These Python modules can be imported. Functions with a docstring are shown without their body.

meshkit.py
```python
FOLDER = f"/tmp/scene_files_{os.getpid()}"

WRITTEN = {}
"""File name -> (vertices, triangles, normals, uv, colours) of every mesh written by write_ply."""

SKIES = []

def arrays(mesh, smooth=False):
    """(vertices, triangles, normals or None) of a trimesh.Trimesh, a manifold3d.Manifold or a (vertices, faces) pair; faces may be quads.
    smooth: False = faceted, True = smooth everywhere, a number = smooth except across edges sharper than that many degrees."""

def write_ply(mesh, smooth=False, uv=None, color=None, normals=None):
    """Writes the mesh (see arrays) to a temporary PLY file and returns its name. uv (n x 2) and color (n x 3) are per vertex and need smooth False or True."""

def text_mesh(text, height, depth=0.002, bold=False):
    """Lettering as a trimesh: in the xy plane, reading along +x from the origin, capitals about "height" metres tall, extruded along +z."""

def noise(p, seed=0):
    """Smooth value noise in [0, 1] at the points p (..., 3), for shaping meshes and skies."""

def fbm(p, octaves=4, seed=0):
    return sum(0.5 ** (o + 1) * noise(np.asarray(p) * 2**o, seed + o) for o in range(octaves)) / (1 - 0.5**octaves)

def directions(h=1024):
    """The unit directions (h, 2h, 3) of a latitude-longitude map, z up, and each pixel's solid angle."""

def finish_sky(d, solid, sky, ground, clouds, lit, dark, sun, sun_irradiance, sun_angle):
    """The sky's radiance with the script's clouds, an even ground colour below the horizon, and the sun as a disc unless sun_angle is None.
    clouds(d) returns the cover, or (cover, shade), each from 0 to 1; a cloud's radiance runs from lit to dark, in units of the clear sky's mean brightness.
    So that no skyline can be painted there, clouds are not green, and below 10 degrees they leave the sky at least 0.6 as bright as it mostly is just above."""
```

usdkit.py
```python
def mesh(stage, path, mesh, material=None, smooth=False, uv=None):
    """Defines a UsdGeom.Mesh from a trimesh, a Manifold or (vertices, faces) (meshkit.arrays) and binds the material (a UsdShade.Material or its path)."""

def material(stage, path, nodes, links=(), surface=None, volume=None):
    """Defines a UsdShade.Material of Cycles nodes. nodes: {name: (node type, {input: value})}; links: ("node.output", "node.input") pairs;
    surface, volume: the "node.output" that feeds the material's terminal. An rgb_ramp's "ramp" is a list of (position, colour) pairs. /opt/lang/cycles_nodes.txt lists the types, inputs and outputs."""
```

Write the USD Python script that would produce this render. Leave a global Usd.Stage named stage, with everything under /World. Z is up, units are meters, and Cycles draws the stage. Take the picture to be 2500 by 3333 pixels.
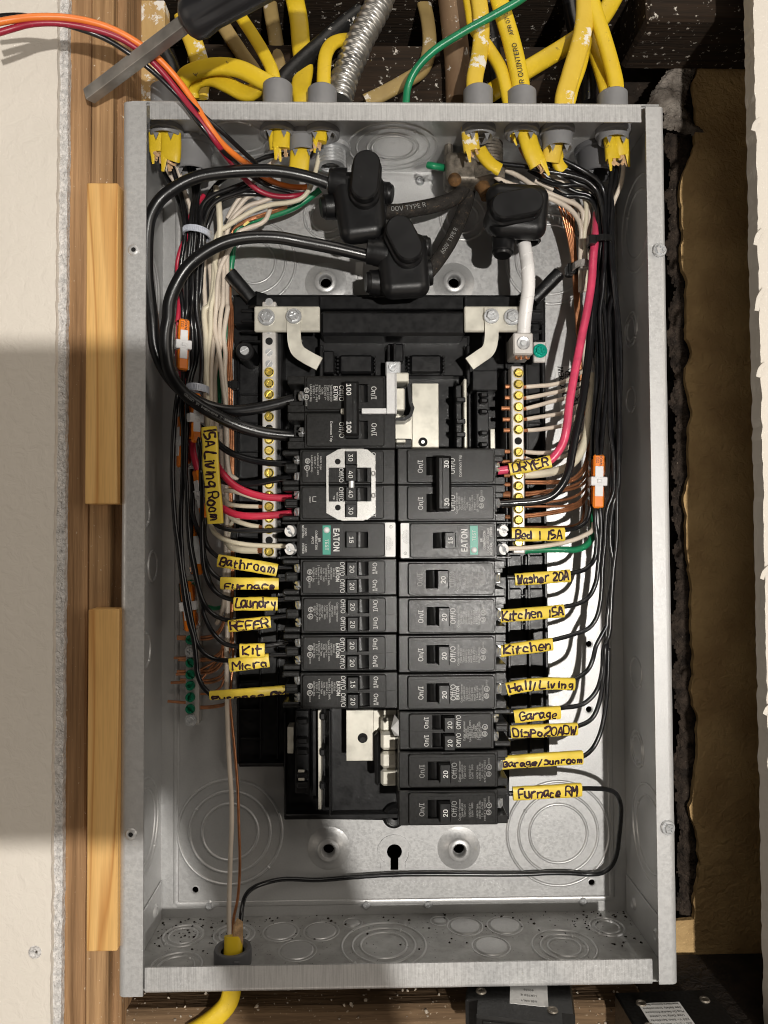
import math, random
import numpy as np, trimesh, usdkit, meshkit, manifold3d as m3
from shapely.geometry import Polygon, LineString, Point, box as sbox
from shapely.ops import unary_union
from pxr import Usd, UsdGeom, UsdLux, UsdShade, Gf, Sdf

rng = np.random.default_rng(7)
random.seed(7)
stage = Usd.Stage.CreateInMemory()
UsdGeom.SetStageUpAxis(stage, "Z"); UsdGeom.SetStageMetersPerUnit(stage, 1.0)
UsdGeom.Xform.Define(stage, "/World"); UsdGeom.Scope.Define(stage, "/World/Looks")

# ---------------------------------------------------------------- camera (x right, y into the wall, z up; panel front at y = 0)
F = 2409.4                                                     # focal length in pixels of a 2500 px wide picture
CAM = np.array([-.0191, -.4861, .0033]); PITCH, YAW, ROLL = -.0288, -.0206, -.0051
def _rot(p, y, r):
    cp, sp, cy, sy, cr, sr = np.cos(p), np.sin(p), np.cos(y), np.sin(y), np.cos(r), np.sin(r)
    return (np.array([[cr, -sr, 0], [sr, cr, 0], [0, 0, 1]]) @ np.array([[1, 0, 0], [0, cp, -sp], [0, sp, cp]])
            @ np.array([[cy, 0, sy], [0, 1, 0], [-sy, 0, cy]]) @ np.array([[1, 0, 0], [0, 0, -1], [0, 1, 0]]))
RC = _rot(PITCH, YAW, ROLL)
cam = UsdGeom.Camera.Define(stage, "/World/Camera")
mt = np.eye(4); mt[0, :3], mt[1, :3], mt[2, :3], mt[3, :3] = RC[0], -RC[1], -RC[2], CAM
cam.AddTransformOp().Set(Gf.Matrix4d(*mt.ravel().tolist()))
cam.CreateHorizontalApertureAttr(36.0); cam.CreateVerticalApertureAttr(48.0)
cam.CreateFocalLengthAttr(36.0 * F / 2500); cam.CreateClippingRangeAttr(Gf.Vec2f(.01, 50))
cam.CreateExposureAttr(0.0)
# ---------------------------------------------------------------- light: one small work lamp at lower right behind the camera, and unseen area lights for the dim room
LAMP_POS, LAMP_R, LAMP_I = (.26, -1.43, -.14), .016, 7600.0
def sphere_light(path, pos, r, inten, col):
    l = UsdLux.SphereLight.Define(stage, path); l.AddTranslateOp().Set(Gf.Vec3d(*pos)); l.CreateRadiusAttr(r)
    l.CreateIntensityAttr(inten); l.CreateColorAttr(Gf.Vec3f(*col)); return l
def rect_light(path, pos, look, w, h, inten, col):
    l = UsdLux.RectLight.Define(stage, path); l.CreateWidthAttr(w); l.CreateHeightAttr(h)
    z = np.array(pos, float) - np.array(look, float); z /= np.linalg.norm(z)
    x = np.cross([0, 0, 1], z) if abs(z[2]) < .99 else np.array([1.0, 0, 0]); x /= np.linalg.norm(x); y = np.cross(z, x)
    M = np.eye(4); M[0, :3], M[1, :3], M[2, :3], M[3, :3] = x, y, z, pos
    l.AddTransformOp().Set(Gf.Matrix4d(*M.ravel().tolist())); l.CreateIntensityAttr(inten); l.CreateColorAttr(Gf.Vec3f(*col)); return l
sphere_light("/World/WorkLampGlow", LAMP_POS, LAMP_R, LAMP_I, (1, .955, .89))
# unseen area lights placed to soften the shade from above, right, left and below, all outside what flat faces mirror to the lens
rect_light("/World/UnseenLightAbove", (.25, -1.25, 2.1), (0, 0, 0), 1.5, 1.3, 2.8, (1, .92, .82))
rect_light("/World/UnseenLightRight", (2.1, -1.5, .35), (0, 0, 0), 1.3, 1.6, 2.9, (1, .91, .80))
rect_light("/World/UnseenLightLeft", (-2.2, -1.4, -.2), (0, 0, 0), 1.3, 1.6, 1.7, (1, .89, .76))
rect_light("/World/UnseenLightBelow", (.1, -1.3, -2.0), (0, 0, 0), 1.5, 1.2, 1.5, (1, .87, .74))

# ---------------------------------------------------------------- helpers: picture point -> place at a known depth
def ray(x, y): return RC.T @ np.array([(x - 1250) / F, (y - 1666.5) / F, 1.0])
def P(x, y, Y): d = ray(x, y); return CAM + d * ((Y - CAM[1]) / d[1])
def PZ(x, y, Z): d = ray(x, y); return CAM + d * ((Z - CAM[2]) / d[2])
def PX(x, y, X): d = ray(x, y); return CAM + d * ((X - CAM[0]) / d[0])
def PXM(Y): return (Y - CAM[1]) / F                            # metres per picture pixel at that depth
ZM = {"A": (0, 0, 1250 / 1659), "B": (1250, 0, 1250 / 1659), "C": (350, 850, 950 / 1659), "D": (1200, 850, 950 / 1659), "E": (550, 1400, 750 / 1659),
      "F": (1250, 1400, 750 / 1659), "G": (550, 1950, 750 / 1659), "H": (1250, 1950, 750 / 1659), "I": (350, 2650, 950 / 1659), "J": (1250, 2650, 1250 / 1659),
      "K": (0, 400, 700 / 1191), "L": (1800, 400, 700 / 1191), "M": (450, 400, 600 / 1659), "N": (950, 400, 800 / 1659), "O": (1600, 350, 600 / 1659),
      "Q": (500, 1000, 450 / 1659), "R": (500, 1500, 450 / 1659), "S": (500, 2000, 500 / 1659), "T": (1750, 1000, 400 / 1475), "U": (1700, 1550, 450 / 1659),
      "W": (1700, 2100, 450 / 1244), "X": (900, 1200, 450 / 1659), "Y": (700, 900, 1100 / 1659), "Z": (950, 1650, 700 / 1659), "AA": (1250, 1200, 450 / 1659),
      "V": (0, 0, 2500 / 1659)}
def zq(k, x, y): a, b, s = ZM[k]; return a + x * s, b + y * s
def ZP(k, x, y, Ymm): return P(*zq(k, x, y), Ymm * .001)

# ---------------------------------------------------------------- prims
_n = {}
def uniq(parent, name):
    k = parent + "/" + name; c = _n.get(k, 0); _n[k] = c + 1
    return k if c == 0 else f"{k}_{c:03d}"
LOC = {}
def cd(prim, **kw):
    for k, v in kw.items():
        if v: prim.SetCustomDataByKey(k, v)
def thing(name, label, cat, loc=(0, 0, 0), group=None, kind=None):
    p = uniq("/World", name); x = UsdGeom.Xform.Define(stage, p); x.AddTranslateOp().Set(Gf.Vec3d(*map(float, loc)))
    LOC[p] = np.array(loc, float); cd(x.GetPrim(), label=label, category=cat, group=group, kind=kind); return p
def mesh(name, geo, mat, parent="/World", smooth=35, label=None, category=None, group=None, kind=None):
    v, f, n = meshkit.arrays(geo, smooth)
    off = LOC.get(parent, np.zeros(3)); p = uniq(parent, name)
    LOC[p] = off
    if n is None: m = usdkit.mesh(stage, p, (v - off, f), M[mat])
    else:
        m = usdkit.mesh(stage, p, (v - off, f), M[mat])
        m.CreateNormalsAttr([Gf.Vec3f(*map(float, a)) for a in n]); m.SetNormalsInterpolation("vertex")
    cd(m.GetPrim(), label=label, category=category, group=group, kind=kind); return p

# ---------------------------------------------------------------- materials
M = {}
def pmat(name, col, rough=.5, metal=0.0, var=0.0, vscale=60, col2=None, bump=0.0, bscale=300, rvar=0.0, rscale=40, stretch=(1, 1, 1), detail=4, ramp=(.35, .65), spec=.5, coat=0.0, trans=0.0, sub=0.0):
    nodes = {"g": ("geometry", {}), "map": ("mapping", {"scale": stretch}), "p": ("principled_bsdf", {"base_color": col, "roughness": rough, "metallic": metal, "specular_ior_level": spec})}
    links = [("g.position", "map.vector")]
    if coat: nodes["p"][1]["coat_weight"] = coat; nodes["p"][1]["coat_roughness"] = .12
    if trans: nodes["p"][1]["transmission_weight"] = trans
    if sub: nodes["p"][1]["subsurface_weight"] = sub
    if col2 is not None or var:
        c2 = col2 if col2 is not None else tuple(min(1, c * (1 - var)) for c in col)
        c1 = col if col2 is not None else tuple(min(1, c * (1 + var)) for c in col)
        nodes["n"] = ("noise_texture", {"scale": vscale, "detail": detail, "roughness": .6}); nodes["r"] = ("rgb_ramp", {"ramp": [(ramp[0], c2), (ramp[1], c1)]})
        links += [("map.vector", "n.vector"), ("n.fac", "r.fac"), ("r.color", "p.base_color")]
    if bump:
        nodes["bn"] = ("noise_texture", {"scale": bscale, "detail": 3}); nodes["b"] = ("bump", {"strength": bump, "distance": .0008})
        links += [("map.vector", "bn.vector"), ("bn.fac", "b.height"), ("b.normal", "p.normal")]
    if rvar:
        nodes["rn"] = ("noise_texture", {"scale": rscale, "detail": 5}); nodes["rm"] = ("map_range", {"from_min": .3, "from_max": .7, "to_min": max(.03, rough - rvar), "to_max": min(1, rough + rvar), "clamp": True})
        links += [("map.vector", "rn.vector"), ("rn.fac", "rm.value"), ("rm.result", "p.roughness")]
    M[name] = usdkit.material(stage, "/World/Looks/" + name, nodes, links, surface="p.BSDF")
def speckled(name, base, base2, fleck, amount, fscale=120, vscale=(1, 1, .12), vs=90, rough=.8, bump=.5, bscale=(1, 1, .15), bs=220, metal=0.0, low=(0, 0, 0)):
    """A grained or dirty surface: two tones along a stretched noise, and flecks of another colour."""
    nodes = {"g": ("geometry", {}), "m1": ("mapping", {"scale": vscale}), "m2": ("mapping", {"scale": bscale}),
             "n1": ("noise_texture", {"scale": vs, "detail": 6, "roughness": .65, "distortion": .4}), "r1": ("rgb_ramp", {"ramp": [(.3, base2), (.68, base)]}),
             "n2": ("noise_texture", {"scale": fscale, "detail": 5, "roughness": .7}), "r2": ("rgb_ramp", {"ramp": [(amount, (0, 0, 0)), (amount + .035, (1, 1, 1))]}),
             "mx": ("mix_color", {"b": fleck}), "n3": ("noise_texture", {"scale": bs, "detail": 5}), "b": ("bump", {"strength": bump, "distance": .0012}),
             "p": ("principled_bsdf", {"roughness": rough, "metallic": metal, "specular_ior_level": .3})}
    links = [("g.position", "m1.vector"), ("g.position", "m2.vector"), ("m1.vector", "n1.vector"), ("n1.fac", "r1.fac"), ("g.position", "n2.vector"), ("n2.fac", "r2.fac"),
             ("r2.color", "mx.fac"), ("r1.color", "mx.a"), ("mx.result", "p.base_color"), ("m2.vector", "n3.vector"), ("n3.fac", "b.height"), ("b.normal", "p.normal")]
    M[name] = usdkit.material(stage, "/World/Looks/" + name, nodes, links, surface="p.BSDF")
def galv(name, c=.40, metal=.55, rough=.42, scratch=None):
    """Galvanised sheet: fine spangle in tone and gloss, faint rolling streaks."""
    nodes = {"g": ("geometry", {}), "v": ("voronoi_texture", {"scale": 420}), "n": ("noise_texture", {"scale": 900, "detail": 3}), "big": ("noise_texture", {"scale": 55, "detail": 4}),
             "a": ("math", {"math_type": "multiply_add", "value2": .17, "value3": .16}), "mv": ("mapping", {"scale": (900, 60, 30)}), "st": ("noise_texture", {"scale": 1, "detail": 3}),
             "s1": ("math", {"math_type": "add"}), "s2": ("math", {"math_type": "multiply_add", "value2": .11}), "r": ("rgb_ramp", {"ramp": [(.19, (c * .84, c * .84, c * .85)), (.41, (c * 1.12, c * 1.12, c * 1.10))]}),
             "rm": ("map_range", {"from_min": .35, "from_max": .7, "to_min": rough - .05, "to_max": rough + .06, "clamp": True}),
             "b": ("bump", {"strength": .12, "distance": .0004}), "p": ("principled_bsdf", {"metallic": metal})}
    links = [("g.position", "v.vector"), ("g.position", "n.vector"), ("g.position", "big.vector"), ("n.fac", "a.value1"), ("big.fac", "s2.value1"), ("a.value", "s2.value3"),
             ("s2.value", "r.fac"), ("r.color", "p.base_color"), ("v.distance", "rm.value"), ("rm.result", "p.roughness"), ("n.fac", "b.height"), ("b.normal", "p.normal")]
    if scratch:
        nodes["mv"][1]["scale"] = (1100, 60, 45); nodes["sr"] = ("rgb_ramp", {"ramp": [(.40, (.70, .70, .70)), (.56, (1, 1, 1))]}); nodes["mx"] = ("mix_color", {"blend_type": "multiply", "fac": .55}); nodes.pop("s1")
        links.remove(("r.color", "p.base_color")); links += [("g.position", "mv.vector"), ("mv.vector", "st.vector"), ("st.fac", "sr.fac"), ("r.color", "mx.a"), ("sr.color", "mx.b"), ("mx.result", "p.base_color")]
    else:
        for k in ("mv", "st", "s1"): nodes.pop(k)
    M[name] = usdkit.material(stage, "/World/Looks/" + name, nodes, links, surface="p.BSDF")
galv("galvanised", .52, .5, .41); galv("galvanised_lip", .49, .40, .45); galv("galvanised_rolled", .52, .40, .42, True)
speckled("dirty_floor", (.46, .46, .45), (.30, .295, .285), (.035, .03, .026), .635, fscale=430, vscale=(1, 1, 1), vs=60, rough=.5, bump=.15, bscale=(1, 1, 1), metal=.35)
pmat("black_base", (.006, .006, .0065), .36, bump=.06, bscale=700, rvar=.06, rscale=200, spec=.32)
pmat("breaker_black", (.011, .0108, .0105), .32, var=.12, vscale=600, bump=.06, bscale=900, rvar=.05, rscale=500, spec=.26)
pmat("breaker_face", (.013, .0128, .0124), .33, var=.12, vscale=800, bump=.05, bscale=1200, rvar=.05, rscale=600, spec=.20)
pmat("handle_black", (.005, .005, .005), .36, rvar=.06, rscale=300, spec=.25)
pmat("tap_black", (.006, .006, .0065), .42, bump=.08, bscale=500, rvar=.06, rscale=60, spec=.3)
pmat("print_white", (.56, .56, .545), .6); pmat("print_small", (.38, .38, .37), .6); pmat("print_grey", (.24, .24, .235), .6); pmat("print_black", (.015, .014, .014), .5)
pmat("marker_ink", (.030, .012, .018), .5, var=.5, vscale=300, spec=.2)
pmat("wire_black", (.008, .008, .009), .26, bump=.10, bscale=420, rvar=.08, rscale=90)
pmat("cable_black", (.006, .006, .0065), .32, bump=.05, bscale=160, rvar=.07, rscale=60)
pmat("tape_black", (.009, .009, .010), .22, bump=.35, bscale=140)
pmat("wire_white", (.62, .54, .45), .42, var=.10, vscale=40, bump=.05, bscale=200)
pmat("wire_cream", (.66, .60, .46), .40, var=.08, vscale=40, bump=.05, bscale=200)
pmat("tape_white", (.74, .73, .72), .38, bump=.08, bscale=90)
pmat("wire_red", (.50, .022, .055), .36, var=.12, vscale=60, bump=.05); pmat("wire_pink", (.62, .06, .13), .30, var=.15, vscale=90, bump=.3, bscale=150)
pmat("wire_maroon", (.30, .012, .035), .38, var=.1); pmat("wire_orange", (.80, .20, .03), .40, var=.08); pmat("wire_green", (.010, .20, .085), .35, var=.15, bump=.06)
pmat("copper", (.44, .19, .09), .38, .7, var=.25, vscale=120, rvar=.1)
speckled("yellow_jacket", (.72, .51, .022), (.62, .42, .02), (.16, .11, .03), .66, fscale=160, vscale=(1, 1, 1), vs=40, rough=.45, bump=.15, bscale=(1, 1, 1))
speckled("yellow_painted", (.66, .46, .05), (.60, .40, .03), (.74, .70, .62), .57, fscale=55, vscale=(1, 1, 1), vs=40, rough=.55, bump=.2, bscale=(1, 1, 1))
speckled("dull_cable", (.36, .26, .10), (.26, .18, .07), (.60, .55, .47), .60, fscale=70, vscale=(1, 1, 1), vs=40, rough=.6, bump=.2, bscale=(1, 1, 1))  # dull jacket tone; on the deep cable left of centre it carries shade
speckled("black_painted", (.012, .012, .012), (.008, .008, .008), (.66, .64, .60), .63, fscale=75, vscale=(1, 1, 1), vs=40, rough=.4, bump=.4, bscale=(1, 1, 1))
speckled("brown_pipe", (.20, .13, .075), (.15, .09, .05), (.62, .60, .56), .60, fscale=60, vscale=(1, 1, 1), vs=40, rough=.6, bump=.2, bscale=(1, 1, 1))
speckled("cloth_cable", (.030, .026, .022), (.012, .010, .009), (.09, .065, .045), .60, fscale=300, vscale=(1, 1, 1), vs=200, rough=.75, bump=.8, bscale=(1, 1, 1), bs=700)
pmat("sleeve_yellow", (.74, .55, .055), .42, var=.07, vscale=50, bump=.05, bscale=120)
pmat("paper_filler", (.50, .32, .17), .9, var=.3, vscale=300)
pmat("bushing_grey", (.20, .20, .205), .45, var=.08); pmat("bushing_dark", (.10, .10, .105), .45)
pmat("brass", (.72, .55, .12), .30, .6, var=.15, vscale=200, rvar=.08); pmat("zinc", (.62, .63, .64), .33, .7, var=.15, vscale=200, rvar=.08)
pmat("green_screw", (.004, .20, .10), .25, .5, var=.2); pmat("teal_screw", (.0, .36, .26), .28, .45, var=.15)
pmat("tinned_bus", (.56, .54, .47), .38, .35, var=.10, vscale=60, rvar=.12, rscale=80); pmat("bar_aluminium", (.52, .50, .475), .40, .35, var=.12, vscale=70, rvar=.1)
pmat("bracket_steel", (.36, .355, .34), .40, .5, var=.12, vscale=1200, rvar=.12, rscale=900, detail=6)
pmat("conduit_steel", (.42, .41, .39), .33, .85, var=.35, vscale=120, rvar=.12); pmat("old_metal", (.16, .14, .115), .5, .6, var=.5, vscale=150, bump=.3)
pmat("rust", (.12, .06, .02), .8, .2, var=.5, vscale=200, bump=.5)
pmat("driver_steel", (.23, .215, .195), .40, .35, var=.25, vscale=50, rvar=.12, rscale=60); pmat("driver_grip", (.014, .014, .016), .42, bump=.12, bscale=300)
pmat("wago_orange", (.82, .21, .012), .35, var=.06); pmat("wago_white", (.70, .70, .71), .4, var=.06)
pmat("tie_clear", (.50, .53, .60), .32, spec=.6); pmat("tie_black", (.010, .010, .010), .3); pmat("tie_grey", (.33, .31, .29), .4)
pmat("test_teal", (.0, .22, .15), .4); pmat("sticker_white", (.68, .68, .67), .5, var=.05); pmat("tab_clear", (.62, .62, .62), .3)
pmat("grit", (.42, .36, .29), .9, var=.35, vscale=200); pmat("hole_shade_black", (.004, .004, .004), .9)  # black discs carry the shade inside holes and bores
speckled("old_wood", (.42, .25, .125), (.15, .080, .036), (.70, .60, .45), .655, fscale=360, vscale=(1, 1, .03), vs=210, rough=.85, bump=.9, bscale=(1, 1, .04), bs=500)
speckled("old_wood_light", (.48, .295, .145), (.19, .105, .047), (.72, .62, .48), .655, fscale=340, vscale=(1, 1, .028), vs=190, rough=.85, bump=.8, bscale=(1, 1, .04), bs=450)
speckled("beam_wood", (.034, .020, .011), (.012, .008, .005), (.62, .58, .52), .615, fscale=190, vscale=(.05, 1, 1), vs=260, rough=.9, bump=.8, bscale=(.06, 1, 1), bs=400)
speckled("sill_wood", (.21, .135, .075), (.085, .052, .028), (.46, .37, .27), .635, fscale=330, vscale=(.06, 1, 1), vs=220, rough=.9, bump=.9, bscale=(.08, 1, 1), bs=420)
speckled("painted_board", (.52, .36, .16), (.42, .27, .11), (.72, .69, .63), .50, fscale=70, vscale=(1, 1, .1), vs=60, rough=.8, bump=.4)
def pine():
    nodes = {"g": ("geometry", {}), "m": ("mapping", {"scale": (1, 1, .055)}), "nz": ("noise_texture", {"scale": 26, "detail": 2, "distortion": .3}), "ml": ("math", {"math_type": "multiply", "value2": 9.0}),
             "fr": ("math", {"math_type": "fraction"}), "r": ("rgb_ramp", {"ramp": [(0, (.62, .36, .12)), (.72, (.70, .43, .16)), (.90, (.46, .22, .06)), (1, (.62, .36, .12))]}),
             "fm": ("mapping", {"scale": (900, 900, 40)}), "fn": ("noise_texture", {"scale": 1, "detail": 4}), "mx": ("mix_color", {"blend_type": "multiply", "fac": .35}), "fr2": ("rgb_ramp", {"ramp": [(.3, (.62, .62, .62)), (.6, (1, 1, 1))]}),
             "b": ("bump", {"strength": .15, "distance": .0005}), "p": ("principled_bsdf", {"roughness": .6, "specular_ior_level": .35})}
    links = [("g.position", "m.vector"), ("m.vector", "nz.vector"), ("nz.fac", "ml.value1"), ("ml.value", "fr.value1"), ("fr.value", "r.fac"), ("g.position", "fm.vector"), ("fm.vector", "fn.vector"),
             ("fn.fac", "fr2.fac"), ("r.color", "mx.a"), ("fr2.color", "mx.b"), ("mx.result", "p.base_color"), ("fn.fac", "b.height"), ("b.normal", "p.normal")]
    M["pine"] = usdkit.material(stage, "/World/Looks/pine", nodes, links, surface="p.BSDF")
pine()
def wallmat(name, c, c2, bstr, scale, rough=.75, dist=.0016, vs=8):
    nodes = {"g": ("geometry", {}), "n": ("noise_texture", {"scale": scale, "detail": 4, "roughness": .55, "distortion": .6}), "n2": ("noise_texture", {"scale": vs, "detail": 5}), "r": ("rgb_ramp", {"ramp": [(.35, c2), (.62, c)]}),
             "b": ("bump", {"strength": bstr, "distance": dist}), "p": ("principled_bsdf", {"roughness": rough, "specular_ior_level": .3})}
    links = [("g.position", "n.vector"), ("g.position", "n2.vector"), ("n2.fac", "r.fac"), ("r.color", "p.base_color"), ("n.fac", "b.height"), ("b.normal", "p.normal")]
    M[name] = usdkit.material(stage, "/World/Looks/" + name, nodes, links, surface="p.BSDF")
wallmat("drywall_paint", (.66, .615, .55), (.64, .595, .53), .5, 120, .75, .0018)
wallmat("drywall_edge", (.74, .72, .70), (.52, .51, .50), 1.0, 420, .9, .003, 260)
wallmat("plaster_brown", (.60, .41, .19), (.43, .28, .125), .9, 190, .8, .002, 25)
wallmat("crumbly_gap_dark", (.055, .040, .030), (.018, .013, .010), 1.0, 240, .95, .004, 90)
wallmat("plaster_grey", (.30, .265, .23), (.07, .056, .045), 1.0, 260, .95, .004, 60)
wallmat("dark_cavity", (.030, .021, .015), (.012, .009, .007), .9, 160, .95, .003, 40)  # near-black colour carries the unlit depth of the wall cavity
def clearmat():
    nodes = {"f": ("fresnel", {"IOR": 1.45}), "t": ("transparent_bsdf", {"color": (.93, .93, .92)}), "g": ("glossy_bsdf", {"color": (1, 1, 1), "roughness": .08}), "m": ("mix_closure", {})}
    M["wago_clear"] = usdkit.material(stage, "/World/Looks/wago_clear", nodes, [("f.fac", "m.fac"), ("t.BSDF", "m.closure1"), ("g.BSDF", "m.closure2")], surface="m.closure")
clearmat()

# ---------------------------------------------------------------- shapes
def hullpts(p): return m3.Manifold.hull_points(np.asarray(p, float))
def rb(x0, x1, y0, y1, z0, z1, b=.0006):
    """Box with chamfered edges."""
    b = min(b, .49 * min(x1 - x0, y1 - y0, z1 - z0)); pts = []
    for sx in (0, 1):
        for sy in (0, 1):
            for sz in (0, 1):
                c = np.array([(x0, x1)[sx], (y0, y1)[sy], (z0, z1)[sz]]); s = np.array([1 - 2 * sx, 1 - 2 * sy, 1 - 2 * sz])
                for k in range(3):
                    o = s * b; o[k] = 0; pts.append(c + o)
    return hullpts(pts)
def tm(m):
    if isinstance(m, m3.Manifold):
        q = m.to_mesh(); return trimesh.Trimesh(q.vert_properties[:, :3], q.tri_verts, process=False)
    return m
def cat(ms): return trimesh.util.concatenate([tm(m) for m in ms])
def xz(poly, y0, y1):
    """Outline in the x-z plane made solid from y0 (front) to y1 (back)."""
    out = []
    for g in getattr(poly, "geoms", [poly]):
        m = trimesh.creation.extrude_polygon(g, y1 - y0, engine="earcut"); v = m.vertices.copy(); m.vertices = np.c_[v[:, 0], y1 - v[:, 2], v[:, 1]]; out.append(m)
    return cat(out)
def xy_up(poly, z0, z1):
    m = trimesh.creation.extrude_polygon(poly, z1 - z0, engine="earcut"); m.apply_translation([0, 0, z0]); return m
def rrect(x0, x1, z0, z1, r, n=6): return sbox(x0 + r, z0 + r, x1 - r, z1 - r).buffer(r, quad_segs=n)
def pad(x0, x1, z0, z1, y0, y1, r=.003, b=.0006):
    """Rounded-rectangle block with a chamfered front edge."""
    o = np.array(rrect(x0, x1, z0, z1, r).exterior.coords)[:-1]; i = np.array(rrect(x0 + b, x1 - b, z0 + b, z1 - b, max(r - b, .0003)).exterior.coords)[:-1]
    return hullpts(np.vstack([np.c_[o[:, 0], np.full(len(o), y1), o[:, 1]], np.c_[o[:, 0], np.full(len(o), y0 + b), o[:, 1]], np.c_[i[:, 0], np.full(len(i), y0), i[:, 1]]]))
def frame(axis):
    a = np.array(axis, float); a /= np.linalg.norm(a); u = np.cross(a, [0, 0, 1] if abs(a[2]) < .9 else [1, 0, 0]); u /= np.linalg.norm(u); return u, np.cross(a, u), a
def place(m, o, axis):
    """Puts a shape made along +z at o, pointing along axis."""
    m = tm(m); u, w, a = frame(axis); v = m.vertices; r = trimesh.Trimesh(o + np.outer(v[:, 0], u) + np.outer(v[:, 1], w) + np.outer(v[:, 2], a), m.faces, process=False); return r
def lathe(profile, seg=32):
    """Revolves (radius, height) pairs about +z."""
    pr = np.array(profile, float); n = len(pr); t = np.linspace(0, 2 * np.pi, seg, endpoint=False)
    v = np.array([[r * np.cos(a), r * np.sin(a), h] for a in t for r, h in pr]); f = []
    for i in range(seg):
        j = (i + 1) % seg
        for k in range(n - 1):
            a, b, c, d = i * n + k, j * n + k, j * n + k + 1, i * n + k + 1
            if pr[k][0] > 1e-9: f.append([a, b, c])
            if pr[k + 1][0] > 1e-9: f.append([a, c, d])
    m = trimesh.Trimesh(v, f, process=False); m.merge_vertices(); return m
def cyl(o, axis, r, h, seg=24, b=None):
    b = min(r, h) * .12 if b is None else b
    return place(lathe([(0, 0), (r, 0), (r, h - b), (r - b, h), (0, h)], seg), np.asarray(o, float), axis)
def ring(o, axis, r, w, h, seg=48):
    """A low rounded ridge running in a circle on a sheet."""
    return place(lathe([(r - w, -.0002), (r - w * .6, h * .7), (r, h), (r + w * .6, h * .7), (r + w, -.0002)], seg), np.asarray(o, float), axis)
def spline(pts, step=.0022):
    p = np.array(pts, float)
    if len(p) < 3: p = np.array([p[0], (p[0] + p[-1]) / 2, p[-1]])
    q = np.vstack([2 * p[0] - p[1], p, 2 * p[-1] - p[-2]]); out = []
    for i in range(1, len(q) - 2):
        a, b, c, d = q[i - 1:i + 3]; n = max(2, int(np.linalg.norm(c - b) / step))
        ta, tb, tc = max(np.linalg.norm(b - a), 1e-6) ** .5, max(np.linalg.norm(c - b), 1e-6) ** .5, max(np.linalg.norm(d - c), 1e-6) ** .5
        m1 = ((b - a) / ta - (c - a) / (ta + tb) + (c - b) / tb) * tb; m2 = ((c - b) / tb - (d - b) / (tb + tc) + (d - c) / tc) * tb
        for t in np.linspace(0, 1, n, endpoint=False):
            out.append((2 * t**3 - 3 * t**2 + 1) * b + (t**3 - 2 * t**2 + t) * m1 + (-2 * t**3 + 3 * t**2) * c + (t**3 - t**2) * m2)
    out.append(q[-2]); return np.array(out)
def frames(c, front=None):
    t = np.gradient(c, axis=0); t /= np.maximum(np.linalg.norm(t, axis=1, keepdims=True), 1e-12)
    if front is not None:
        f = np.array(front) - t * (t @ np.array(front))[:, None]; f /= np.maximum(np.linalg.norm(f, axis=1, keepdims=True), 1e-9); return t, np.cross(f, t), f
    n = np.cross(t[0], [0, 1, 0]); n = np.cross(t[0], [1, 0, 0]) if np.linalg.norm(n) < 1e-3 else n; n /= np.linalg.norm(n); N = [n]
    for i in range(1, len(t)):
        n = N[-1] - t[i] * (N[-1] @ t[i]); N.append(n / np.linalg.norm(n))
    N = np.array(N); return t, N, np.cross(t, N)
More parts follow.
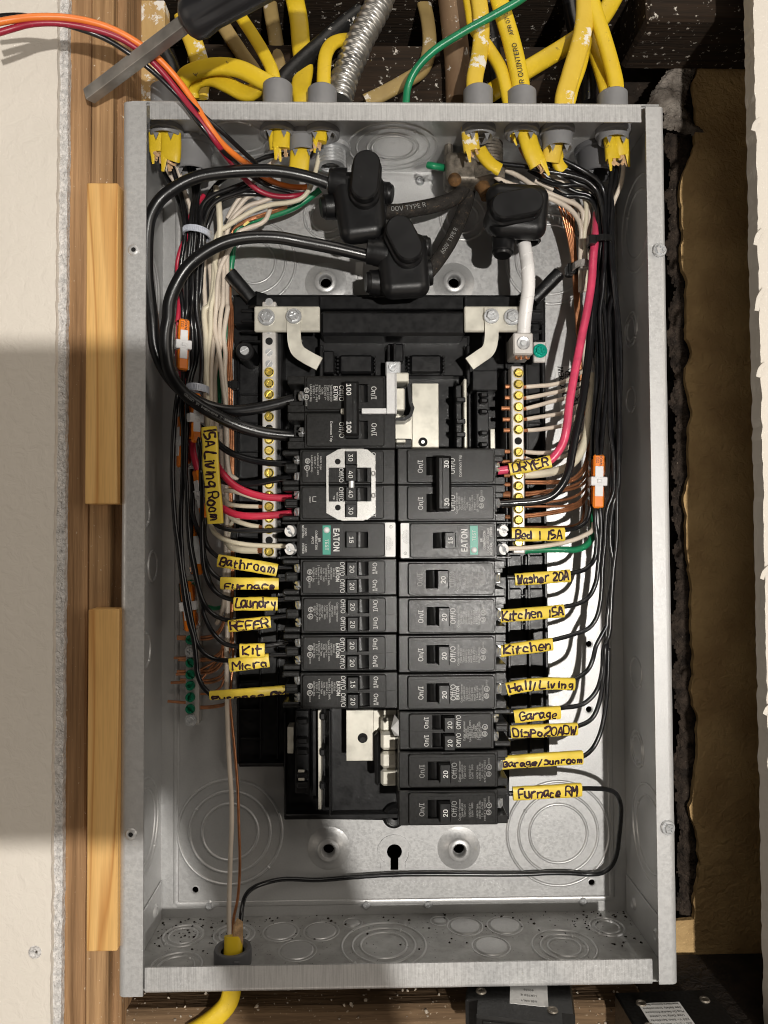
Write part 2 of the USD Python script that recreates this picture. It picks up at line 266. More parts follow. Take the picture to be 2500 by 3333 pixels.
def sweep(c, a, b=None, seg=10, front=None, p=2.0, rad=None):
    """A tube (or a flattened one: half-width a, half-thickness b) along c, closed at both ends."""
    b = a if b is None else b; t, U, W = frames(c, front); th = np.linspace(0, 2 * np.pi, seg, endpoint=False)
    cx = np.sign(np.cos(th)) * np.abs(np.cos(th)) ** (2 / p) * a; cy = np.sign(np.sin(th)) * np.abs(np.sin(th)) ** (2 / p) * b
    s = np.ones(len(c)) if rad is None else np.asarray(rad)
    v = (c[:, None, :] + s[:, None, None] * (cx[None, :, None] * U[:, None, :] + cy[None, :, None] * W[:, None, :])).reshape(-1, 3); n = len(c)
    i, j = np.meshgrid(np.arange(n - 1), np.arange(seg), indexing="ij"); k = (j + 1) % seg
    q = np.stack([i * seg + j, i * seg + k, (i + 1) * seg + k, (i + 1) * seg + j], -1).reshape(-1, 4); f = np.vstack([q[:, [0, 1, 2]], q[:, [0, 2, 3]]])
    e0, e1 = v[:seg], v[-seg:]; m = len(v); v = np.vstack([v, e0, [c[0]], e1, [c[-1]]]); a0, a1 = m, m + seg + 1; r = np.arange(seg); r2 = (r + 1) % seg
    f = np.vstack([f, np.c_[a0 + r2, a0 + r, np.full(seg, a0 + seg)], np.c_[a1 + r, a1 + r2, np.full(seg, a1 + seg)]]); return trimesh.Trimesh(v, f, process=False)
def pts(*spec):
    """Points traced in the photograph, each with its depth in mm; a letter names the enlargement they were read in."""
    z, out = "V", []
    for s in spec:
        if isinstance(s, str): z = s
        else: out.append(ZP(z, *s))
    return out
_tx = {}
def text2d(s, h, bold=False):
    k = (s, bold)
    if k not in _tx:
        m = meshkit.text_mesh(s, 1.0, .06, bold); v = m.vertices; m.vertices = v - [(v[:, 0].min() + v[:, 0].max()) / 2, .5, 0]; _tx[k] = m
    m = _tx[k]; return m.vertices * [h, h, h * .5], m.faces
def text(s, h, o, R, U, N, bold=False, squeeze=1.0, fit=None):
    v, f = text2d(s, h, bold); v = v.copy(); v[:, 0] *= squeeze; v[:, 2] = np.minimum(v[:, 2], .00012)
    if fit: v[:, 0] *= fit / max(np.ptp(v[:, 0]), 1e-9)
    return trimesh.Trimesh(np.asarray(o) + np.outer(v[:, 0], R) + np.outer(v[:, 1], U) + np.outer(v[:, 2], N), f, process=False)

# screws, made once along +z and placed
def _screw(kind, r):
    if kind == "hex":                                          # hex washer head, slot and cross recess
        w = tm(lathe([(0, -.3 * r), (1.38 * r, -.3 * r), (1.40 * r, 0), (1.3 * r, .14 * r), (0, .14 * r)], 28))
        hx = [(r * 1.02 * math.cos(a), r * 1.02 * math.sin(a)) for a in np.arange(6) * np.pi / 3 + .3]; hi = [(x * .86, y * .86) for x, y in hx]
        hd = hullpts([(x, y, .1 * r) for x, y in hx] + [(x, y, .55 * r) for x, y in hx] + [(x, y, .68 * r) for x, y in hi])
        cut = hullpts([(sx * .16 * r, sy * .62 * r, z) for sx in (-1, 1) for sy in (-1, 1) for z in (.38 * r, r)]) + hullpts([(sx * .62 * r, sy * .16 * r, z) for sx in (-1, 1) for sy in (-1, 1) for z in (.38 * r, r)])
        return cat([w, hd - cut])
    if kind == "combo":                                        # round head, slot across and square recess
        hd = m3.Manifold.cylinder(.6 * r, r, .9 * r, 28); cut = hullpts([(sx * 1.2 * r, sy * .19 * r, z) for sx in (-1, 1) for sy in (-1, 1) for z in (.12 * r, r)]) + hullpts([(sx * .36 * r, sy * .36 * r, z) for sx in (-1, 1) for sy in (-1, 1) for z in (.04 * r, r)])
        return tm(hd - cut)
    hd = m3.Manifold.cylinder(.35 * r, r, .94 * r, 28); cut = hullpts([(sx * 1.2 * r, sy * .13 * r, z) for sx in (-1, 1) for sy in (-1, 1) for z in (.14 * r, r)]); return tm(hd - cut)
_sc = {}
def screw(kind, o, axis, r, turn=0.0):
    if kind not in _sc: _sc[kind] = _screw(kind, 1.0)
    m = _sc[kind].copy(); c, s = math.cos(turn), math.sin(turn); v = m.vertices * r; m.vertices = np.c_[v[:, 0] * c - v[:, 1] * s, v[:, 0] * s + v[:, 1] * c, v[:, 2]]; return place(m, np.asarray(o, float), axis)
FRONT = (0, -1, 0)
# ================================================================ the setting: wall, studs, cavity
W2, H2, D = .18125, .2916, .0933                               # half width, half height, depth of the panel box
def struct(name, geo, mat, smooth=35, label=None): return mesh(name, geo, mat, smooth=smooth, kind="structure", label=label)
def rough_edge(x0, x1, z0, z1, side, amp, n=160, seed=0):
    """Outline of a sheet whose one vertical edge (side 'r' or 'l') is broken unevenly."""
    z = np.linspace(z0, z1, n); d = (meshkit.fbm(np.c_[z * 150, z * 0, z * 0], 4, seed) - .5) * 2 * amp
    return Polygon(list(zip(x1 + d, z)) + [(x0, z1), (x0, z0)]) if side == "r" else Polygon(list(zip(x0 + d, z)) + [(x1, z1), (x1, z0)])
W2_ = .18125
xd = P(178, 1666, 0)[0]; xe = P(212, 1666, .004)[0]
struct("drywall", xz(rough_edge(-.62, xd, -.62, .62, "r", .0008, 500, seed=3), -.001, .0135), "drywall_paint", False)
struct("drywall_cut_edge", xz(rough_edge(xd - .002, xe, -.62, .62, "r", .0006, 600, seed=5), .0035, .0125), "drywall_edge", False)
xr = P(2480, 1666, 0)[0]
struct("drywall_right", xz(rough_edge(xr, .62, -.62, .62, "l", .0010, 400, seed=8), -.002, .0105), "drywall_paint", False)
for k, (zz, ln) in enumerate(((.115, .010), (.165, .016), (.205, .012), (.28, .010), (-.02, .008), (-.11, .006))):   # torn paper
    mesh("torn_paper", sweep(spline([(xr + .003, -.003, zz), (xr - .002, -.005, zz - ln * .45), (xr - .004, -.006, zz - ln)], .002), .0014, .0003, 6, FRONT, rad=None), "drywall_paint", kind="structure")
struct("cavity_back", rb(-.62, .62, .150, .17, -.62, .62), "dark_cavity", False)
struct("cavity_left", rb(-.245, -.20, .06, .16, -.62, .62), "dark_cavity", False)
# the brown plaster seen through the open wall at the right, with its crumbled edge
xs = P(2240, 1400, .112)[0]
zl, zt_ = P(2250, 2995, .112)[2], .43
zg = np.linspace(-.62, zt_, 260); edge = xs + (meshkit.fbm(np.c_[zg * 40, zg * 0, zg * 0], 4, 11) - .5) * .014
edge = np.where(zg < zl, W2_ + .004, edge) + np.where(zg > .30, .012 * np.sin((zg - .30) * 24), 0)
struct("brown_plaster", xz(Polygon(list(zip(edge, zg)) + [(.40, zt_), (.40, -.62)]), .112, .1165), "plaster_brown", False)
# the broken grey lip of the plaster, high up beside the top corner of the box
def rough_slab(poly, y, amp, cell, fr, seed):
    """A crumbling sheet: a fine grid inside the outline, pushed in and out by noise, thinning at its broken edge."""
    x0, z0, x1, z1 = poly.bounds; xs_, zs_ = np.arange(x0, x1 + cell, cell), np.arange(z0, z1 + cell, cell); X, Zg = np.meshgrid(xs_, zs_, indexing="ij")
    import shapely
    j = meshkit.fbm(np.c_[X.ravel() * 500, X.ravel() * 0, Zg.ravel() * 500], 2, seed) - .5; XX = X + j.reshape(X.shape) * cell * 1.4
    d = shapely.distance(shapely.points(X.ravel(), Zg.ravel()), poly.exterior).reshape(X.shape); Y = y + amp * (meshkit.fbm(np.stack([X * fr, X * 0, Zg * fr], -1), 5, seed) - .5) * 2 + .006 * np.exp(-d / .004)
    ins = shapely.contains_xy(poly, X[:-1, :-1] + cell / 2, Zg[:-1, :-1] + cell / 2); i, k = np.nonzero(ins); n = len(zs_); a = i * n + k; f = np.vstack([np.c_[a, a + n, a + n + 1], np.c_[a, a + n + 1, a + 1]])
    return trimesh.Trimesh(np.stack([XX, Y, Zg], -1).reshape(-1, 3), f)
def crumbs(n, x0, x1, z0, z1, y, s, seed):
    r = np.random.default_rng(seed); out = []
    for _ in range(n):
        q = trimesh.creation.icosphere(1, 1); q.vertices *= r.uniform(.6, 1.3, (len(q.vertices), 1)) * s * r.uniform(.3, 1.2, 3); q.apply_translation([r.uniform(x0, x1), y + r.uniform(-.006, .004), r.uniform(z0, z1)]); out.append(q)
    return cat(out)
lipp = Polygon([ZP("B", *q, 110)[[0, 2]] for q in ((1300, 180), (1235, 300), (1165, 395), (1150, 440), (1225, 470), (1215, 530), (1290, 560), (1400, 575), (1345, 520), (1300, 450), (1330, 330), (1395, 215))])
struct("broken_plaster_lip", rough_slab(lipp.buffer(.001), .1085, .0035, .0011, 110, 4), "plaster_grey", 60)
zq_ = np.linspace(-.62, .43, 300); eq_ = xs - .009 + (meshkit.fbm(np.c_[zq_ * 70, zq_ * 0, zq_ * 0], 5, 31) - .5) * .016
struct("dark_gap_strip", rough_slab(Polygon(list(zip(eq_, zq_)) + [(xs + .016, .43), (xs + .016, -.62)]), .119, .0035, .0015, 90, 6), "crumbly_gap_dark", 60)  # sheet coloured brown-black to put in the dark gap beside the plaster
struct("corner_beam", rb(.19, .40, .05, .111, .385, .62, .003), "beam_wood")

def board(name, label, cat_, x0, x1, y0, y1, z0, z1, mat, seed, amp=.0006, group=None):
    """A sawn board with a slightly uneven face."""
    n = 48; z = np.linspace(z0, z1, n); a = (meshkit.fbm(np.c_[z * 14, z * 0 + seed, z * 0], 3, seed) - .5) * 2 * amp; b = (meshkit.fbm(np.c_[z * 14, z * 0 + seed + 9, z * 0], 3, seed) - .5) * 2 * amp
    pr = [(0, 0, 1), (0, 1, 0), (1, 0, 0)]; v, f = [], []; c = .0012
    for i in range(n):
        l, r_ = x0 + a[i], x1 + b[i]; v += [(l, y0 + c, z[i]), (l + c, y0, z[i]), (r_ - c, y0, z[i]), (r_, y0 + c, z[i]), (r_, y1, z[i]), (l, y1, z[i])]
    for i in range(n - 1):
        for k in range(6):
            p, q = i * 6 + k, i * 6 + (k + 1) % 6; f += [[p, q, q + 6], [p, q + 6, p + 6]]
    f += [[0, k + 1, k] for k in range(1, 5)] + [[(n - 1) * 6, (n - 1) * 6 + k, (n - 1) * 6 + k + 1] for k in range(1, 5)]
    return mesh(name, trimesh.Trimesh(v, f, process=False), mat, smooth=25, label=label, category=cat_, group=group)
bx = lambda px, Y: P(px, 1666, Y)[0]
board("wall_stud", "rough brown stud right against the cut drywall edge", "stud", bx(206, .0085), bx(284, .0085), .0085, .09, -.62, .62, "old_wood", 1)
board("wall_stud", "middle brown stud running up behind the pale pine blocks", "stud", bx(285, .010), bx(357, .010), .0105, .09, -.62, .62, "old_wood_light", 2)
board("wall_stud", "narrow dark stud strip between the middle stud and the grey steel box", "stud", bx(359, .020), bx(402, .020), .020, .09, -.62, .62, "old_wood", 3)
def pine_block(label, x0, x1, z0, z1):
    mesh("pine_block", rb(x0, x1, -.004, .0098, z0, z1, .0007), "pine", label=label, category="wood block")
a, b = P(282, 594, -.004), P(378, 1640, -.004); pine_block("pale pine block wedged beside the upper left of the box", a[0], b[0], b[2], a[2])
a, b = P(287, 1984, -.004), P(381, 3097, -.004); pine_block("pale pine block wedged beside the lower left of the box", a[0], b[0], b[2], a[2])
# boards above and below the box
a = P(300, 250, .05)
mesh("painted_board", rb(bx(435, .055), bx(530, .055), .055, .07, .296, .40, .001), "painted_board", label="short tan board with flaked white paint above the box's top left corner", category="board")
za, zb = P(1400, 145, .085)[2], P(1400, 330, .085)[2]
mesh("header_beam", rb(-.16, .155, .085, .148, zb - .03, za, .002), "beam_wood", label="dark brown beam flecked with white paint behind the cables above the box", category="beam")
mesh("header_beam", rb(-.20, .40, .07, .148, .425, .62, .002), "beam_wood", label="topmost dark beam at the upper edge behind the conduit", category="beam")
zs = P(1250, 3262, .035)[2]
mesh("sill_board", rb(-.23, .172, .030, .149, zs - .2, zs, .003), "sill_wood", label="rough brown sill board under the box, strewn with plaster grit", category="board")
struct("dark_ledge", rb(.174, .40, .012, .111, zs - .2, zs - .0125, .003), "dark_cavity")  # unseen support, coloured near black for the dark corner under the breaker
r_ = np.random.default_rng(5); gr = []
for _ in range(340):
    q = trimesh.creation.icosphere(0, 1); s = r_.uniform(.0003, .0011) * (1.8 if r_.random() < .12 else 1); q.vertices *= r_.uniform(.5, 1.2, (12, 1)) * s
    q.apply_translation([r_.uniform(-.2, .1) if r_.random() < .75 else r_.uniform(.1, .2), r_.uniform(.029, .075), zs + s * .35] if r_.random() < .5 else [r_.uniform(-.2, .2), .0295, zs - r_.uniform(0, .035)]); gr.append(q)
mesh("plaster_grit", cat(gr), "grit", smooth=False, label="loose plaster crumbs scattered on the sill board", kind="stuff")

# ================================================================ the steel box
box_ = thing("electrical_panel_box", "grey galvanised steel panel box with its cover off, holding the breakers", "panel box", (0, D, -H2))
t = .0014
# back sheet with its holes
holes = {"big": [(704, 612), (980, 612), (710, 1832), (991, 1832)], "small": [(1272, 1391), (1272, 1532), (1278, 1906), (422, 1922)]}
S = 2500 / 1659
bp = sbox(-W2 + .0006, -H2 + .0006, W2 - .0006, H2 - .0006); hb = [P(x * S, y * S, D) for x, y in holes["big"]]; hs = [P(x * S, y * S, D) for x, y in holes["small"]]
for c in hb: bp = bp.difference(Point(c[0], c[2]).buffer(.0042, quad_segs=8))
for c in hs: bp = bp.difference(Point(c[0], c[2]).buffer(.0024, quad_segs=6))
kc = P(852 * S, 1840 * S, D); kz = P(852 * S, 1868 * S, D)
key = Point(kc[0], kc[2]).buffer(.0058, quad_segs=8).union(sbox(kz[0] - .0030, kz[2] - .004, kz[0] + .0030, kc[2]))
bp = bp.difference(key)
mesh("back_sheet", xz(bp, D, D + t), "galvanised", box_, False)
for c in hb:                                                    # pressed mounds round the four mounting holes
    mesh("mounting_dimple", place(lathe([(.0042, -.001), (.0046, .0042), (.0056, .0052), (.0078, .0050), (.0088, .0040), (.0096, .0030), (.013, .0012), (.0165, .0001), (.0165, -.0004)], 40), [c[0], D, c[2]], FRONT), "galvanised", box_, 50)
ko = key.buffer(.0055, quad_segs=6); mesh("keyhole_rim", xz(ko.buffer(.002).difference(ko), D - .0007, D + .0002), "galvanised", box_, 30)
for c in [*hs]: mesh("screw_hole_rim", place(lathe([(.0024, -.001), (.0026, .0004), (.0034, .0003), (.0036, -.0003)], 20), [c[0], D, c[2]], FRONT), "galvanised", box_, 40)
for x, y in ((453, 1956), (791, 1954), (925, 1953), (1259, 1946), (907, 391)):      # spot-pressed rivets
    c = P(x * S, y * S, D); mesh("rivet", place(lathe([(0, .0009), (.0012, .0009), (.0016, .0016), (.0024, .0017), (.0031, .0006), (.0040, -.0002)], 24), [c[0], D, c[2]], FRONT), "zinc", box_, 50)
def knock(o, axis, radii, w=.0013, h=.0011, tabs=((0, 2.4), (1, -.6)), seg=56):
    g = [ring(o, axis, r, w, h, seg) for r in radii]; u, v, a_ = frame(axis)
    for k, an in tabs:
        if k < len(radii): g.append(place(lathe([(0, .0013), (.0009, .0012), (.0016, .0003), (.0018, -.0002)], 12), np.asarray(o) + (u * math.cos(an) + v * math.sin(an)) * radii[k], axis))
    mesh("knockout", cat(g), "galvanised", box_, 60)
    if len(radii): pass
def disc(o, axis, r, h=.0009): mesh("knockout", cat([place(lathe([(0, h), (r - .0008, h), (r, h * .5), (r + .0006, -.0003)], 40), np.asarray(o), axis), ring(o, axis, r + .0022, .0008, .0004)]), "galvanised", box_, 40)
for x, y, R in ((497, 1797, (.040, .031, .0215)), (1206, 1800, (.040, .031, .0225)), (548, 566, (.033, .025, .017)), (1190, 560, (.036, .028)), (706, 468, (.018, .012)), (1000, 470, (.018, .012))):
    knock(P(x * S, y * S, D), FRONT, R)
# raised bead of the back sheet, left and right
for x in (-W2 + .013, W2 - .013): mesh("pressed_bead", sweep(spline([(x, D, -H2 + .012), (x, D, 0), (x, D, H2 - .012)], .05), .0022, .0009, 8, FRONT), "galvanised", box_, True)
mesh("pressed_bead", sweep(spline([(-W2 + .014, D, -H2 + .011), (0, D, -H2 + .011), (W2 - .014, D, -H2 + .011)], .05), .0022, .0009, 8, FRONT), "galvanised", box_, True)
# side, top and bottom sheets
mesh("side_sheet", rb(-W2, -W2 + t, .0042, D, -H2, H2, .0002), "galvanised", box_); mesh("side_sheet", rb(W2 - t, W2, .0042, D, -H2, H2, .0002), "galvanised", box_)
mesh("top_sheet", rb(-W2 + t, W2 - t, .0042, D, H2 - t, H2, .0002), "galvanised", box_); mesh("floor_sheet", rb(-W2 + t, W2 - t, .0042, D, -H2, -H2 + t, .0002), "dirty_floor", box_)
def lip(xi, xo):                                                # side flange: flat lip with a rounded outer bend
    s = 1 if xo > xi else -1; rr = .0036; arc = [(xo - s * (rr + .0007) + s * rr * math.sin(a), .0007 + rr - rr * math.cos(a)) for a in np.linspace(0, np.pi / 2, 8)]
    return LineString([(xi, .0007)] + arc).buffer(.0007, cap_style=2, join_style=1, quad_segs=3)
def along_z(poly, z0, z1): return xy_up(poly, z0, z1)
xl = P(477, 1000, 0)[0]; xl = (P(477.5, 323, 0)[0] + P(464, 3158, 0)[0]) / 2; xr2 = (P(2101, 343, 0)[0] + P(2146, 3189, 0)[0]) / 2
lipl = tm(along_z(lip(xl, -W2), -H2 - .0012, H2 - .0012)); lipr = tm(along_z(lip(xr2, W2), -H2 + .0008, H2 - .0022))
mesh("side_flange", lipl, "galvanised_lip", box_, 40, label="left front flange with two screw holes"); mesh("side_flange", lipr, "galvanised_lip", box_, 40, label="right front flange with two hex screws")
def lip2(x0, x1, zi, zo):
    s = 1 if zo > zi else -1; rr = .0026; arc = [(zo - s * (rr + .0006) + s * rr * math.sin(a), .0006 + rr - rr * math.cos(a)) for a in np.linspace(0, np.pi / 2, 7)]
    m = xy_up(LineString([(zi, .0006)] + arc).buffer(.0006, cap_style=2, quad_segs=3), x0, x1); v = m.vertices; m.vertices = np.c_[v[:, 2], v[:, 1], v[:, 0]]; m.invert(); return m
top_i = (P(488, 385.6, .001)[2] + P(2087, 404, .001)[2]) / 2; bot_i = (P(471, 3158, .001)[2] + P(2124, 3109, .001)[2]) / 2
mesh("top_flange", lip2(P(488, 350, 0)[0], P(2087, 360, 0)[0], top_i, H2 + .0008), "galvanised_rolled", box_, 40)
mesh("bottom_flange", lip2(P(471, 3200, 0)[0], P(2124, 3160, 0)[0], bot_i, -H2), "galvanised_rolled", box_, 40)
mesh("corner_tab", rb(P(427, 315, .003)[0], P(490, 315, .003)[0], .003, .012, H2 + .0002, H2 + .0012, .0003), "galvanised_lip", box_); mesh("corner_tab", rb(P(2085, 340, .003)[0], P(2146, 340, .003)[0], .003, .012, H2 + .0002, H2 + .0012, .0003), "galvanised_lip", box_)
for x, y in ((289 * S, 540 * S), (283 * S, 1802 * S)):          # dimpled, tapped holes of the left flange
    c = P(x, y, 0); mesh("flange_hole", cat([place(lathe([(0, .0003), (.0014, .0003), (.0016, .0010), (.0026, .0011), (.0036, .0004), (.0042, -.0003)], 26), [c[0], 0, c[2]], FRONT)]), "galvanised_lip", box_, 50)
    mesh("flange_hole_bore", cyl([c[0], -.0002, c[2]], FRONT, .0014, .0007, 18, 0), "hole_shade_black", box_)
for x, y in ((1424 * S, 541 * S), (1442 * S, 1787 * S)):
    c = P(x, y, 0); mesh("cover_screw", screw("hex", [c[0], -.0012, c[2]], (.12, -1, .05), .0034, .5), "zinc", box_, 30)
# knockouts of the top, side and floor sheets
def on_top(x, y): return PZ(x, y, H2 - t)
def on_floor(x, y): return PZ(x, y, -H2 + t)
c = on_top(*zq("N", 680, 165)); knock(c, (0, 0, -1), (.033, .027, .019, .0155), .0010, .0008)
c = on_top(*zq("M", 900, 130)); knock(c, (0, 0, -1), (.027, .020), .0012, .0008)
for k, x, y, R in (("I", 430, 692, (.0145, .0105)), ("I", 720, 685, (.0145, .0105)), ("I", 390, 870, (.0175, .0125)), ("I", 1570, 745, (.030, .0225, .0165)), ("J", 780, 575, (.0225, .0165, .0115)), ("J", 965, 488, (.0125, .009))):
    knock(on_floor(*zq(k, x, y)), (0, 0, 1), R, .0011, .0009)
for k, x, y, r in (("I", 985, 668, .0108), ("I", 1215, 665, .0108), ("I", 1080, 775, .0110), ("J", 350, 485, .0110), ("J", 522, 482, .0110), ("J", 463, 572, .0112), ("I", 1393, 618, .0050), ("J", 240, 462, .0046)):
    disc(on_floor(*zq(k, x, y)), (0, 0, 1), r)
for z, y, R in ((.185, .052, (.030, .024)), (-.205, .050, (.034, .026)), (.02, .048, (.0115,)), (-.02, .068, (.011,)), (-.08, .05, (.0125,))):
    knock((-W2 + t, y, z), (1, 0, 0), R)
for k, x, y, R, in (("L", 470, 560, (.034, .024)), ("L", 432, 1145, (.0125, .0085)), ("L", 432, 1535, (.0095,)), ("W", 1025, 250, (.0115,)), ("W", 1035, 930, (.0130, .0095)), ("W", 1150, 1700, (.034, .026))):
    knock(PX(*zq(k, x, y), W2 - t), (-1, 0, 0), R, .0012, .0009)
for s in (-1, 1):                                               # folded corner straps at the foot of the side sheets, with their rivets
    mesh("corner_strap", rb(min(s * (W2 - t), s * (W2 - t - .0012)), max(s * (W2 - t), s * (W2 - t - .0012)), .012, D - .002, -H2 + t, -H2 + .030, .0004), "galvanised", box_)
    for y in (.030, .074): mesh("rivet", place(lathe([(0, .0009), (.0018, .0009), (.0030, .0015), (.0044, .0004), (.0048, -.0003)], 22), [s * (W2 - t - .0012), y, -H2 + .016], (-s, 0, 0)), "galvanised", box_, 50)
# grit on the floor of the box
r_ = np.random.default_rng(9); gr = []
for _ in range(260):
    q = trimesh.creation.icosphere(0, 1); s = r_.uniform(.0002, .0010); q.vertices *= r_.uniform(.4, 1.3, (12, 1)) * s * [1.3, 1.3, .6]
    x = r_.uniform(-.176, .176) if r_.random() < .6 else r_.choice([-1, 1]) * r_.uniform(.13, .177); q.apply_translation([x, D - abs(r_.normal(0, .022)) - .001, -H2 + t + s * .3]); gr.append(q)
mesh("floor_grit", cat([g for g in gr if g.bounds[0][1] > .006]), "dark_cavity", smooth=False, label="dark grit and dust lying on the floor of the box", kind="stuff")

# ================================================================ interior: black base, straps, neutral bars
base = thing("breaker_panel_base", "black plastic mounting base with bus straps and neutral bars in the middle of the box", "panel base", (0, D, -.16))
def bq(x0, x1, y0, y1, Yf, Yb, mat="black_base", name="base_panel", b=.0006, parent=base, label=None):   # block from its front rectangle in picture points
    a, c = P(x0, y0, Yf), P(x1, y1, Yf); return mesh(name, rb(min(a[0], c[0]), max(a[0], c[0]), Yf, Yb, min(a[2], c[2]), max(a[2], c[2]), b), mat, parent, label=label)
def v(x): return x * S
YB = .082
def outline(pl, Y): return Polygon([(P(v(x), v(y), Y)[0], P(v(x), v(y), Y)[2]) for x, y in pl])
mesh("base_panel", xz(outline([(506, 640), (1178, 640), (1178, 1630), (1100, 1630), (1100, 1770), (860, 1772), (614, 1768), (614, 1656), (520, 1656), (512, 1646)], YB), YB, D - .001), "black_base", base, 30)
bq(v(503), v(1178), v(636), v(642), .074, .083); bq(v(512), v(516), v(760), v(1650), .076, YB + .002); bq(v(1176), v(1180), v(660), v(1630), .076, YB + .002)
bq(v(516), v(614), v(1650), v(1656), .076, YB + .002); bq(v(614), v(860), v(1760), v(1768), .074, YB + .002); bq(v(613), v(618), v(1540), v(1768), .074, YB + .002)
for x in (560, 597, 1096, 1140): bq(v(x), v(x) + 6, v(700), v(1640), .077, YB + .002, name="base_rib", b=.0004)
for y in np.arange(850, 1640, 62): bq(v(516), v(566), v(y), v(y) + 5, .079, YB + .002, name="base_rib", b=.0004); bq(v(1096), v(1176), v(y), v(y) + 5, .079, YB + .002, name="base_rib", b=.0004)
for (xa, ya), (xb, yb) in (((545, 648), (498, 592)), ((1150, 650), (1206, 592))):   # the two raised horns
    p0, p1 = P(v(xa), v(ya), .060), P(v(xb), v(yb), .056); mesh("wire_horn", sweep(spline([p0, (p0 + p1) / 2, p1], .004), .0050, .0085, 14, FRONT, 3), "black_base", base, 40)
    p2 = P(v(xa + (22 if xa < 800 else -22)), v(ya + 6), .066); mesh("wire_horn", sweep(spline([p0, (p0 + p2) / 2, p2], .004), .006, .006, 10, FRONT, 6), "black_base", base, 40)
bq(v(505), v(690), v(640), v(700), .064, YB); bq(v(690), v(1003), v(640), v(668), .068, YB); bq(v(1003), v(1176), v(640), v(700), .064, YB)
for y in (668, 690, 712, 734): bq(v(520), v(566), v(y), v(y) + 8, .060, .066, name="base_rib", b=.0006)
for y in (668, 690, 712, 734): bq(v(1140), v(1172), v(y), v(y) + 8, .060, .066, name="base_rib", b=.0006)
bq(v(692), v(1006), v(671), v(724), .047, .075, b=.002, name="cross_cover", label="smooth black cross cover between the aluminium straps")
bq(v(690), v(1012), v(728), v(812), .070, YB, name="base_panel"); bq(v(690), v(698), v(745), v(830), .058, .072, name="base_rib"); bq(v(1008), v(1016), v(745), v(830), .058, .072, name="base_rib")
for x0, x1 in ((733, 806), (886, 955)):                         # moulded breaker clips above the first breakers
    bq(v(x0), v(x1), v(766), v(806), .062, .071, name="moulded_clip", b=.0015)
    for k in range(5): bq(v(x0) - 9, v(x0) - 1, v(768 + 8 * k), v(768 + 8 * k) + 8, .060, .071, name="clip_tooth", b=.0004); bq(v(x1) + 1, v(x1) + 9, v(768 + 8 * k), v(768 + 8 * k) + 8, .060, .071, name="clip_tooth", b=.0004)
bq(v(698), v(722), v(757), v(806), .060, .071, name="moulded_clip", b=.001); bq(v(836), v(872), v(742), v(782), .060, .071, name="moulded_clip", b=.001); bq(v(850), v(856), v(740), v(780), .046, .062, name="base_rib")
c = ZP("C", 790, 525, 60); mesh("standoff", cat([cyl([c[0], .082, c[2]], FRONT, .0068, .030, 28, .001)]), "black_base", base, 40)
mesh("standoff_screw", screw("slot", [c[0], .0515, c[2]], FRONT, .0034, .5), "zinc", base, 30)
mesh("moulded_name", text("EATON", .0062, ZP("C", 812, 662, 81.9), np.array([0, 0, -1.0]), np.array([1.0, 0, 0]), np.array([0, -1.0, 0]), True, fit=.030), "black_base", base, False)
# bus plate and other bare metal between the breakers
bq(*zq("AA", 335, 175)[:1], zq("AA", 660, 0)[0], zq("AA", 0, 175)[1], zq("AA", 0, 975)[1], .060, .064, "tinned_bus", "bus_plate", .0004)
bq(zq("AA", 130, 0)[0], zq("AA", 340, 0)[0], zq("AA", 0, 560)[1], zq("AA", 0, 975)[1], .0603, .064, "tinned_bus", "bus_plate", .0004)
c = ZP("AA", 467, 880, 60); mesh("bus_hole", cyl([c[0], .0602, c[2]], FRONT, .0034, .0006, 24, 0), "hole_shade_black", base); mesh("bus_hole_screw", cyl([c[0], .0597, c[2]], FRONT, .0014, .0004, 16), "zinc", base)
bq(zq("AA", 140, 0)[0], zq("AA", 250, 0)[0], zq("AA", 0, 230)[1], zq("AA", 0, 500)[1], .035, .06, "tinned_bus", "bus_stab", .0008); bq(zq("AA", 140, 0)[0], zq("AA", 300, 0)[0], zq("AA", 0, 45)[1], zq("AA", 0, 160)[1], .040, .06, "tinned_bus", "bus_stab", .0008)
mesh("stab_shroud", xz(LineString([ZP("AA", 300, 200, 42)[[0, 2]], ZP("AA", 320, 400, 42)[[0, 2]], ZP("AA", 345, 470, 42)[[0, 2]], ZP("AA", 320, 560, 42)[[0, 2]], ZP("AA", 250, 605, 42)[[0, 2]], ZP("AA", 140, 605, 42)[[0, 2]]]).buffer(.0012), .042, .062), "black_base", base, 30)
bq(zq("AA", 140, 0)[0], zq("AA", 265, 0)[0], zq("AA", 0, 845)[1], zq("AA", 0, 890)[1], .035, .06, "tinned_bus", "bus_stab", .0008); bq(zq("AA", 140, 0)[0], zq("AA", 335, 0)[0], zq("AA", 0, 840)[1], zq("AA", 0, 965)[1], .050, .06, name="base_panel")
bq(zq("AA", 955, 0)[0], zq("AA", 1000, 0)[0], zq("AA", 0, 120)[1], zq("AA", 0, 980)[1], .052, .075, "tinned_bus", "bus_rail", .0006); bq(zq("AA", 860, 0)[0], zq("AA", 950, 0)[0], zq("AA", 0, 200)[1], zq("AA", 0, 975)[1], .060, .080, name="base_rib")
for y in (340, 600, 760): bq(zq("AA", 870, 0)[0], zq("AA", 980, 0)[0], zq("AA", 0, y)[1], zq("AA", 0, y + 60)[1], .050, .062, name="base_rib")
bq(zq("AA", 1010, 0)[0], zq("AA", 1050, 0)[0], zq("AA", 0, 300)[1], zq("AA", 0, 975)[1], .062, .080, name="base_rib"); bq(zq("AA", 1110, 0)[0], zq("AA", 1260, 0)[0], zq("AA", 0, 270)[1], zq("AA", 0, 975)[1], .066, .080, name="base_panel")
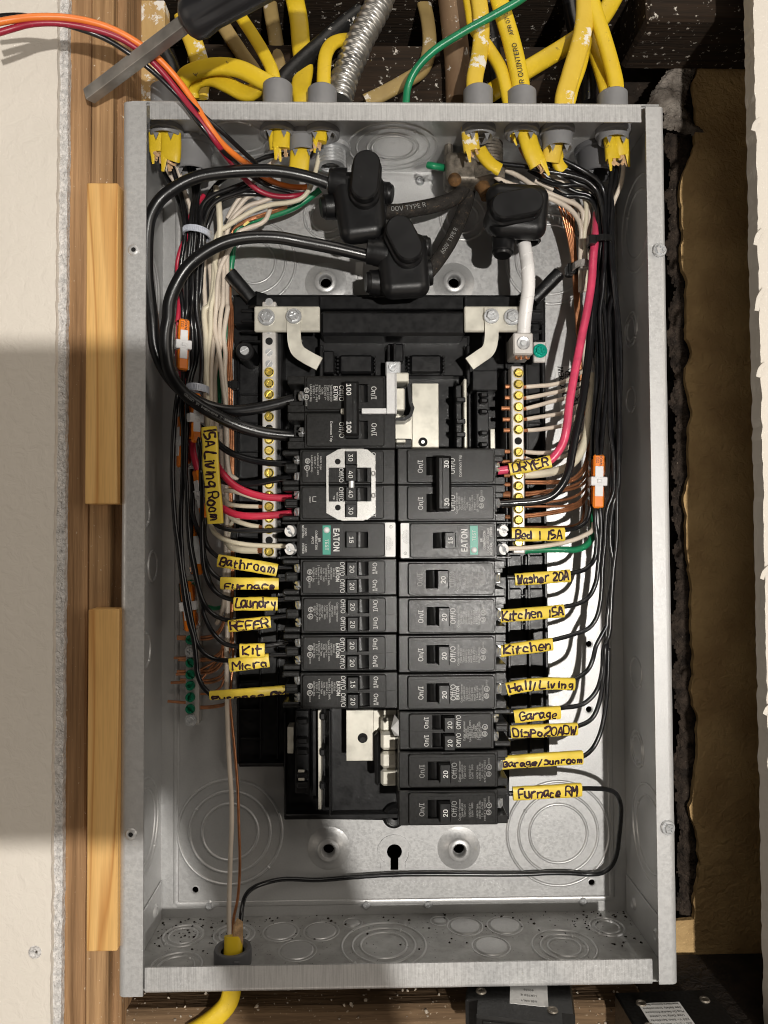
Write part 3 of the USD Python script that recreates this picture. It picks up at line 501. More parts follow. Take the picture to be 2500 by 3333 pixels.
for y in (280, 350, 480, 740, 880): bq(zq("AA", 1160, 0)[0], zq("AA", 1250, 0)[0], zq("AA", 0, y)[1], zq("AA", 0, y + 62)[1], .058, .067, name="moulded_hook", b=.001)
bq(zq("AA", 1275, 0)[0], zq("AA", 1335, 0)[0], zq("AA", 0, 720)[1], zq("AA", 0, 975)[1], .064, .080, "tinned_bus", "bus_rail", .0004); bq(zq("AA", 1060, 0)[0], zq("AA", 1365, 0)[0], zq("AA", 0, 20)[1], zq("AA", 0, 260)[1], .062, .080, name="base_panel")
# lower bare metal beside the left column
bq(zq("G", 1275, 0)[0], zq("G", 1475, 0)[0], zq("G", 0, 800)[1], zq("G", 0, 1165)[1], .060, .064, "tinned_bus", "bus_plate", .0004); bq(zq("G", 1470, 0)[0], zq("G", 1640, 0)[0], zq("G", 0, 800)[1], zq("G", 0, 960)[1], .0603, .064, "tinned_bus", "bus_plate", .0004)
c = ZP("G", 1395, 1000, 60); mesh("bus_hole", cyl([c[0], .0602, c[2]], FRONT, .0036, .0006, 24, 0), "hole_shade_black", base); mesh("bus_hole_screw", cyl([c[0], .0597, c[2] - .001], FRONT, .0022, .0008, 16), "handle_black", base)
for y0, y1, Y in ((860, 960, .050), (960, 1090, .044), (1100, 1220, .046), (1225, 1350, .052)): bq(zq("G", 1525, 0)[0], zq("G", 1650, 0)[0], zq("G", 0, y0)[1], zq("G", 0, y1)[1], Y, .066, "tinned_bus", "bus_stab", .002)
bq(zq("G", 1480, 0)[0], zq("G", 1525, 0)[0], zq("G", 0, 970)[1], zq("G", 0, 1350)[1], .050, .07, name="base_rib", b=.003)
bq(zq("G", 1072, 0)[0], zq("G", 1097, 0)[0], zq("G", 0, 800)[1], zq("G", 0, 1515)[1], .058, .078, "tinned_bus", "bus_rail", .0004); bq(zq("G", 852, 0)[0], zq("G", 897, 0)[0], zq("G", 0, 922)[1], zq("G", 0, 1112)[1], .066, .08, "tinned_bus", "bus_rail", .0004)
bq(zq("G", 910, 0)[0], zq("G", 1010, 0)[0], zq("G", 0, 800)[1], zq("G", 0, 1400)[1], .066, .083, name="base_panel"); bq(zq("G", 1030, 0)[0], zq("G", 1065, 0)[0], zq("G", 0, 800)[1], zq("G", 0, 1420)[1], .070, .083, name="base_rib")
for y in (860, 1000, 1080, 1250, 1320): bq(zq("G", 920, 0)[0], zq("G", 1000, 0)[0], zq("G", 0, y)[1], zq("G", 0, y + 45)[1], .060, .067, name="moulded_hook", b=.001)
for y in (1230, 1290): bq(zq("G", 930, 0)[0], zq("G", 975, 0)[0], zq("G", 0, y)[1], zq("G", 0, y + 18)[1], .0592, .0605, "tinned_bus", "bus_stab", .0003)
for y in (820, 1080, 1320): bq(zq("G", 1085, 0)[0], zq("G", 1125, 0)[0], zq("G", 0, y)[1], zq("G", 0, y + 55)[1], .054, .07, name="moulded_hook", b=.001)
bq(zq("G", 1150, 0)[0], zq("G", 1168, 0)[0], zq("G", 0, 800)[1], zq("G", 0, 1565)[1], .062, .083, name="base_rib")
for k, x, y in (("G", 1620, 1580), ("H", 80, 1570)):
    c = ZP(k, x, y, 74); mesh("base_foot", place(lathe([(0, .001), (.003, .001), (.003, .004), (.0062, .005), (.0085, .003), (.009, -.008)], 26), [c[0], .080, c[2]], FRONT), "black_base", base, 40)
# moulded grid at the right of the base under the flags
for y0, y1 in ((900, 1075), (1140, 1330), (1350, 1460)): bq(zq("F", 890, 0)[0], zq("F", 995, 0)[0], zq("F", 0, y0)[1], zq("F", 0, y1 - 12)[1], .0785, .0835, name="moulded_pocket", b=.001); bq(zq("F", 1010, 0)[0], zq("F", 1150, 0)[0], zq("F", 0, y0)[1], zq("F", 0, y1 - 12)[1], .0785, .0835, name="moulded_pocket", b=.001)
# aluminium straps across the top and the two bent straps
for side, x0, x1, xb0, xb1, sx in ((-1, 549, 691, 620, 652, 575), (1, 1003, 1128, 1046, 1076, 1107)):
    bq(v(x0), v(x1), v(661), v(716), .043, .047, "tinned_bus", "cross_strap", .0008)
    pl = [(xb0 + 16, 664), (xb0 + 16, 735), (xb0 + 20 + (6 if side < 0 else -10), 760), (xb0 + (46 if side < 0 else -12), 777), (xb0 + (74 if side < 0 else -36), 783)]
    if side < 0: pl = [(636, 664), (636, 735), (643, 757), (660, 770), (690, 786)]
    else: pl = [(1061, 664), (1061, 735), (1054, 757), (1037, 770), (1014, 786)]
    ln = LineString(spline([P(v(x), v(y), .041) for x, y in pl], .0015)[:, [0, 2]]).buffer(.0049, cap_style=2, quad_segs=6); mesh("bent_strap", xz(ln, .0405, .0428), "tinned_bus", base, 30)
    for xx, kind in ((sx, "hex"), (635 if side < 0 else 1061, "hex")):
        c = P(v(xx), v(684), .041); mesh("strap_screw", screw(kind, [c[0], .0395 if xx != sx else .042, c[2]], FRONT, .0040 if xx != sx else .0044, .3 * xx), "zinc", base, 30)
c = P(v(849), v(793), .050); bq(v(833), v(866), v(780), v(812), .050, .062, "zinc", "hold_down_plate", .0008); mesh("hold_down_screw", screw("combo", [c[0], .0497, c[2]], FRONT, .0034, .7), "zinc", base, 30)
# neutral bars with their terminal screws
def neutral_bar(x0, x1, y0, y1, kinds, label):
    a, b_ = P(v(x0), v(y0), .046), P(v(x1), v(y1), .046); bar = mesh("neutral_bar", rb(a[0], b_[0], .046, .058, b_[2], a[2], .0008), "bar_aluminium", base, label=label)
    mesh("bar_support", rb(a[0] - .003, b_[0] + .003, .058, YB, b_[2], a[2], .001), "black_base", base)
    for (y, kd) in kinds:
        c = P(v((x0 + x1) / 2), v(y), .046); o = [c[0], .0462, c[2]]; tr = rng.uniform(0, 3.1)
        if kd == "e": mesh("terminal_hole", cyl([c[0], .0463, c[2]], FRONT, .0027, .0006, 20, 0), "hole_shade_black", bar)
        elif kd == "s": mesh("terminal_screw", screw("slot", [c[0], .0464, c[2]], FRONT, .0028, tr), "zinc", bar, 30)
        else: mesh("terminal_screw", cat([screw("combo", [c[0], .0448, c[2]], (rng.uniform(-.08, .08), -1, rng.uniform(-.08, .08)), .0026, tr), place(lathe([(.0032, -.0002), (.0036, .0007), (.0031, .0009), (.0030, -.0002)], 20), o, FRONT)]), "brass", bar, 30); mesh("terminal_hole", cyl([c[0], .0461, c[2]], FRONT, .0033, .0004, 20, 0), "hole_shade_black", bar)
    return bar
kl = [(652, "s"), (713, "s"), (737, "e"), (761, "s"), (786, "s")] + [(804 + 24.2 * k, "e" if k in (5, 15) else "b") for k in range(17)]
neutral_bar(566, 597, 651, 1204, kl, "left neutral bar with a row of brass terminal screws")
kr = [(806 + 24.4 * k, "e" if k == 6 else "b") for k in range(16)]
neutral_bar(1104, 1135, 790, 1196, kr, "right neutral bar with a row of brass terminal screws")
a, b_ = P(*zq("D", 822, 405), .030), P(*zq("D", 937, 530), .030)
lug = mesh("neutral_lug", rb(a[0], b_[0], .030, .056, b_[2], a[2], .001), "bar_aluminium", base); c = ZP("D", 880, 465, 30)
mesh("lug_screw", cat([place(lathe([(.0016, -.0002), (.0022, .0002), (.0042, .0006), (.0048, .0002), (.005, -.0004)], 30), [c[0], .030, c[2]], FRONT), cyl([c[0], .0296, c[2]], FRONT, .0022, .0008, 6)]), "zinc", lug, 40)
st = [cyl(ZP("D", 838 + 9 * i, 548 + 4 * (i % 2), 36 + 5 * (i % 3)), (0, 0, -1), .0009, .004, 8) for i in range(9)]; mesh("strand_ends", cat([s.apply_translation([0, 0, .003]) or s for s in st]), "copper", lug)
bq(zq("D", 937, 0)[0], zq("D", 1010, 0)[0], zq("D", 0, 458)[1], zq("D", 0, 575)[1], .050, .053, "bar_aluminium", "bonding_tab", .0006); c = ZP("D", 973, 512, 50); mesh("bonding_screw", screw("hex", [c[0], .0485, c[2]], FRONT, .0037, .2), "teal_screw", base, 30)
for k in range(2): pass
# bare ends poking out at the inner side of the right bar
for y in (215, 350, 475, 610, 740, 995, 1120, 1280, 1390, 1510, 1640, 1780):
    p0 = ZP("AA", 1510, y, 52); mesh("wire_end", cyl(p0, (-1, .0, 0), .0016 if y != 1510 else .0024, .0035 + .003 * rng.random(), 10), "copper", base)

# ground bar at lower left, fixed to the box
gb = thing("ground_bar", "narrow steel ground bar with green screws on the lower left of the back sheet", "ground bar", P(627, 2200, .086))
a, b_ = P(605, 1875, .080), P(647, 2359, .080); mesh("bar", rb(a[0], b_[0], .080, .0925, b_[2], a[2], .0008), "old_metal" if False else "bar_aluminium", gb)
for k, x, y, mt_ in (("R", 455, 1480, "g"), ("R", 468, 1600, "g"), ("R", 485, 1730, "g"), ("S", 400, 270, "g"), ("S", 405, 395, "z"), ("S", 402, 520, "g"), ("S", 400, 645, "g"), ("S", 405, 765, "g"), ("S", 405, 890, "g"), ("S", 405, 1015, "g"), ("S", 405, 1140, "z")):
    c = ZP(k, x, y, 80); c[0] = (a[0] + b_[0]) / 2 - .001; mesh("terminal_screw", screw("combo" if mt_ == "g" else "hex", [c[0], .0790, c[2]], (-.1, -1, .05), .0037 if mt_ == "g" else .0034, rng.uniform(0, 3)), "green_screw" if mt_ == "g" else "zinc", gb, 30)
for y0, yy in ((242, -.003), (268, -.003), (470, 0), (495, -.004), (610, -.003), (640, -.002), (705, -.006), (728, .003), (850, -.012), (955, .006)):
    c = ZP("S", 352, y0, 86); mesh("wire_end", cyl([a[0] + .001, .086, c[2]], (-1, .05, rng.uniform(-.08, .08)), .0011, .0115 + yy * .8, 8), "copper", gb)
# printed sticker behind the right-hand wires
sk = thing("bonding_sticker", "white printed sticker on the back sheet behind the pink wire", "sticker", ZP("T", 360, 1050, 93))
sq = [ZP("T", *q, 92.7)[[0, 2]] for q in ((205, 720), (640, 670), (800, 1560), (290, 1370))]
mesh("paper", xz(Polygon(sq), D - .0003, D - .00005), "sticker_white", sk, False)
UP, RT, NF = np.array([0, 0, 1.0]), np.array([-1.0, 0, 0]), np.array([0, -1.0, 0]); lean = np.array([.12, 0, 1.0]); lean /= np.linalg.norm(lean); lo = np.cross(NF, lean)
mesh("print", cat([text(s, h, ZP("T", x, y, 92.55), lean * -1 if False else np.array([-.13, 0, 1.0]) / 1.0084, np.array([-1.0, 0, -.13]) / 1.0084, NF, True) for s, h, x, y in (("SCREW", .0042, 292, 860), ("ED", .0040, 360, 815), ("ND", .0040, 398, 790), ("IN", .0036, 320, 1040), ("TO", .0036, 446, 1130), ("AND SCREW", .0036, 490, 1010), ("ED", .0036, 468, 900))]), "print_black", sk, False)
wl = thing("inspection_tag", "tiny white printed tag on the back sheet under the middle black splice block", "sticker", ZP("N", 455, 995, 93))
a, b_ = ZP("N", 430, 940, 92.9), ZP("N", 482, 1055, 92.9); mesh("paper", rb(a[0], b_[0], D - .0004, D - .0001, b_[2], a[2], .0001), "sticker_white", wl, False)
mesh("print", text("E", .0022, ZP("N", 446, 1040, 92.4), np.array([1.0, 0, 0]), UP, NF), "print_black", wl, False)
# ================================================================ breakers
X_, Z_, NY = np.array([1.0, 0, 0]), np.array([0, 0, 1.0]), np.array([0, -1.0, 0])
YF = .011                                                      # plane of the breaker faces
class Frame:
    """Local breaker frame in mm: u from the wire end to the middle, v across, n towards the viewer."""
    def __init__(s, side, xo, xi, yt, yb):
        a, b = P(xo, (yt + yb) / 2, YF), P(xi, (yt + yb) / 2, YF); t, u = P((xo + xi) / 2, yt, YF), P((xo + xi) / 2, yb, YF)
        s.eu = X_ if side == "l" else -X_; s.ev = Z_ if side == "l" else -Z_; s.L = abs(b[0] - a[0]) * 1e3; s.w = (t[2] - u[2]) * 1e3
        s.o = np.array([a[0], YF, (t[2] + u[2]) / 2]); s.rd, s.up = -s.ev, s.eu
    def pt(s, u, v_, n): return s.o + (u * s.eu + v_ * s.ev + n * NY) * .001
    def to(s, m):
        m = tm(m); q = m.vertices * .001; return trimesh.Trimesh(s.o + np.outer(q[:, 0], s.eu) + np.outer(q[:, 1], s.ev) + np.outer(q[:, 2], NY), m.faces, process=False)
    def txt(s, t_, h, u, v_, n, **k): return text(t_, h * .001, s.pt(u, v_, n + .05), s.rd, s.up, NY, **k)
def mb(u0, u1, v0, v1, n0, n1, b=.5): return rb(u0, u1, v0, v1, n0, n1, b)
def mpad(u0, u1, v0, v1, n0, n1, r=1.6, b=.5):
    o = np.array(rrect(u0, u1, v0, v1, r).exterior.coords)[:-1]; i = np.array(rrect(u0 + b, u1 - b, v0 + b, v1 - b, max(r - b, .2)).exterior.coords)[:-1]
    return hullpts(np.vstack([np.c_[o, np.full(len(o), n0)], np.c_[o, np.full(len(o), n1 - b)], np.c_[i, np.full(len(i), n1)]]))
def toggle(f, br, u0, u1, v0, v1, number, bold=True, th=3.0, tip=7.2, name="switch"):
    """Rocker: a raised number block at the wire side and a sunk slot towards the middle."""
    m = u0 + (u1 - u0) * .5
    prof = [(u0 + .3, -4.5), (u0 + .3, tip - .7), (u0 + .9, tip), (m - .3, tip), (m + .4, tip - .8), (m + 3.2, -1.5), (u1 - .2, -3.6), (u1 - .2, -4.5)]
    p = [hullpts([(u, v_, n) for u, n in pr for v_ in (v0 + .35, v1 - .35)]) for pr in (prof[:5] + [(m + 1.2, -4.5)], [prof[5], prof[6], prof[7], (m, -4.5), (m, -1.5)])]
    h = mesh(name, f.to(p[0] + p[1]), "handle_black", br, 30)
    if number: mesh("amp_number", f.txt(number, th, (u0 + m) / 2 + .2, (v0 + v1) / 2, tip, bold=bold), "print_white", h, False)
    return h
SMALL = {"eaton1": ("Type BR2100", "Type C2100", "120/240 V~", "Cu/Al", "HACR Type", "2 Pole  J-969", "E7819 -T", "LR43556 Disj."),
         "eaton2": ("BR2020", "DNPL2020", "Type BRD, A & DNPL", "120/240 V~", "Cu/Al    SWD", "HACR Type", "2 Pole Unit  J-969", "E7819 -T", "LR43556 Disj."),
         "quad": ("HACR Type", "4 Pole Unit J-969", "E7819 -T", "LR43556 Disj."),
         "cutler1": ("Cutler-Hammer", "Type BR120", "Type C120", "120/240 V~", "Cu/Al SWD", "HACR Type", "1 Pole J969", "E7819 -T", "LR43556 Disj."),
         "cutler3": ("Cutler-Hammer", "Type BR230", "Type C230", "120/240 V~", "Cu/Al", "HACR Type", "2 Pole J-969", "E7819 -T", "LR-43556 Disj."),
         "cutler2": ("Cutler-Hammer", "BR2020", "DNPL2020", "Type BRD, A & DNPL", "120/240 V~", "Cu/Al    SWD", "HACR Type", "LISTED Cir. Bkr.", "2 Pole Unit  J969", "E7819 -T"),
         "cutler4": ("Cutler-Hammer", "Type BR120", "Type C120", "", "120/240 V~", "Cu/Al   SWD", "", "HACR Type", "LISTED Cir. Bkr.", "1 P...  J-969", "E7819-1-870515")}
def circle_mark(f, u, v_, n, r, t_):
    t0 = np.linspace(0, 2 * np.pi, 25)[:-1]; ringp = Polygon([(r * math.cos(a), r * math.sin(a)) for a in t0]).difference(Polygon([(r * .8 * math.cos(a), r * .8 * math.sin(a)) for a in t0]))
    m = trimesh.creation.extrude_polygon(ringp, .1, engine="earcut"); m.apply_translation([u, v_, n]); return [f.to(m), f.txt(t_, r * .85, u, v_, n, bold=True)]
def smallprint(f, key, u_from, v_c, n, pitch=1.75, h=1.25, width=None, listed=True, first_big=False):
    """Lines of fine print, the first nearest the switch, then the two round test marks at the wire end."""
    g, u = [], u_from
    for i, ln in enumerate(SMALL[key]):
        if ln: g.append(f.txt(ln, h * (1.15 if first_big and i == 0 else 1), u, v_c + (.0 if len(ln) > 12 else (12 - len(ln)) * .22), n))
        u -= pitch
    u -= 1.2; g += circle_mark(f, u, v_c - 2.6, n, 1.9, "UL") + circle_mark(f, u + .3, v_c + 2.0, n, 1.8, "SA")
    if listed: g.append(f.txt("LISTED", .95, u + .1, v_c - 6.4, n))
    return g
def breaker(name, label, side, xo, xi, yt, yb, kind, nums, print_key, brand=None, mat="breaker_face", group=None, tint="print_white", inked=True):
    f = Frame(side, xo, xi, yt, yb); L, w = f.L, f.w; ends = f.pt(L / 2, 0, -58)
    br = thing(name, label, "circuit breaker", ends, group)
    poles = {"single": 1, "tandem": 1, "afci": 1, "double": 2, "main": 2, "quad": 2}[kind]; pw = w / poles; tl = 14.0 if kind in ("tandem", "quad") else (12.0 if kind == "afci" else 8.5); tl = 13.0 if side == "l" and kind == "main" else tl
    us, ue = tl, L - (6.4 if side == "r" else 7.6); oo = (39.2 if side == "r" else L - 33.8)
    oe = oo + 15.0; prints, small, bodies, faces = [], [], [], []
    for k in range(poles):
        vc = -w / 2 + pw * (k + .5) if side == "r" else w / 2 - pw * (k + .5)   # first pole is the upper one
        vc = (w / 2 - pw * (k + .5)) * (1 if side == "l" else -1)
        v0, v1 = vc - pw / 2 + .12, vc + pw / 2 - .12
        body = mb(tl - 1.5, L, v0, v1, -58, -2.4, .6)
        lanes = 2 if kind in ("tandem", "quad", "afci") else 1; term = []
        if lanes == 1:
            term += [mb(0, tl, v0, v0 + 5.2, -44, -4.2, .5), mb(0, tl, v1 - 5.2, v1, -44, -4.2, .5), mb(2.0, tl, v0, v1, -46, -26, .5), mb(.4, tl - 2, v0 + 5, v0 + 8.6, -40, -9.5, .5)]
        elif kind == "afci":
            term += [mb(0, tl, v0, v0 + 1.6, -46, -5, .4), mb(0, tl, v1 - 1.6, v1, -46, -5, .4), mb(-3.0, tl, vc - 1.2, vc + 1.2, -46, -4, .5), mb(1.5, tl, v0, v1, -46, -16, .5)]
        else:
            term += [mb(1.5, tl - 3.5, vc - 3.2, vc + 3.2, -44, -8.5, .9), mb(0, tl - 2, v0, v0 + 3.6, -44, -7, .9), mb(0, tl - 2, v1 - 3.6, v1, -44, -7, .9), mb(5, tl, v0, v1, -46, -26, .5), mb(2.4, tl - 3.5, vc - 1.6, vc + 1.6, -12, -7, .5)]
        for t_ in term: body += t_
        fm = mpad(us, ue, v0 + 1.1, v1 - 1.1, -2.6, 0, 1.8, .55)
        cuts = []
        if kind in ("tandem", "quad"):
            hw = pw * .19
            for j in (-1, 1): cuts.append((vc + j * pw * .232 - hw, vc + j * pw * .232 + hw))
        elif kind == "afci": cuts.append((vc - 5.4, vc + 5.4))
        else: cuts.append((vc - 6.2, vc + 6.2))
        for c0, c1 in cuts:
            k_ = hullpts([(u, q, n) for u in (oo, oe) for q in (c0, c1) for n in (-6, 2)]); body -= k_; fm -= k_
        # moulding lines in the face
        for q in ((vc,) if kind in ("tandem", "quad") else (v0 + 3.0 if side == "r" else v1 - 3.0,)):
            fm -= hullpts([(u, q + d, n) for u in (us - 1, ue + 1) for d in (-.14, .14) for n in (-.3, 1)])
        if kind in ("tandem", "quad"):
            fm -= hullpts([(u, q, n) for u in (us + 2.4, us + 2.7) for q in (vc - pw * .40, vc) for n in (-.25, 1)]) + hullpts([(u, vc - pw * .40 + d, n) for u in (us + 2.4, oo - 6) for d in (0, .3) for n in (-.25, 1)]) + hullpts([(u, q, n) for u in (oo - 6.2, oo - 5.9) for q in (vc - pw * .40, vc) for n in (-.25, 1)])
            body -= hullpts([(u, vc + d, n) for u in (ue + .5, L + 1) for d in (-.15, .15) for n in (-2.9, 1)])
        body -= hullpts([(u, q, n) for u in (ue + 2.6, ue + 2.9) for q in (v0 - 1, v1 + 1) for n in (-2.75, 1)]) if False else m3.Manifold()
        bodies.append(f.to(body)); faces.append((f.to(fm), vc, v0, v1, cuts))
    mesh("body", cat(bodies), "breaker_black", br, 30)
    for j, (g, vc, v0, v1, cuts) in enumerate(faces):
        mesh("face", g, mat, br, 30)
        for q in (cuts if kind not in ("double", "main") else []):
            pass
        if kind not in ("afci", "quad"):
            for c0, c1 in cuts:
                q = (c0 + c1) / 2; hh = 2.9 if kind == "tandem" else 3.3
                prints.append(f.txt("On/I", hh, oe + 4.0 if side == "r" else oe + 4.2, q + .2, 0, bold=False, squeeze=.92)); prints.append(f.txt("Off/O", hh, oo - 2.6, q, 0, squeeze=.92))
        if kind == "quad":
            for c0, c1 in cuts: prints.append(f.txt("On/I", 2.8, oe + 4.2, (c0 + c1) / 2, 0)); prints.append(f.txt("Off/O", 2.8, oo - 2.6, (c0 + c1) / 2, 0))
    cs = [(faces[j][1], c) for j in range(len(faces)) for c in faces[j][4]]
    if side == "l": cs = sorted(cs, key=lambda q: -q[1][0])
    else: cs = sorted(cs, key=lambda q: q[1][0])
    if kind in ("double", "main"):                              # the handles and the bar tying them together
        vs = [c for _, c in cs]; lo, hi = min(c[0] for c in vs), max(c[1] for c in vs)
        for c0, c1 in vs: toggle(f, br, oo, oe, c0, c1, None)
        bar = mesh("handle_tie", f.to(mpad(oo - .6, oo + (9.2 if kind == "main" else 9.0), lo + .5, hi - .5, 1.6, 13.0, 1.0, 1.6)), "handle_black", br, 30)
        mesh("handle_tie_ridge", f.to(mb(oo + 5.0, oo + 5.5, lo + 1.4, hi - 1.4, 12.8, 13.3, .2)), "breaker_black", bar, 30)
        for (c0, c1), nm in zip(vs, nums): mesh("amp_number", f.txt(nm, 3.0, oo + 2.6, (c0 + c1) / 2, 13.0, bold=True), "print_white", bar, False)
    else:
        for (vc, (c0, c1)), nm in zip(cs, nums): toggle(f, br, oo, oe, c0, c1, nm, th=3.0 if kind != "afci" else 2.7, tip=7.2 if side == "r" else 5.2, bold=not (kind in ("tandem", "quad")))
    # printing
    vfirst, vlast = faces[0][1], faces[-1][1]
    if kind == "single":
        n_ = len(SMALL[print_key]); start = oo - 6.2
        if brand: prints.append(f.txt(brand, 2.2, oo - 5.6, vfirst + .3, 0, bold=True, fit=.0088)); start = oo - 8.3
        small += smallprint(f, print_key, start, vfirst + .5, 0, min(1.75, (start - us - 6) / n_), 1.2, first_big=not brand)
    if kind == "tandem":
        start = oo - 6.4
        if brand: prints.append(f.txt(brand, 2.3, oo - 5.8, vfirst + (2.0 if side == "l" else -1.0), 0, bold=True, fit=.0095)); start = oo - 8.4
        n_ = len(SMALL[print_key]); small += smallprint(f, print_key, start, vfirst + (1.8 if side == "l" else 0), 0, min(1.7, (start - us - 6) / n_), 1.1, listed=bool(brand), first_big=not brand)
    if kind == "double":
        prints.append(f.txt("Common Trip", 1.7, oo - 8.0, vfirst, 0)); small += smallprint(f, print_key, oo - 5.4, vlast, 0, 1.75, 1.2, first_big=True)
    if kind == "main":
        prints.append(f.txt("Common Trip", 1.6, oo - 9.6, vlast - 1.0, 0)); prints.append(f.txt("EATON", 2.7, oo - 6.6, vfirst, 0, bold=True, fit=.0095)); small += smallprint(f, print_key, oo - 9.6, vfirst, 0, 1.95, 1.3)
    if kind == "quad":
        small += smallprint(f, print_key, oo - 16.2, vfirst + 2.0, 0, 2.0, 1.25); prints.append(f.txt("Non Common", 1.1, oo - 5.2, vlast + 2.2, 0)); prints.append(f.txt("Trip", 1.1, oo - 7.4, vlast + 3.4, 0)); prints.append(f.txt("240V", 1.2, oo - 23.5, vlast + 2.2, 0)); prints.append(f.txt("A & DNPL", 1.2, oo - 11.5, vfirst - 2.6, 0)); prints.append(f.txt("240V", 1.2, oo - 11.5, vlast + 2.2, 0))
        tri = [mb(oo - 21.8, oo - 21.5, vlast + .6, vlast + 4.2, 0, .1, .01), mb(oo - 21.8, oo - 19.4, vlast + .6, vlast + .9, 0, .1, .01), mb(oo - 21.8, oo - 19.4, vlast + 3.9, vlast + 4.2, 0, .1, .01)]
        prints += [f.to(q) for q in tri]
        # aluminium locking plate over the four switches
        pl = Polygon([(oo - 12.5, -19.0), (oo - 4.5, -23.6), (oo + 15.0, -23.6), (oo + 20.4, -19.0), (oo + 20.4, 19.0), (oo + 15.0, 23.6), (oo - 4.5, 23.6), (oo - 12.5, 19.0)])
        win = sbox(oo - 12, -11.4, oo + 17.6, 11.4).union(sbox(oo + .0, -11.6, oo + 8.2, 19.4)).union(sbox(oo + .0, -19.4, oo + 8.2, 11.6))
        ob = sbox(oo - 12.5, -12, oo - 11.0, 12); pp = pl.difference(win).union(ob)
        pm = trimesh.creation.extrude_polygon(pp, 1.1, engine="earcut"); pm.apply_translation([0, 0, 1.0]); pl_ = mesh("locking_plate", f.to(pm), "bracket_steel", br, 20)
        for s in (-1, 1):
            mesh("plate_tab", f.to(mb(oo - 3, oo + 13, s * 23.6 - .8, s * 23.6 + .8, -1.5, 1.2, .4)), "bracket_steel", pl_); mesh("plate_stop", f.to(mb(oo + 17.6, oo + 20.2, s * 7.4 - 1.6, s * 7.4 + 1.6, 1.6, 3.0, .7)), "bracket_steel", pl_)
            q = tm(lathe([(0, .15), (1.2, .15), (1.9, .1), (2.0, -.1)], 20)); q.apply_translation([oo - 4.8, s * 15.4, 2.05]); mesh("plate_hole", f.to(q), "hole_shade_black", pl_)
        mesh("switch_pin", place(lathe([(0, -3.2), (2.2, -3.2), (2.2, 3.2), (0, 3.2)], 18), np.zeros(3), (0, 1, 0)).apply_scale(1) and f.to(place(lathe([(0, -3.2), (2.0, -3.2), (2.0, 3.2), (0, 3.2)], 18), np.array([oo + 4.4, 0, 2.6]), (0, 1, 0))), "zinc", br, 40)
    if kind == "afci":
        cx = oo
        mesh("brand_panel", f.to(mb(us + 1.2, oo - 2.0, -10.2, 9.6, -.4, .12, .05)), "handle_black" if side == "l" else mat, br)
        mesh("test_stripe", f.to(mb(oo - 15.4, oo - 10.0, -9.8, 9.8, 0, .28, .08)), "test_teal", br)
        mesh("test_button", f.to(place(lathe([(0, 1.6), (1.2, 1.5), (1.9, .9), (2.1, 0), (2.3, -.2)], 24), np.array([oo - 12.7, (6.6), .2]), (0, 0, 1))), "tab_clear", br, 50)
        prints += [f.txt("EATON", 4.0, oo - 6.2, 0, .15, bold=True, fit=.0152), f.txt("TEST", 2.2, oo - 12.7, -3.2, .3), f.txt("BR", 1.5, oo - 17.6, 0, .15), f.txt("COMBINATION", 1.5, oo - 19.7, 0, .15, fit=.0125), f.txt("AFCI", 1.5, oo - 22.0, 0, .15), f.txt("LOAD", 1.4, us + 4.8, -5.6, .15), f.txt("POWER", 1.4, us + 2.9, -5.6, .15), f.txt("LOAD", 1.4, us + 4.8, 5.6, .15), f.txt("NEUTRAL", 1.4, us + 2.9, 5.6, .15)]
        st_ = mesh("side_sticker", f.to(mpad(ue + .3, L - .3, -w / 2 + 1, w / 2 - 1, -2.5, -1.9, .8, .1)), "sticker_white", br)
        tl_ = [f.txt(s_, .62, ue + 1.2 + .95 * i, -2.6, -1.9) for i, s_ in enumerate(("BR CIRCUIT BREAKER", "ALSO CLASSIFIED FOR", "USE IN PANELBOARDS", "SEE PUBLICATION", "TYPE BR"))] + circle_mark(f, L - 3.4, 8.6, -1.9, 1.1, "UL")
        mesh("sticker_print", cat(tl_), "print_grey", st_, False)
    mesh("markings", cat(prints), tint, br, False)
    if small: mesh("fine_print", cat(small), "print_small" if tint == "print_white" else tint, br, False)
    # terminal screws at the wire end
    lanes = {"single": [0], "tandem": [-.25, .25], "afci": [-.25, .25], "double": [-.25, .25], "main": [-.25, .25], "quad": [-.375, -.125, .125, .375]}[kind]
    for q in lanes:
        if kind == "afci": o, ax, r = f.pt(6.4, q * w * .98, -7.5), f.eu * -.45 + NY, .0043
        else: o, ax, r = f.pt(tl - 3.0, q * w + (0 if kind in ("single", "double", "main") else 0), -11), f.eu * -1.0 + NY * .62, .0036
        mesh("terminal_screw", screw("combo", o, ax, r, 1.0 + q * 5), "zinc", br, 30)
    if kind == "single": mesh("lug", f.to(mb(1.2, 7.0, -4.6, 4.6, -26, -15, .8)), "zinc", br)
    return f, br
e = lambda y: 1400 + y * 750 / 1659
g_ = lambda y: 1950 + y * 750 / 1659
xz_ = lambda x, k: ZM[k][0] + x * ZM[k][2]
B = {}
B["main"] = breaker("circuit_breaker", "large two-pole breaker with 100 on its long handle, top of the left column", "l", xz_(125, "X"), xz_(1430, "X"), 1220.3, 1459, "main", ["100", "100"], "eaton1")
B["quad"] = breaker("circuit_breaker", "breaker with four switches 30 40 40 30 under a bright metal plate", "l", 914, 1287, 1461, 1695, "quad", ["30", "40", "40", "30"], "quad")
B["la"] = breaker("circuit_breaker", "left breaker with green TEST stripe and a white sticker at its inner end", "l", xz_(805, "E"), xz_(1635, "E"), e(656), e(925), "afci", ["15"], None)
gt = "breakers with two small switches in the left column"
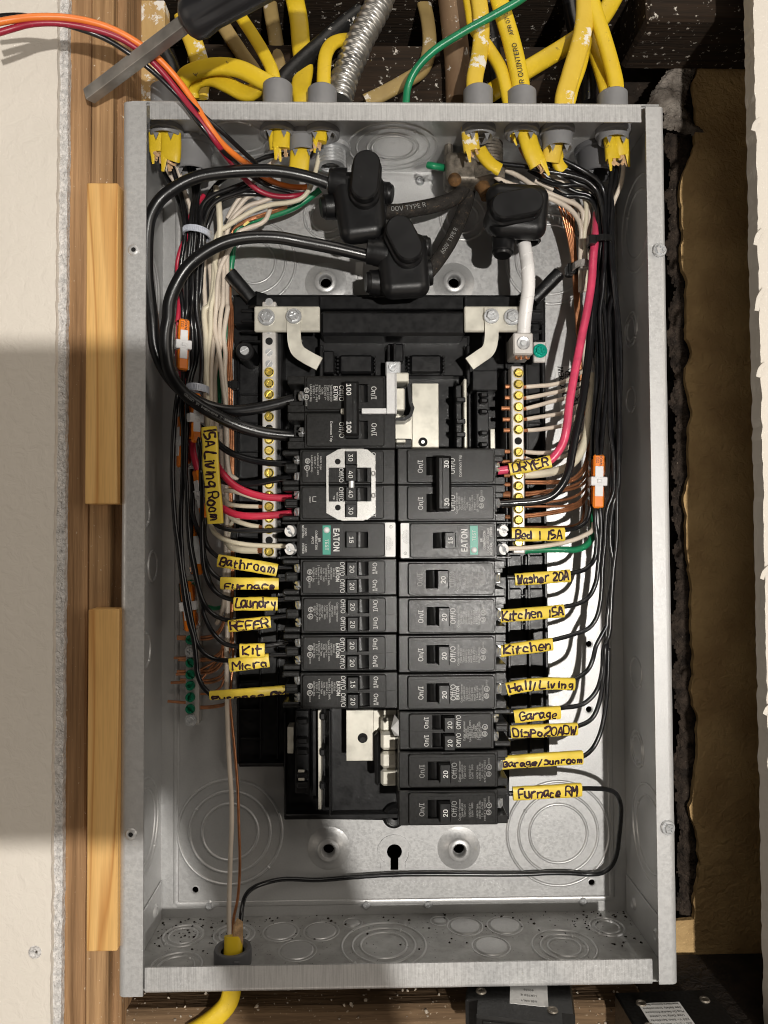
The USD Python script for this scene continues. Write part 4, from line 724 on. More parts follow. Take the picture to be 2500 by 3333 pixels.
B["l4"] = breaker("circuit_breaker", "scuffed twin breaker 20 and 20 fed by the Bathroom and Furnace wires", "l", xz_(808, "E"), xz_(1640, "E"), e(928), e(1193), "tandem", ["20", "20"], "eaton2", "EATON", group=gt)
B["l5"] = breaker("circuit_breaker", "twin breaker 20 and 20 fed by the Laundry and REFER wires", "l", xz_(815, "E"), xz_(1645, "E"), e(1196), g_(250), "tandem", ["20", "20"], "cutler2", group=gt)
B["l6"] = breaker("circuit_breaker", "twin breaker 20 and 20 fed by the Kit and Micro wires", "l", xz_(812, "G"), xz_(1642, "G"), g_(257), g_(524), "tandem", ["20", "20"], "eaton2", "EATON", group=gt)
B["l7"] = breaker("circuit_breaker", "twin breaker 15 and 20 at the foot of the left column", "l", xz_(808, "G"), xz_(1648, "G"), g_(532), g_(798), "tandem", ["15", "20"], "eaton2", "EATON", group=gt)
B["r1"] = breaker("circuit_breaker", "two-pole breaker with 30 on its long handle fed by the DRYER wire", "r", xz_(1470, "AA"), xz_(165, "AA"), 1457, 1697, "double", ["30", "30"], "cutler3")
B["ra"] = breaker("circuit_breaker", "right breaker with green TEST stripe beside the Bed 1 flag", "r", xz_(930, "F"), xz_(118, "F"), e(657), e(930), "afci", ["15"], None)
gs = "single breakers in the right column"
for key, lab, k, x0, x1, y0, y1, pk, bd, tn in (("r3", "single breaker 20 fed by the Washer wire, its print faint and grey", "F", 880, 105, e(943), e(1203), "cutler1", None, "print_grey"), ("r4", "single breaker 20 fed by the Kitchen 15A wire", "H", 888, 106, g_(-12), g_(256), "cutler1", None, "print_white"),
                                          ("r5", "single breaker 20 fed by the wire flagged Kitchen alone", "H", 888, 106, g_(260), g_(534), "cutler1", None, "print_white"), ("r6", "single breaker 20 fed by the Hall/Living wire", "H", 890, 102, g_(540), g_(804), "cutler1", "EATON", "print_white"),
                                          ("r8", "single breaker 20 fed by the Garage/sunroom wire", "H", 900, 108, g_(1103), g_(1368), "cutler4", None, "print_grey"), ("r9", "lowest single breaker 20 at the foot of the right column", "H", 900, 108, g_(1383), g_(1640), "cutler4", None, "print_grey")):
    B[key] = breaker("circuit_breaker", lab, "r", xz_(x0, k), xz_(x1, k), y0, y1, "single", ["20"], pk, bd, group=gs, tint=tn)
B["r7"] = breaker("circuit_breaker", "twin breaker 20 and 20 in the right column fed by Garage and Dispo", "r", xz_(930, "H"), xz_(112, "H"), g_(812), g_(1090), "tandem", ["20", "20"], "cutler2")
# bright bracket holding the big two-pole breaker down
hb_ = thing("hold_down_bracket", "bright zinc bracket hooked round the inner end of the 100 breaker", "bracket", ZP("X", 1380, 300, 12))
f = B["main"][0]; a, b_ = ZP("X", 1318, 45, 9), ZP("X", 1428, 540, 9)
mesh("upright", rb(a[0], b_[0], .0095, .0118, b_[2], a[2], .0004), "bracket_steel" if False else "galvanised_lip", hb_)
c = ZP("X", 1020, 470, 9); mesh("arm", rb(c[0], a[0], .0096, .0118, b_[2], c[2], .0004), "galvanised_lip", hb_); a2, b2 = ZP("X", 770, 478, 7), ZP("X", 835, 540, 7); mesh("arm_tip", rb(a2[0], b2[0], .007, .0118, b2[2], a2[2], .0006), "tinned_bus", hb_)
a3, b3 = ZP("X", 1428, 50, 11), ZP("X", 1440, 540, 11); mesh("leg", rb(b_[0], b_[0] + .001, .0098, .045, b_[2], a[2], .0003), "galvanised_lip", hb_)
# a bent clear-plastic scrap between the columns, beside the lower twin breaker
tb = thing("plastic_tab", "crumpled translucent plastic scrap at the inner end of the right twin breaker", "plastic scrap", ZP("H", 80, 930, 14))
mesh("tab", hullpts([ZP("H", 50, 930, 13), ZP("H", 75, 830, 20), ZP("H", 105, 870, 11.4), ZP("H", 108, 985, 11.4), ZP("H", 75, 985, 18), ZP("H", 100, 920, 10)]), "tab_clear", tb, False)
# ================================================================ wires
def wire(name, label, spec, r, mat, cat_="wire", group=None, seg=10, strands=None, step=.0026):
    c = spline(pts(*spec), step); o = c[0]; g = sweep(c, r, seg=seg)
    return mesh(name, g, mat, smooth=True, label=label, category=cat_, group=group)
def thingwire(name, label, spec, r, mat, cat_="wire", group=None, seg=12, prints=(), end=None):
    """A wire that carries print or shows its bare strands: thing > insulation, print, strands."""
    c = spline(pts(*spec), .0024); w = thing(name, label, cat_, c[0], group); mesh("insulation", sweep(c, r, seg=seg), mat, w, True)
    if prints: mesh("print", cat([on_tube(c, r, *p) for p in prints]), "print_grey", w, False)
    if end:
        d = c[-1] - c[-4]; d /= np.linalg.norm(d); mesh("strand_ends", cat([cyl(c[-1] + np.array([0, math.cos(a), math.sin(a)]) * r * .55 - d * .001, d, r * .3, .004, 8) for a in np.arange(6) * 1.05]), end, w)
    return w
def on_tube(c, r, s, h, at, flip=False, squeeze=1.0, front=(0, -1, 0)):
    """Lettering wrapped on the camera-facing side of a tube, starting at the share 'at' of its length."""
    v, f = text2d(s, h); v = v.copy(); v[:, 0] = (v[:, 0] - v[:, 0].min()) * squeeze; d = np.r_[0, np.cumsum(np.linalg.norm(np.diff(c, axis=0), axis=1))]
    cc = c[::-1] if flip else c; d = np.r_[0, np.cumsum(np.linalg.norm(np.diff(cc, axis=0), axis=1))]; t, U, Fr = frames(cc, front); s0 = at * d[-1] + v[:, 0]
    I = lambda A: np.stack([np.interp(s0, d, A[:, k]) for k in range(3)], 1); an = v[:, 1] / r; rr = r + .00008 + np.minimum(v[:, 2], .0001)
    return trimesh.Trimesh(I(cc) + I(U) * (np.sin(an) * rr)[:, None] + I(Fr) * (np.cos(an) * rr)[:, None], f, process=False)
# --- the two heavy black feeders
thingwire("feeder_cable", "thick black feeder looping outermost at left from the upper splice block", ("M", (1700, 540, 28), (1500, 480, 24), (1250, 435, 21), (1000, 432, 19), (750, 450, 17), (520, 492, 16), (330, 585, 16), (190, 700, 17), (108, 850, 18), (84, 1000, 20), (78, 1150, 22), (82, 1400, 25), "Q", (-12, 150, 28), (20, 480, 31), (120, 740, 35), (290, 960, 38), (480, 1100, 41), (700, 1200, 42), (950, 1245, 42), (1250, 1212, 42), (1500, 1158, 42), (1690, 1105, 42)), .0042, "cable_black", group="thick black feeders", seg=18)
thingwire("feeder_cable", "thick black feeder looping inside the other one from the middle splice block", ("N", (540, 905, 30), (300, 848, 26), "M", (1480, 1072, 23), (1250, 1032, 20), (1000, 1030, 18), (800, 1068, 17), (620, 1155, 17), (450, 1290, 18), (345, 1450, 19), (280, 1620, 20), "Q", (180, 120, 21), (148, 300, 22), (145, 500, 23), (185, 750, 24), (275, 920, 25), (420, 1080, 27), (600, 1210, 29), (820, 1330, 32), (1050, 1430, 36), (1300, 1500, 39), (1550, 1533, 41), (1700, 1540, 42)), .0043, "cable_black", group="thick black feeders", seg=18,
          prints=[("4/0  1000V  XLP  USE-2  RHH  VW-1  UL  LISTED", .0016, .09, True, 1.05), ("AWG 2 CU", .0011, .78, False, 1.1)])
# --- stout wires on the four-switch breaker
for lab, spec in (("upper stout black wire entering the breaker with the metal plate", ("E", (200, -40, 60), (300, 40, 56), (370, 112, 50), (470, 175, 46), (600, 217, 44), (760, 240, 42), (915, 243, 41))), ("lower stout black wire entering the breaker with the metal plate", ("E", (300, 330, 58), (380, 362, 50), (480, 386, 46), (620, 383, 44), (760, 358, 42), (915, 340, 41)))):
    wire("stout_wire", lab, spec, .0024, "wire_black", seg=12)
for lab, spec in (("upper thick red wire entering the breaker with the metal plate", ("R", (700, -40, 58), (770, 65, 54), (830, 155, 47), (950, 280, 44), (1100, 365, 42), (1300, 425, 41), (1500, 445, 41), (1668, 443, 41))), ("lower thick red wire entering the breaker with the metal plate", ("R", (700, 440, 58), (780, 535, 52), (850, 582, 46), (980, 640, 43), (1150, 663, 41), (1400, 655, 41), (1668, 626, 41)))):
    thingwire("thick_red_wire", lab, spec, .0026, "wire_red", end="copper")
# --- black wires of the left bundle
gb_ = "thin black wires bundled at the left"
LB = [("M", (300, 360, 62), (350, 480, 58), (385, 640, 55), (410, 780, 50), (425, 910, 47), (418, 1050, 48), (395, 1200, 50), (372, 1400, 53), "Q", (352, 30, 54), (345, 400, 60), (352, 800, 56), (345, 1000, 52), (330, 1200, 50), (355, 1500, 48), (352, 1900, 48), "R", (342, 350, 48), (326, 700, 48), (338, 1060, 47), (352, 1300, 45), (400, 1580, 44), "S", (425, 120, 45), (472, 310, 46), (555, 425, 45), (680, 487, 44), (830, 497, 42), (1020, 480, 41), (1240, 440, 41), (1540, 432, 41)),
      ("M", (440, 340, 62), (480, 500, 58), (505, 640, 54), (485, 780, 47), (475, 920, 44), (468, 1050, 45), (450, 1250, 48), (436, 1500, 50), "Q", (395, 60, 50), (380, 160, 52)),
      ("M", (540, 370, 62), (545, 560, 55), (533, 700, 48), (527, 830, 45), (520, 930, 43), (508, 1100, 45), (488, 1300, 48), (488, 1600, 50), "Q", (455, 100, 56), (470, 400, 60), (462, 700, 60), (415, 880, 55), (392, 1050, 50), (400, 1250, 47), (393, 1600, 46), (385, 2000, 46), "R", (392, 220, 45), (405, 500, 45), (415, 800, 45), (440, 1050, 45), (478, 1250, 45), (520, 1450, 45), (565, 1610, 46), (630, 1750, 46), (730, 1850, 45), (900, 1912, 42), (1150, 1900, 41), (1400, 1880, 41), (1680, 1850, 41)),
      ("M", (1000, 530, 56), (950, 545, 54), (800, 602, 48), (680, 650, 45), (590, 722, 43), (562, 810, 42), (568, 920, 41), (560, 1050, 43), (535, 1250, 46), (528, 1500, 49), "Q", (520, 70, 52), (560, 350, 54), (577, 600, 54), (570, 850, 52), (545, 1000, 50)),
      ("M", (1060, 570, 58), (1000, 592, 55), (850, 642, 51), (720, 692, 47), (640, 765, 45), (603, 860, 44), (583, 940, 43), (588, 1100, 46), (573, 1300, 48), (553, 1550, 51), "Q", (500, 100, 58), (520, 400, 62), (510, 650, 62), (455, 850, 58), (440, 1000, 56), (470, 1200, 60), (520, 1400, 60)),
      ("M", (1160, 650, 60), (1090, 640, 58), (900, 642, 56), (760, 692, 54), (680, 780, 53), (640, 880, 52), (605, 1000, 54), (560, 1200, 56), (470, 1400, 56), "Q", (395, 300, 66), (370, 800, 64), (290, 1050, 52), (262, 1250, 49), (236, 1600, 46), (225, 1900, 45), "R", (225, 200, 45), (240, 500, 45), (262, 800, 45), (290, 1000, 44), (320, 1250, 43), (352, 1500, 42), (380, 1700, 42), (430, 1950, 43), "S", (430, 250, 44), (456, 450, 44), (475, 650, 44), (540, 790, 43), (625, 872, 42)),
      ("M", (1625, 150, 48), (1590, 200, 46), (1500, 246, 46), (1380, 276, 46), (1200, 296, 47), (1060, 345, 52), (900, 430, 58), (700, 560, 60), (600, 720, 58), (540, 900, 52), (545, 1200, 56)),
      ("M", (200, 330, 66), (240, 450, 64), (330, 620, 62), (400, 800, 58), (440, 950, 54), (470, 1200, 58), "Q", (430, 200, 66), (440, 600, 66), (430, 1000, 62)),
      ("Q", (530, 1560, 48), (545, 1660, 46), (568, 1900, 44), (572, 2200, 44), "R", (568, 100, 43), (585, 300, 43), (582, 550, 44), (576, 750, 45), (580, 950, 46), (592, 1180, 46), (620, 1350, 46), (690, 1510, 46), (780, 1600, 45), (960, 1668, 42), (1200, 1675, 41), (1480, 1670, 41), (1680, 1660, 41)),
      ("R", (480, 380, 55), (470, 620, 54), (520, 800, 52), (585, 960, 50), (612, 1150, 48), (690, 1320, 46), (800, 1415, 43), (1000, 1450, 41), (1480, 1430, 41), (1680, 1420, 41)),
      ("R", (600, 560, 56), (612, 720, 54), (610, 900, 52), (650, 1030, 50), (720, 1110, 46), (800, 1165, 43), (1100, 1230, 41), (1460, 1275, 41), (1680, 1285, 41)),
      ("R", (455, 100, 56), (465, 420, 56), (450, 700, 55), (452, 1000, 50), (500, 1280, 49), (545, 1560, 49), (600, 1760, 48), "S", (535, -20, 48), (575, 80, 48), (650, 210, 47), (770, 315, 44), (940, 352, 41), (1200, 340, 40), (1400, 310, 41), (1530, 292, 41)),
      ("S", (1400, 800, 43), (1470, 835, 42), (1560, 850, 41))]
LL = ["black wire at the left that curves down to the Micro flag", "short black wire above the upper orange lever connector", "long black wire at the left that curves into the REFER flag", "black wire arching from the cables into the left bundle, uppermost of its arches", "black wire arching into the left bundle just under the uppermost arch", "outermost thin black wire at left running down to the long Furnace RM flag", "thin black wire running left from the marked yellow cable end", "thin black wire dropping behind the left bundle from the corner cables", "black wire passing in front of the Living Room flag's left edge down to Laundry", "black wire curving into the left Furnace flag", "black wire curving into the Bathroom flag", "black wire curving into the Kit flag", "short black wire end at the foot breaker of the left column"]
for lab, sp in zip(LL, LB): wire("black_wire", lab, sp, .00165 if "outermost" not in lab else .0018, "wire_black", group=gb_)
wire("black_wire", "short shiny black wire from the Living Room flag into the green-striped breaker", ("R", (690, 700, 44), (745, 765, 43), (860, 815, 42), (1100, 842, 41), (1500, 832, 41), (1640, 830, 41)), .0016, "wire_black")
wire("red_wire", "thin red wire along the inside of the big black loops", ("M", (590, 650, 60), (500, 780, 56), (450, 900, 51), (435, 1020, 51), (385, 1130, 55), (352, 1280, 58), (370, 1500, 58), "Q", (305, 20, 56), (284, 200, 56), (280, 400, 58), (292, 620, 60), (330, 800, 62), (420, 960, 60), (470, 1030, 62), (500, 1100, 64)), .0017, "wire_red")
wire("red_wire", "second red wire close behind the first at the inside of the loops", ("M", (380, 1450, 60), (392, 1600, 58), "Q", (328, 20, 58), (312, 200, 60), (300, 420, 62), (310, 640, 64), (350, 800, 66)), .0015, "wire_red")
wire("red_wire", "red wire dropping from the middle lever connector beside the Living Room flag", ("Q", (460, 1600, 52), (475, 1750, 52), (510, 1890, 52), (540, 2010, 54), (565, 2200, 56), "R", (600, 300, 58), (620, 420, 58), (640, 600, 60)), .0024, "wire_red")
wire("green_wire", "green ground wire running left behind the upper black splice block", ("M", (1640, 600, 60), (1560, 660, 62), (1400, 765, 64), (1200, 838, 66), (1000, 890, 68), (900, 950, 70), (860, 1080, 70), (845, 1230, 70), (830, 1350, 72), "Q", (890, 20, 72), (888, 250, 72), (868, 480, 74), (800, 800, 80), (780, 1150, 82)), .0023, "wire_green")
mesh("yellow_foil", hullpts([ZP("M", 940, 920, 62), ZP("M", 985, 880, 62), ZP("M", 1004, 895, 62.5), ZP("M", 955, 930, 62.5), ZP("M", 970, 905, 64)]), "sleeve_yellow", label="small yellow scrap on the green wire at the left", category="scrap")
for i, (src, dx, dy, dY, lab) in enumerate(((2, -22, 4, 7, "deep black wire behind the REFER wire in the left bundle"), (3, 16, 10, 6, "black wire shadowing the uppermost arch of the left bundle"), (4, -14, -8, 8, "black wire tucked behind the second arch of the left bundle"), (1, 26, -6, 9, "black wire deep behind the topmost lever connector"), (0, -16, 8, 8, "deep black wire behind the Micro wire in the left bundle"), (8, 18, 6, 8, "black wire just behind the Laundry wire"))):
    sp = [q if isinstance(q, str) else (q[0] + dx * (1 + .5 * math.sin(j * 1.3 + i)), q[1] + dy, q[2] + dY) for j, q in enumerate(LB[src])]
    wire("black_wire", lab, sp[:14] if src == 0 else sp[:17], .0016, "wire_black", group=gb_)
# --- white and cream wires of the left bundle
gw = "white wires bundled at the left"
WL = [("wire_cream", "white wire swinging left under the red wire from the marked cable end", ("M", (1640, 170, 55), (1620, 330, 50), (1590, 460, 48), (1545, 590, 46), (1480, 672, 46), (1380, 712, 47), (1200, 735, 49), (1050, 782, 51), (900, 865, 53), (800, 930, 55), (722, 985, 56), (692, 1070, 57), (682, 1200, 58), (702, 1350, 58), (690, 1500, 58), "Q", (690, 0, 58), (680, 300, 58), (650, 550, 57), (638, 800, 57), (642, 1000, 57), (648, 1250, 58), (640, 1500, 60))),
      ("wire_white", "lowest white wire crossing the grey steel to the left bundle", ("M", (1190, 770, 60), (1178, 800, 59), (1155, 860, 58), (1110, 902, 58), (1000, 942, 58), (900, 988, 58), (850, 1080, 58), (800, 1180, 57), (740, 1300, 57), (712, 1450, 57), (705, 1580, 58), "Q", (750, 0, 60), (735, 250, 60), (780, 500, 57), (812, 750, 56), (840, 1000, 56), (868, 1180, 58), (880, 1500, 62), (890, 1900, 62), (925, 2030, 62), "R", (930, 180, 62), (1010, 230, 62))),
      ("wire_white", "white wire branching from the middle of the left fan", ("M", (1200, 672, 57), (1100, 712, 57), (1000, 742, 57), (880, 832, 58), (820, 922, 59), (790, 1020, 60), (772, 1150, 61), (770, 1400, 62), (758, 1650, 62), "Q", (820, 0, 62), (790, 300, 60), (800, 450, 60), (762, 620, 62), (736, 800, 62), (742, 1150, 64), (760, 1500, 64))),
      ("wire_white", "uppermost white wire of the fan at the left", ("M", (1080, 640, 60), (980, 672, 60), (900, 765, 61), (830, 872, 62), (790, 970, 62), (768, 1060, 63), (740, 1250, 64), (722, 1500, 64), (730, 1650, 64), "Q", (730, 60, 64), (730, 300, 62), (702, 600, 60), (690, 800, 60), (690, 1170, 62), (700, 1500, 64))),
      ("wire_cream", "thick cream wire dropping straight into the left bundle", ("M", (700, 580, 56), (722, 710, 52), (732, 850, 53), (735, 960, 55), (718, 1100, 57), (690, 1250, 59), (678, 1450, 60), (640, 1650, 60), "Q", (620, 20, 60), (632, 400, 58), (624, 700, 57), (634, 1100, 59), (640, 1300, 62))),
      ("wire_white", "white wire at the inner edge of the left bundle beside the bare copper", ("M", (800, 1180, 62), (800, 1400, 64), (802, 1650, 64), "Q", (890, 0, 62), (842, 350, 60), (862, 550, 60), (850, 800, 60), (866, 1000, 60), (868, 1200, 62), (870, 1600, 64), (884, 2000, 64), "R", (870, 300, 64), (884, 600, 62), (870, 900, 62), (866, 1150, 62), (852, 1400, 64), (852, 1640, 64), (815, 1830, 68), (760, 1950, 74))),
      ("wire_white", "white wire behind the flags that drops to the cable in the box floor", ("Q", (800, 1460, 66), (815, 1800, 66), (835, 2200, 66), "R", (850, 400, 66), (885, 700, 64), (897, 1000, 64), (900, 1400, 64), (888, 1800, 64), (885, 2200, 64), "S", (788, 250, 64), (790, 500, 64), (792, 800, 64), (800, 1200, 64), (818, 1600, 62), (842, 1991, 60), "I", (706, 60, 58), (700, 200, 57), (694, 400, 56), (690, 560, 56), (692, 680, 56))),
      ("wire_white", "white wire at the outer side of the left white bundle", ("M", (640, 980, 64), (622, 1060, 63), (602, 1200, 62), (590, 1400, 62), (600, 1650, 62), "Q", (600, 20, 62), (630, 400, 62), (608, 700, 62), (615, 1100, 62), (640, 1400, 62))),
      ("wire_white", "white wire tucked between two others in the left bundle", ("M", (690, 1080, 63), (640, 1200, 63), (655, 1400, 62), (650, 1650, 62), "Q", (660, 20, 63), (668, 400, 62), (660, 800, 62), (668, 1170, 62), (680, 1500, 62)))]
for mt_, lab, sp in WL: wire("white_wire", lab, sp, .00175 if "thick" not in lab else .0023, mt_, group=gw)
for lab, sp, r in (("white wire under the upper thick red wire into the left neutral bar", ("R", (860, 360, 62), (960, 366, 56), (1060, 395, 52), (1200, 440, 50), (1300, 460, 50)), .0016), ("white wire between the two thick red wires into the left neutral bar", ("R", (840, 440, 64), (900, 512, 58), (1000, 535, 54), (1150, 545, 51), (1262, 548, 50)), .0016), ("white wire under the lower thick red wire into the left neutral bar", ("R", (900, 660, 62), (980, 715, 58), (1080, 752, 54), (1180, 778, 51), (1268, 792, 50)), .0018),
                  ("long cream wire from the Living Room flag into the green-striped breaker", ("R", (680, 740, 50), (712, 830, 48), (780, 905, 46), (900, 962, 44), (1150, 1008, 43), (1400, 1020, 42), (1640, 1020, 41)), .0017), ("thick cream wire into the lowest brass screw of the left neutral bar", ("R", (880, 960, 62), (930, 1030, 56), (1020, 1062, 53), (1150, 1075, 51), (1256, 1075, 50)), .0026), ("thin white wire looping up to the left neutral bar", ("R", (900, 900, 64), (930, 760, 62), (990, 690, 60), (1040, 690, 60)), .0014)):
    thingwire("white_wire", lab, sp, r, "wire_cream", end="copper", group=None)
# --- bare copper at the left
gc = "bare copper ground wires at the left"
for i, lab in enumerate(("leftmost bare copper wire beside the left white bundle", "middle bare copper wire beside the left white bundle", "bare copper wire of the left trio nearest the black base")):
    d = (-18, 6, 28)[i]; wire("copper_wire", lab, ("M", (1340, 745 + 8 * i, 60 + i), (1150, 810 + 10 * i, 62 + i), (960, 880 + 8 * i, 64), (850, 970, 66), (840, 1250, 70), (825 + d * .3, 1600, 70), "Q", (925 + d, 30, 70), (922 + d, 300, 68), (905 + d, 620, 68), (912 + d, 900, 68), (914 + d, 1180, 70), (926 + d, 1500, 70), (940 + d * .6, 2000, 70), "R", (910 + d, 420, 70), (928 + d, 900, 70), (930 + d, 1400, 72), (900 + d, 1800, 72), "S", (830 + d * .8, 250, 72), (780 + d, 420, 76), (700, 480 + 6 * i, 82), (500, (490, 600, 720)[i], 86)), .00095, "copper", group=gc, seg=8)
wire("copper_wire", "bare copper wire running down beside the black base to the cable in the box floor", ("R", (950, 1500, 70), (940, 2000, 70), "S", (860, 350, 68), (850, 600, 67), (835, 780, 66), (825, 900, 65), (850, 1200, 64), (880, 1500, 62), (910, 1900, 60), "I", (746, 40, 58), (752, 300, 57), (740, 480, 56), (716, 600, 56), (715, 680, 56)), .00105, "copper", seg=8)
gcs = "bare copper wires curling into the ground bar"
for i, (y0, x1, y1) in enumerate(((232, 765, 20), (262, 772, 60), (470, 750, 300), (490, 762, 330), (600, 750, 380), (628, 765, 440), (705, 768, 600), (735, 775, 650), (850, 765, 690), (990, 772, 960), (1005, 770, 970))):
    wire("copper_wire", f"bare copper curling into the ground bar, {('first','second','third','fourth','fifth','sixth','seventh','eighth','ninth','tenth','eleventh')[i]} from the top", ("S", (500, y0 + 8, 86), (600, y0 + 4, 84), (680, y0 - (y0 - y1) * .18, 80), (735, y0 - (y0 - y1) * .5, 76), (x1, y1, 73)), .00095, "copper", group=gcs, seg=8)
wire("green_wire", "short dark green wire near the ground bar behind the Laundry flag", ("R", (620, 1740, 84), (680, 1760, 80), (760, 1770, 76), (900, 1700, 74), (920, 1500, 74)), .0016, "wire_green")
# --- orange, red and black strands coming in over the top flange
gs_ = "coloured strands hanging in over the top flange"
for nm, lab, mt_, r, sp in (("orange_wire", "bright orange wire arching in over the drywall and top flange", "wire_orange", .0021, ("A", (-40, 102, -55), (60, 84, -52), (150, 74, -48), (300, 78, -42), (450, 112, -34), (570, 170, -28), (680, 250, -20), (760, 335, -13), (830, 430, -8), (900, 540, -5), (960, 620, 4), (1040, 690, 20), "M", (990, 370, 36), (1080, 450, 48), (1180, 515, 54), (1300, 560, 56), (1400, 578, 57), (1520, 578, 58))),
                            ("maroon_wire", "dark red wire arching in beside the orange one", "wire_maroon", .0019, ("A", (-40, 152, -52), (60, 122, -50), (130, 104, -47), (250, 100, -42), (400, 125, -36), (520, 166, -30), (620, 232, -23), (700, 310, -17), (780, 410, -11), (860, 512, -7), (930, 610, 0), (990, 690, 16), "M", (900, 430, 34), (970, 515, 44), (1080, 605, 50), (1200, 652, 52), (1320, 664, 53), (1430, 655, 54), (1500, 640, 58))),
                            ("black_strand", "thin black wire arching in under the dark red one", "wire_black", .0016, ("A", (-40, 74, -46), (100, 68, -44), (300, 112, -38), (450, 165, -31), (560, 232, -25), (640, 292, -19), (720, 365, -14), (790, 440, -9), (870, 545, -6), (960, 650, 6), (1020, 705, 22), "M", (1080, 520, 50), (1200, 580, 54), (1400, 630, 56))),
                            ("black_strand", "black wire just above the orange one where it crosses the flange", "wire_black", .0016, ("A", (640, 250, -14), (720, 330, -12), (800, 420, -8.5), (880, 500, -6.5), (960, 570, 2), (1050, 655, 18), (1110, 712, 30), "M", (1100, 460, 52), (1250, 540, 58))),
                            ("black_strand", "black wire between the dark red and orange ones", "wire_black", .0014, ("A", (560, 175, -24), (690, 285, -14), (780, 390, -8.8), (880, 525, -4.5), (985, 645, 8), (1050, 700, 24), "M", (1000, 440, 50), (1200, 560, 60)))):
    wire(nm, lab, sp, r, mt_, group=gs_ if nm == "black_strand" else None)
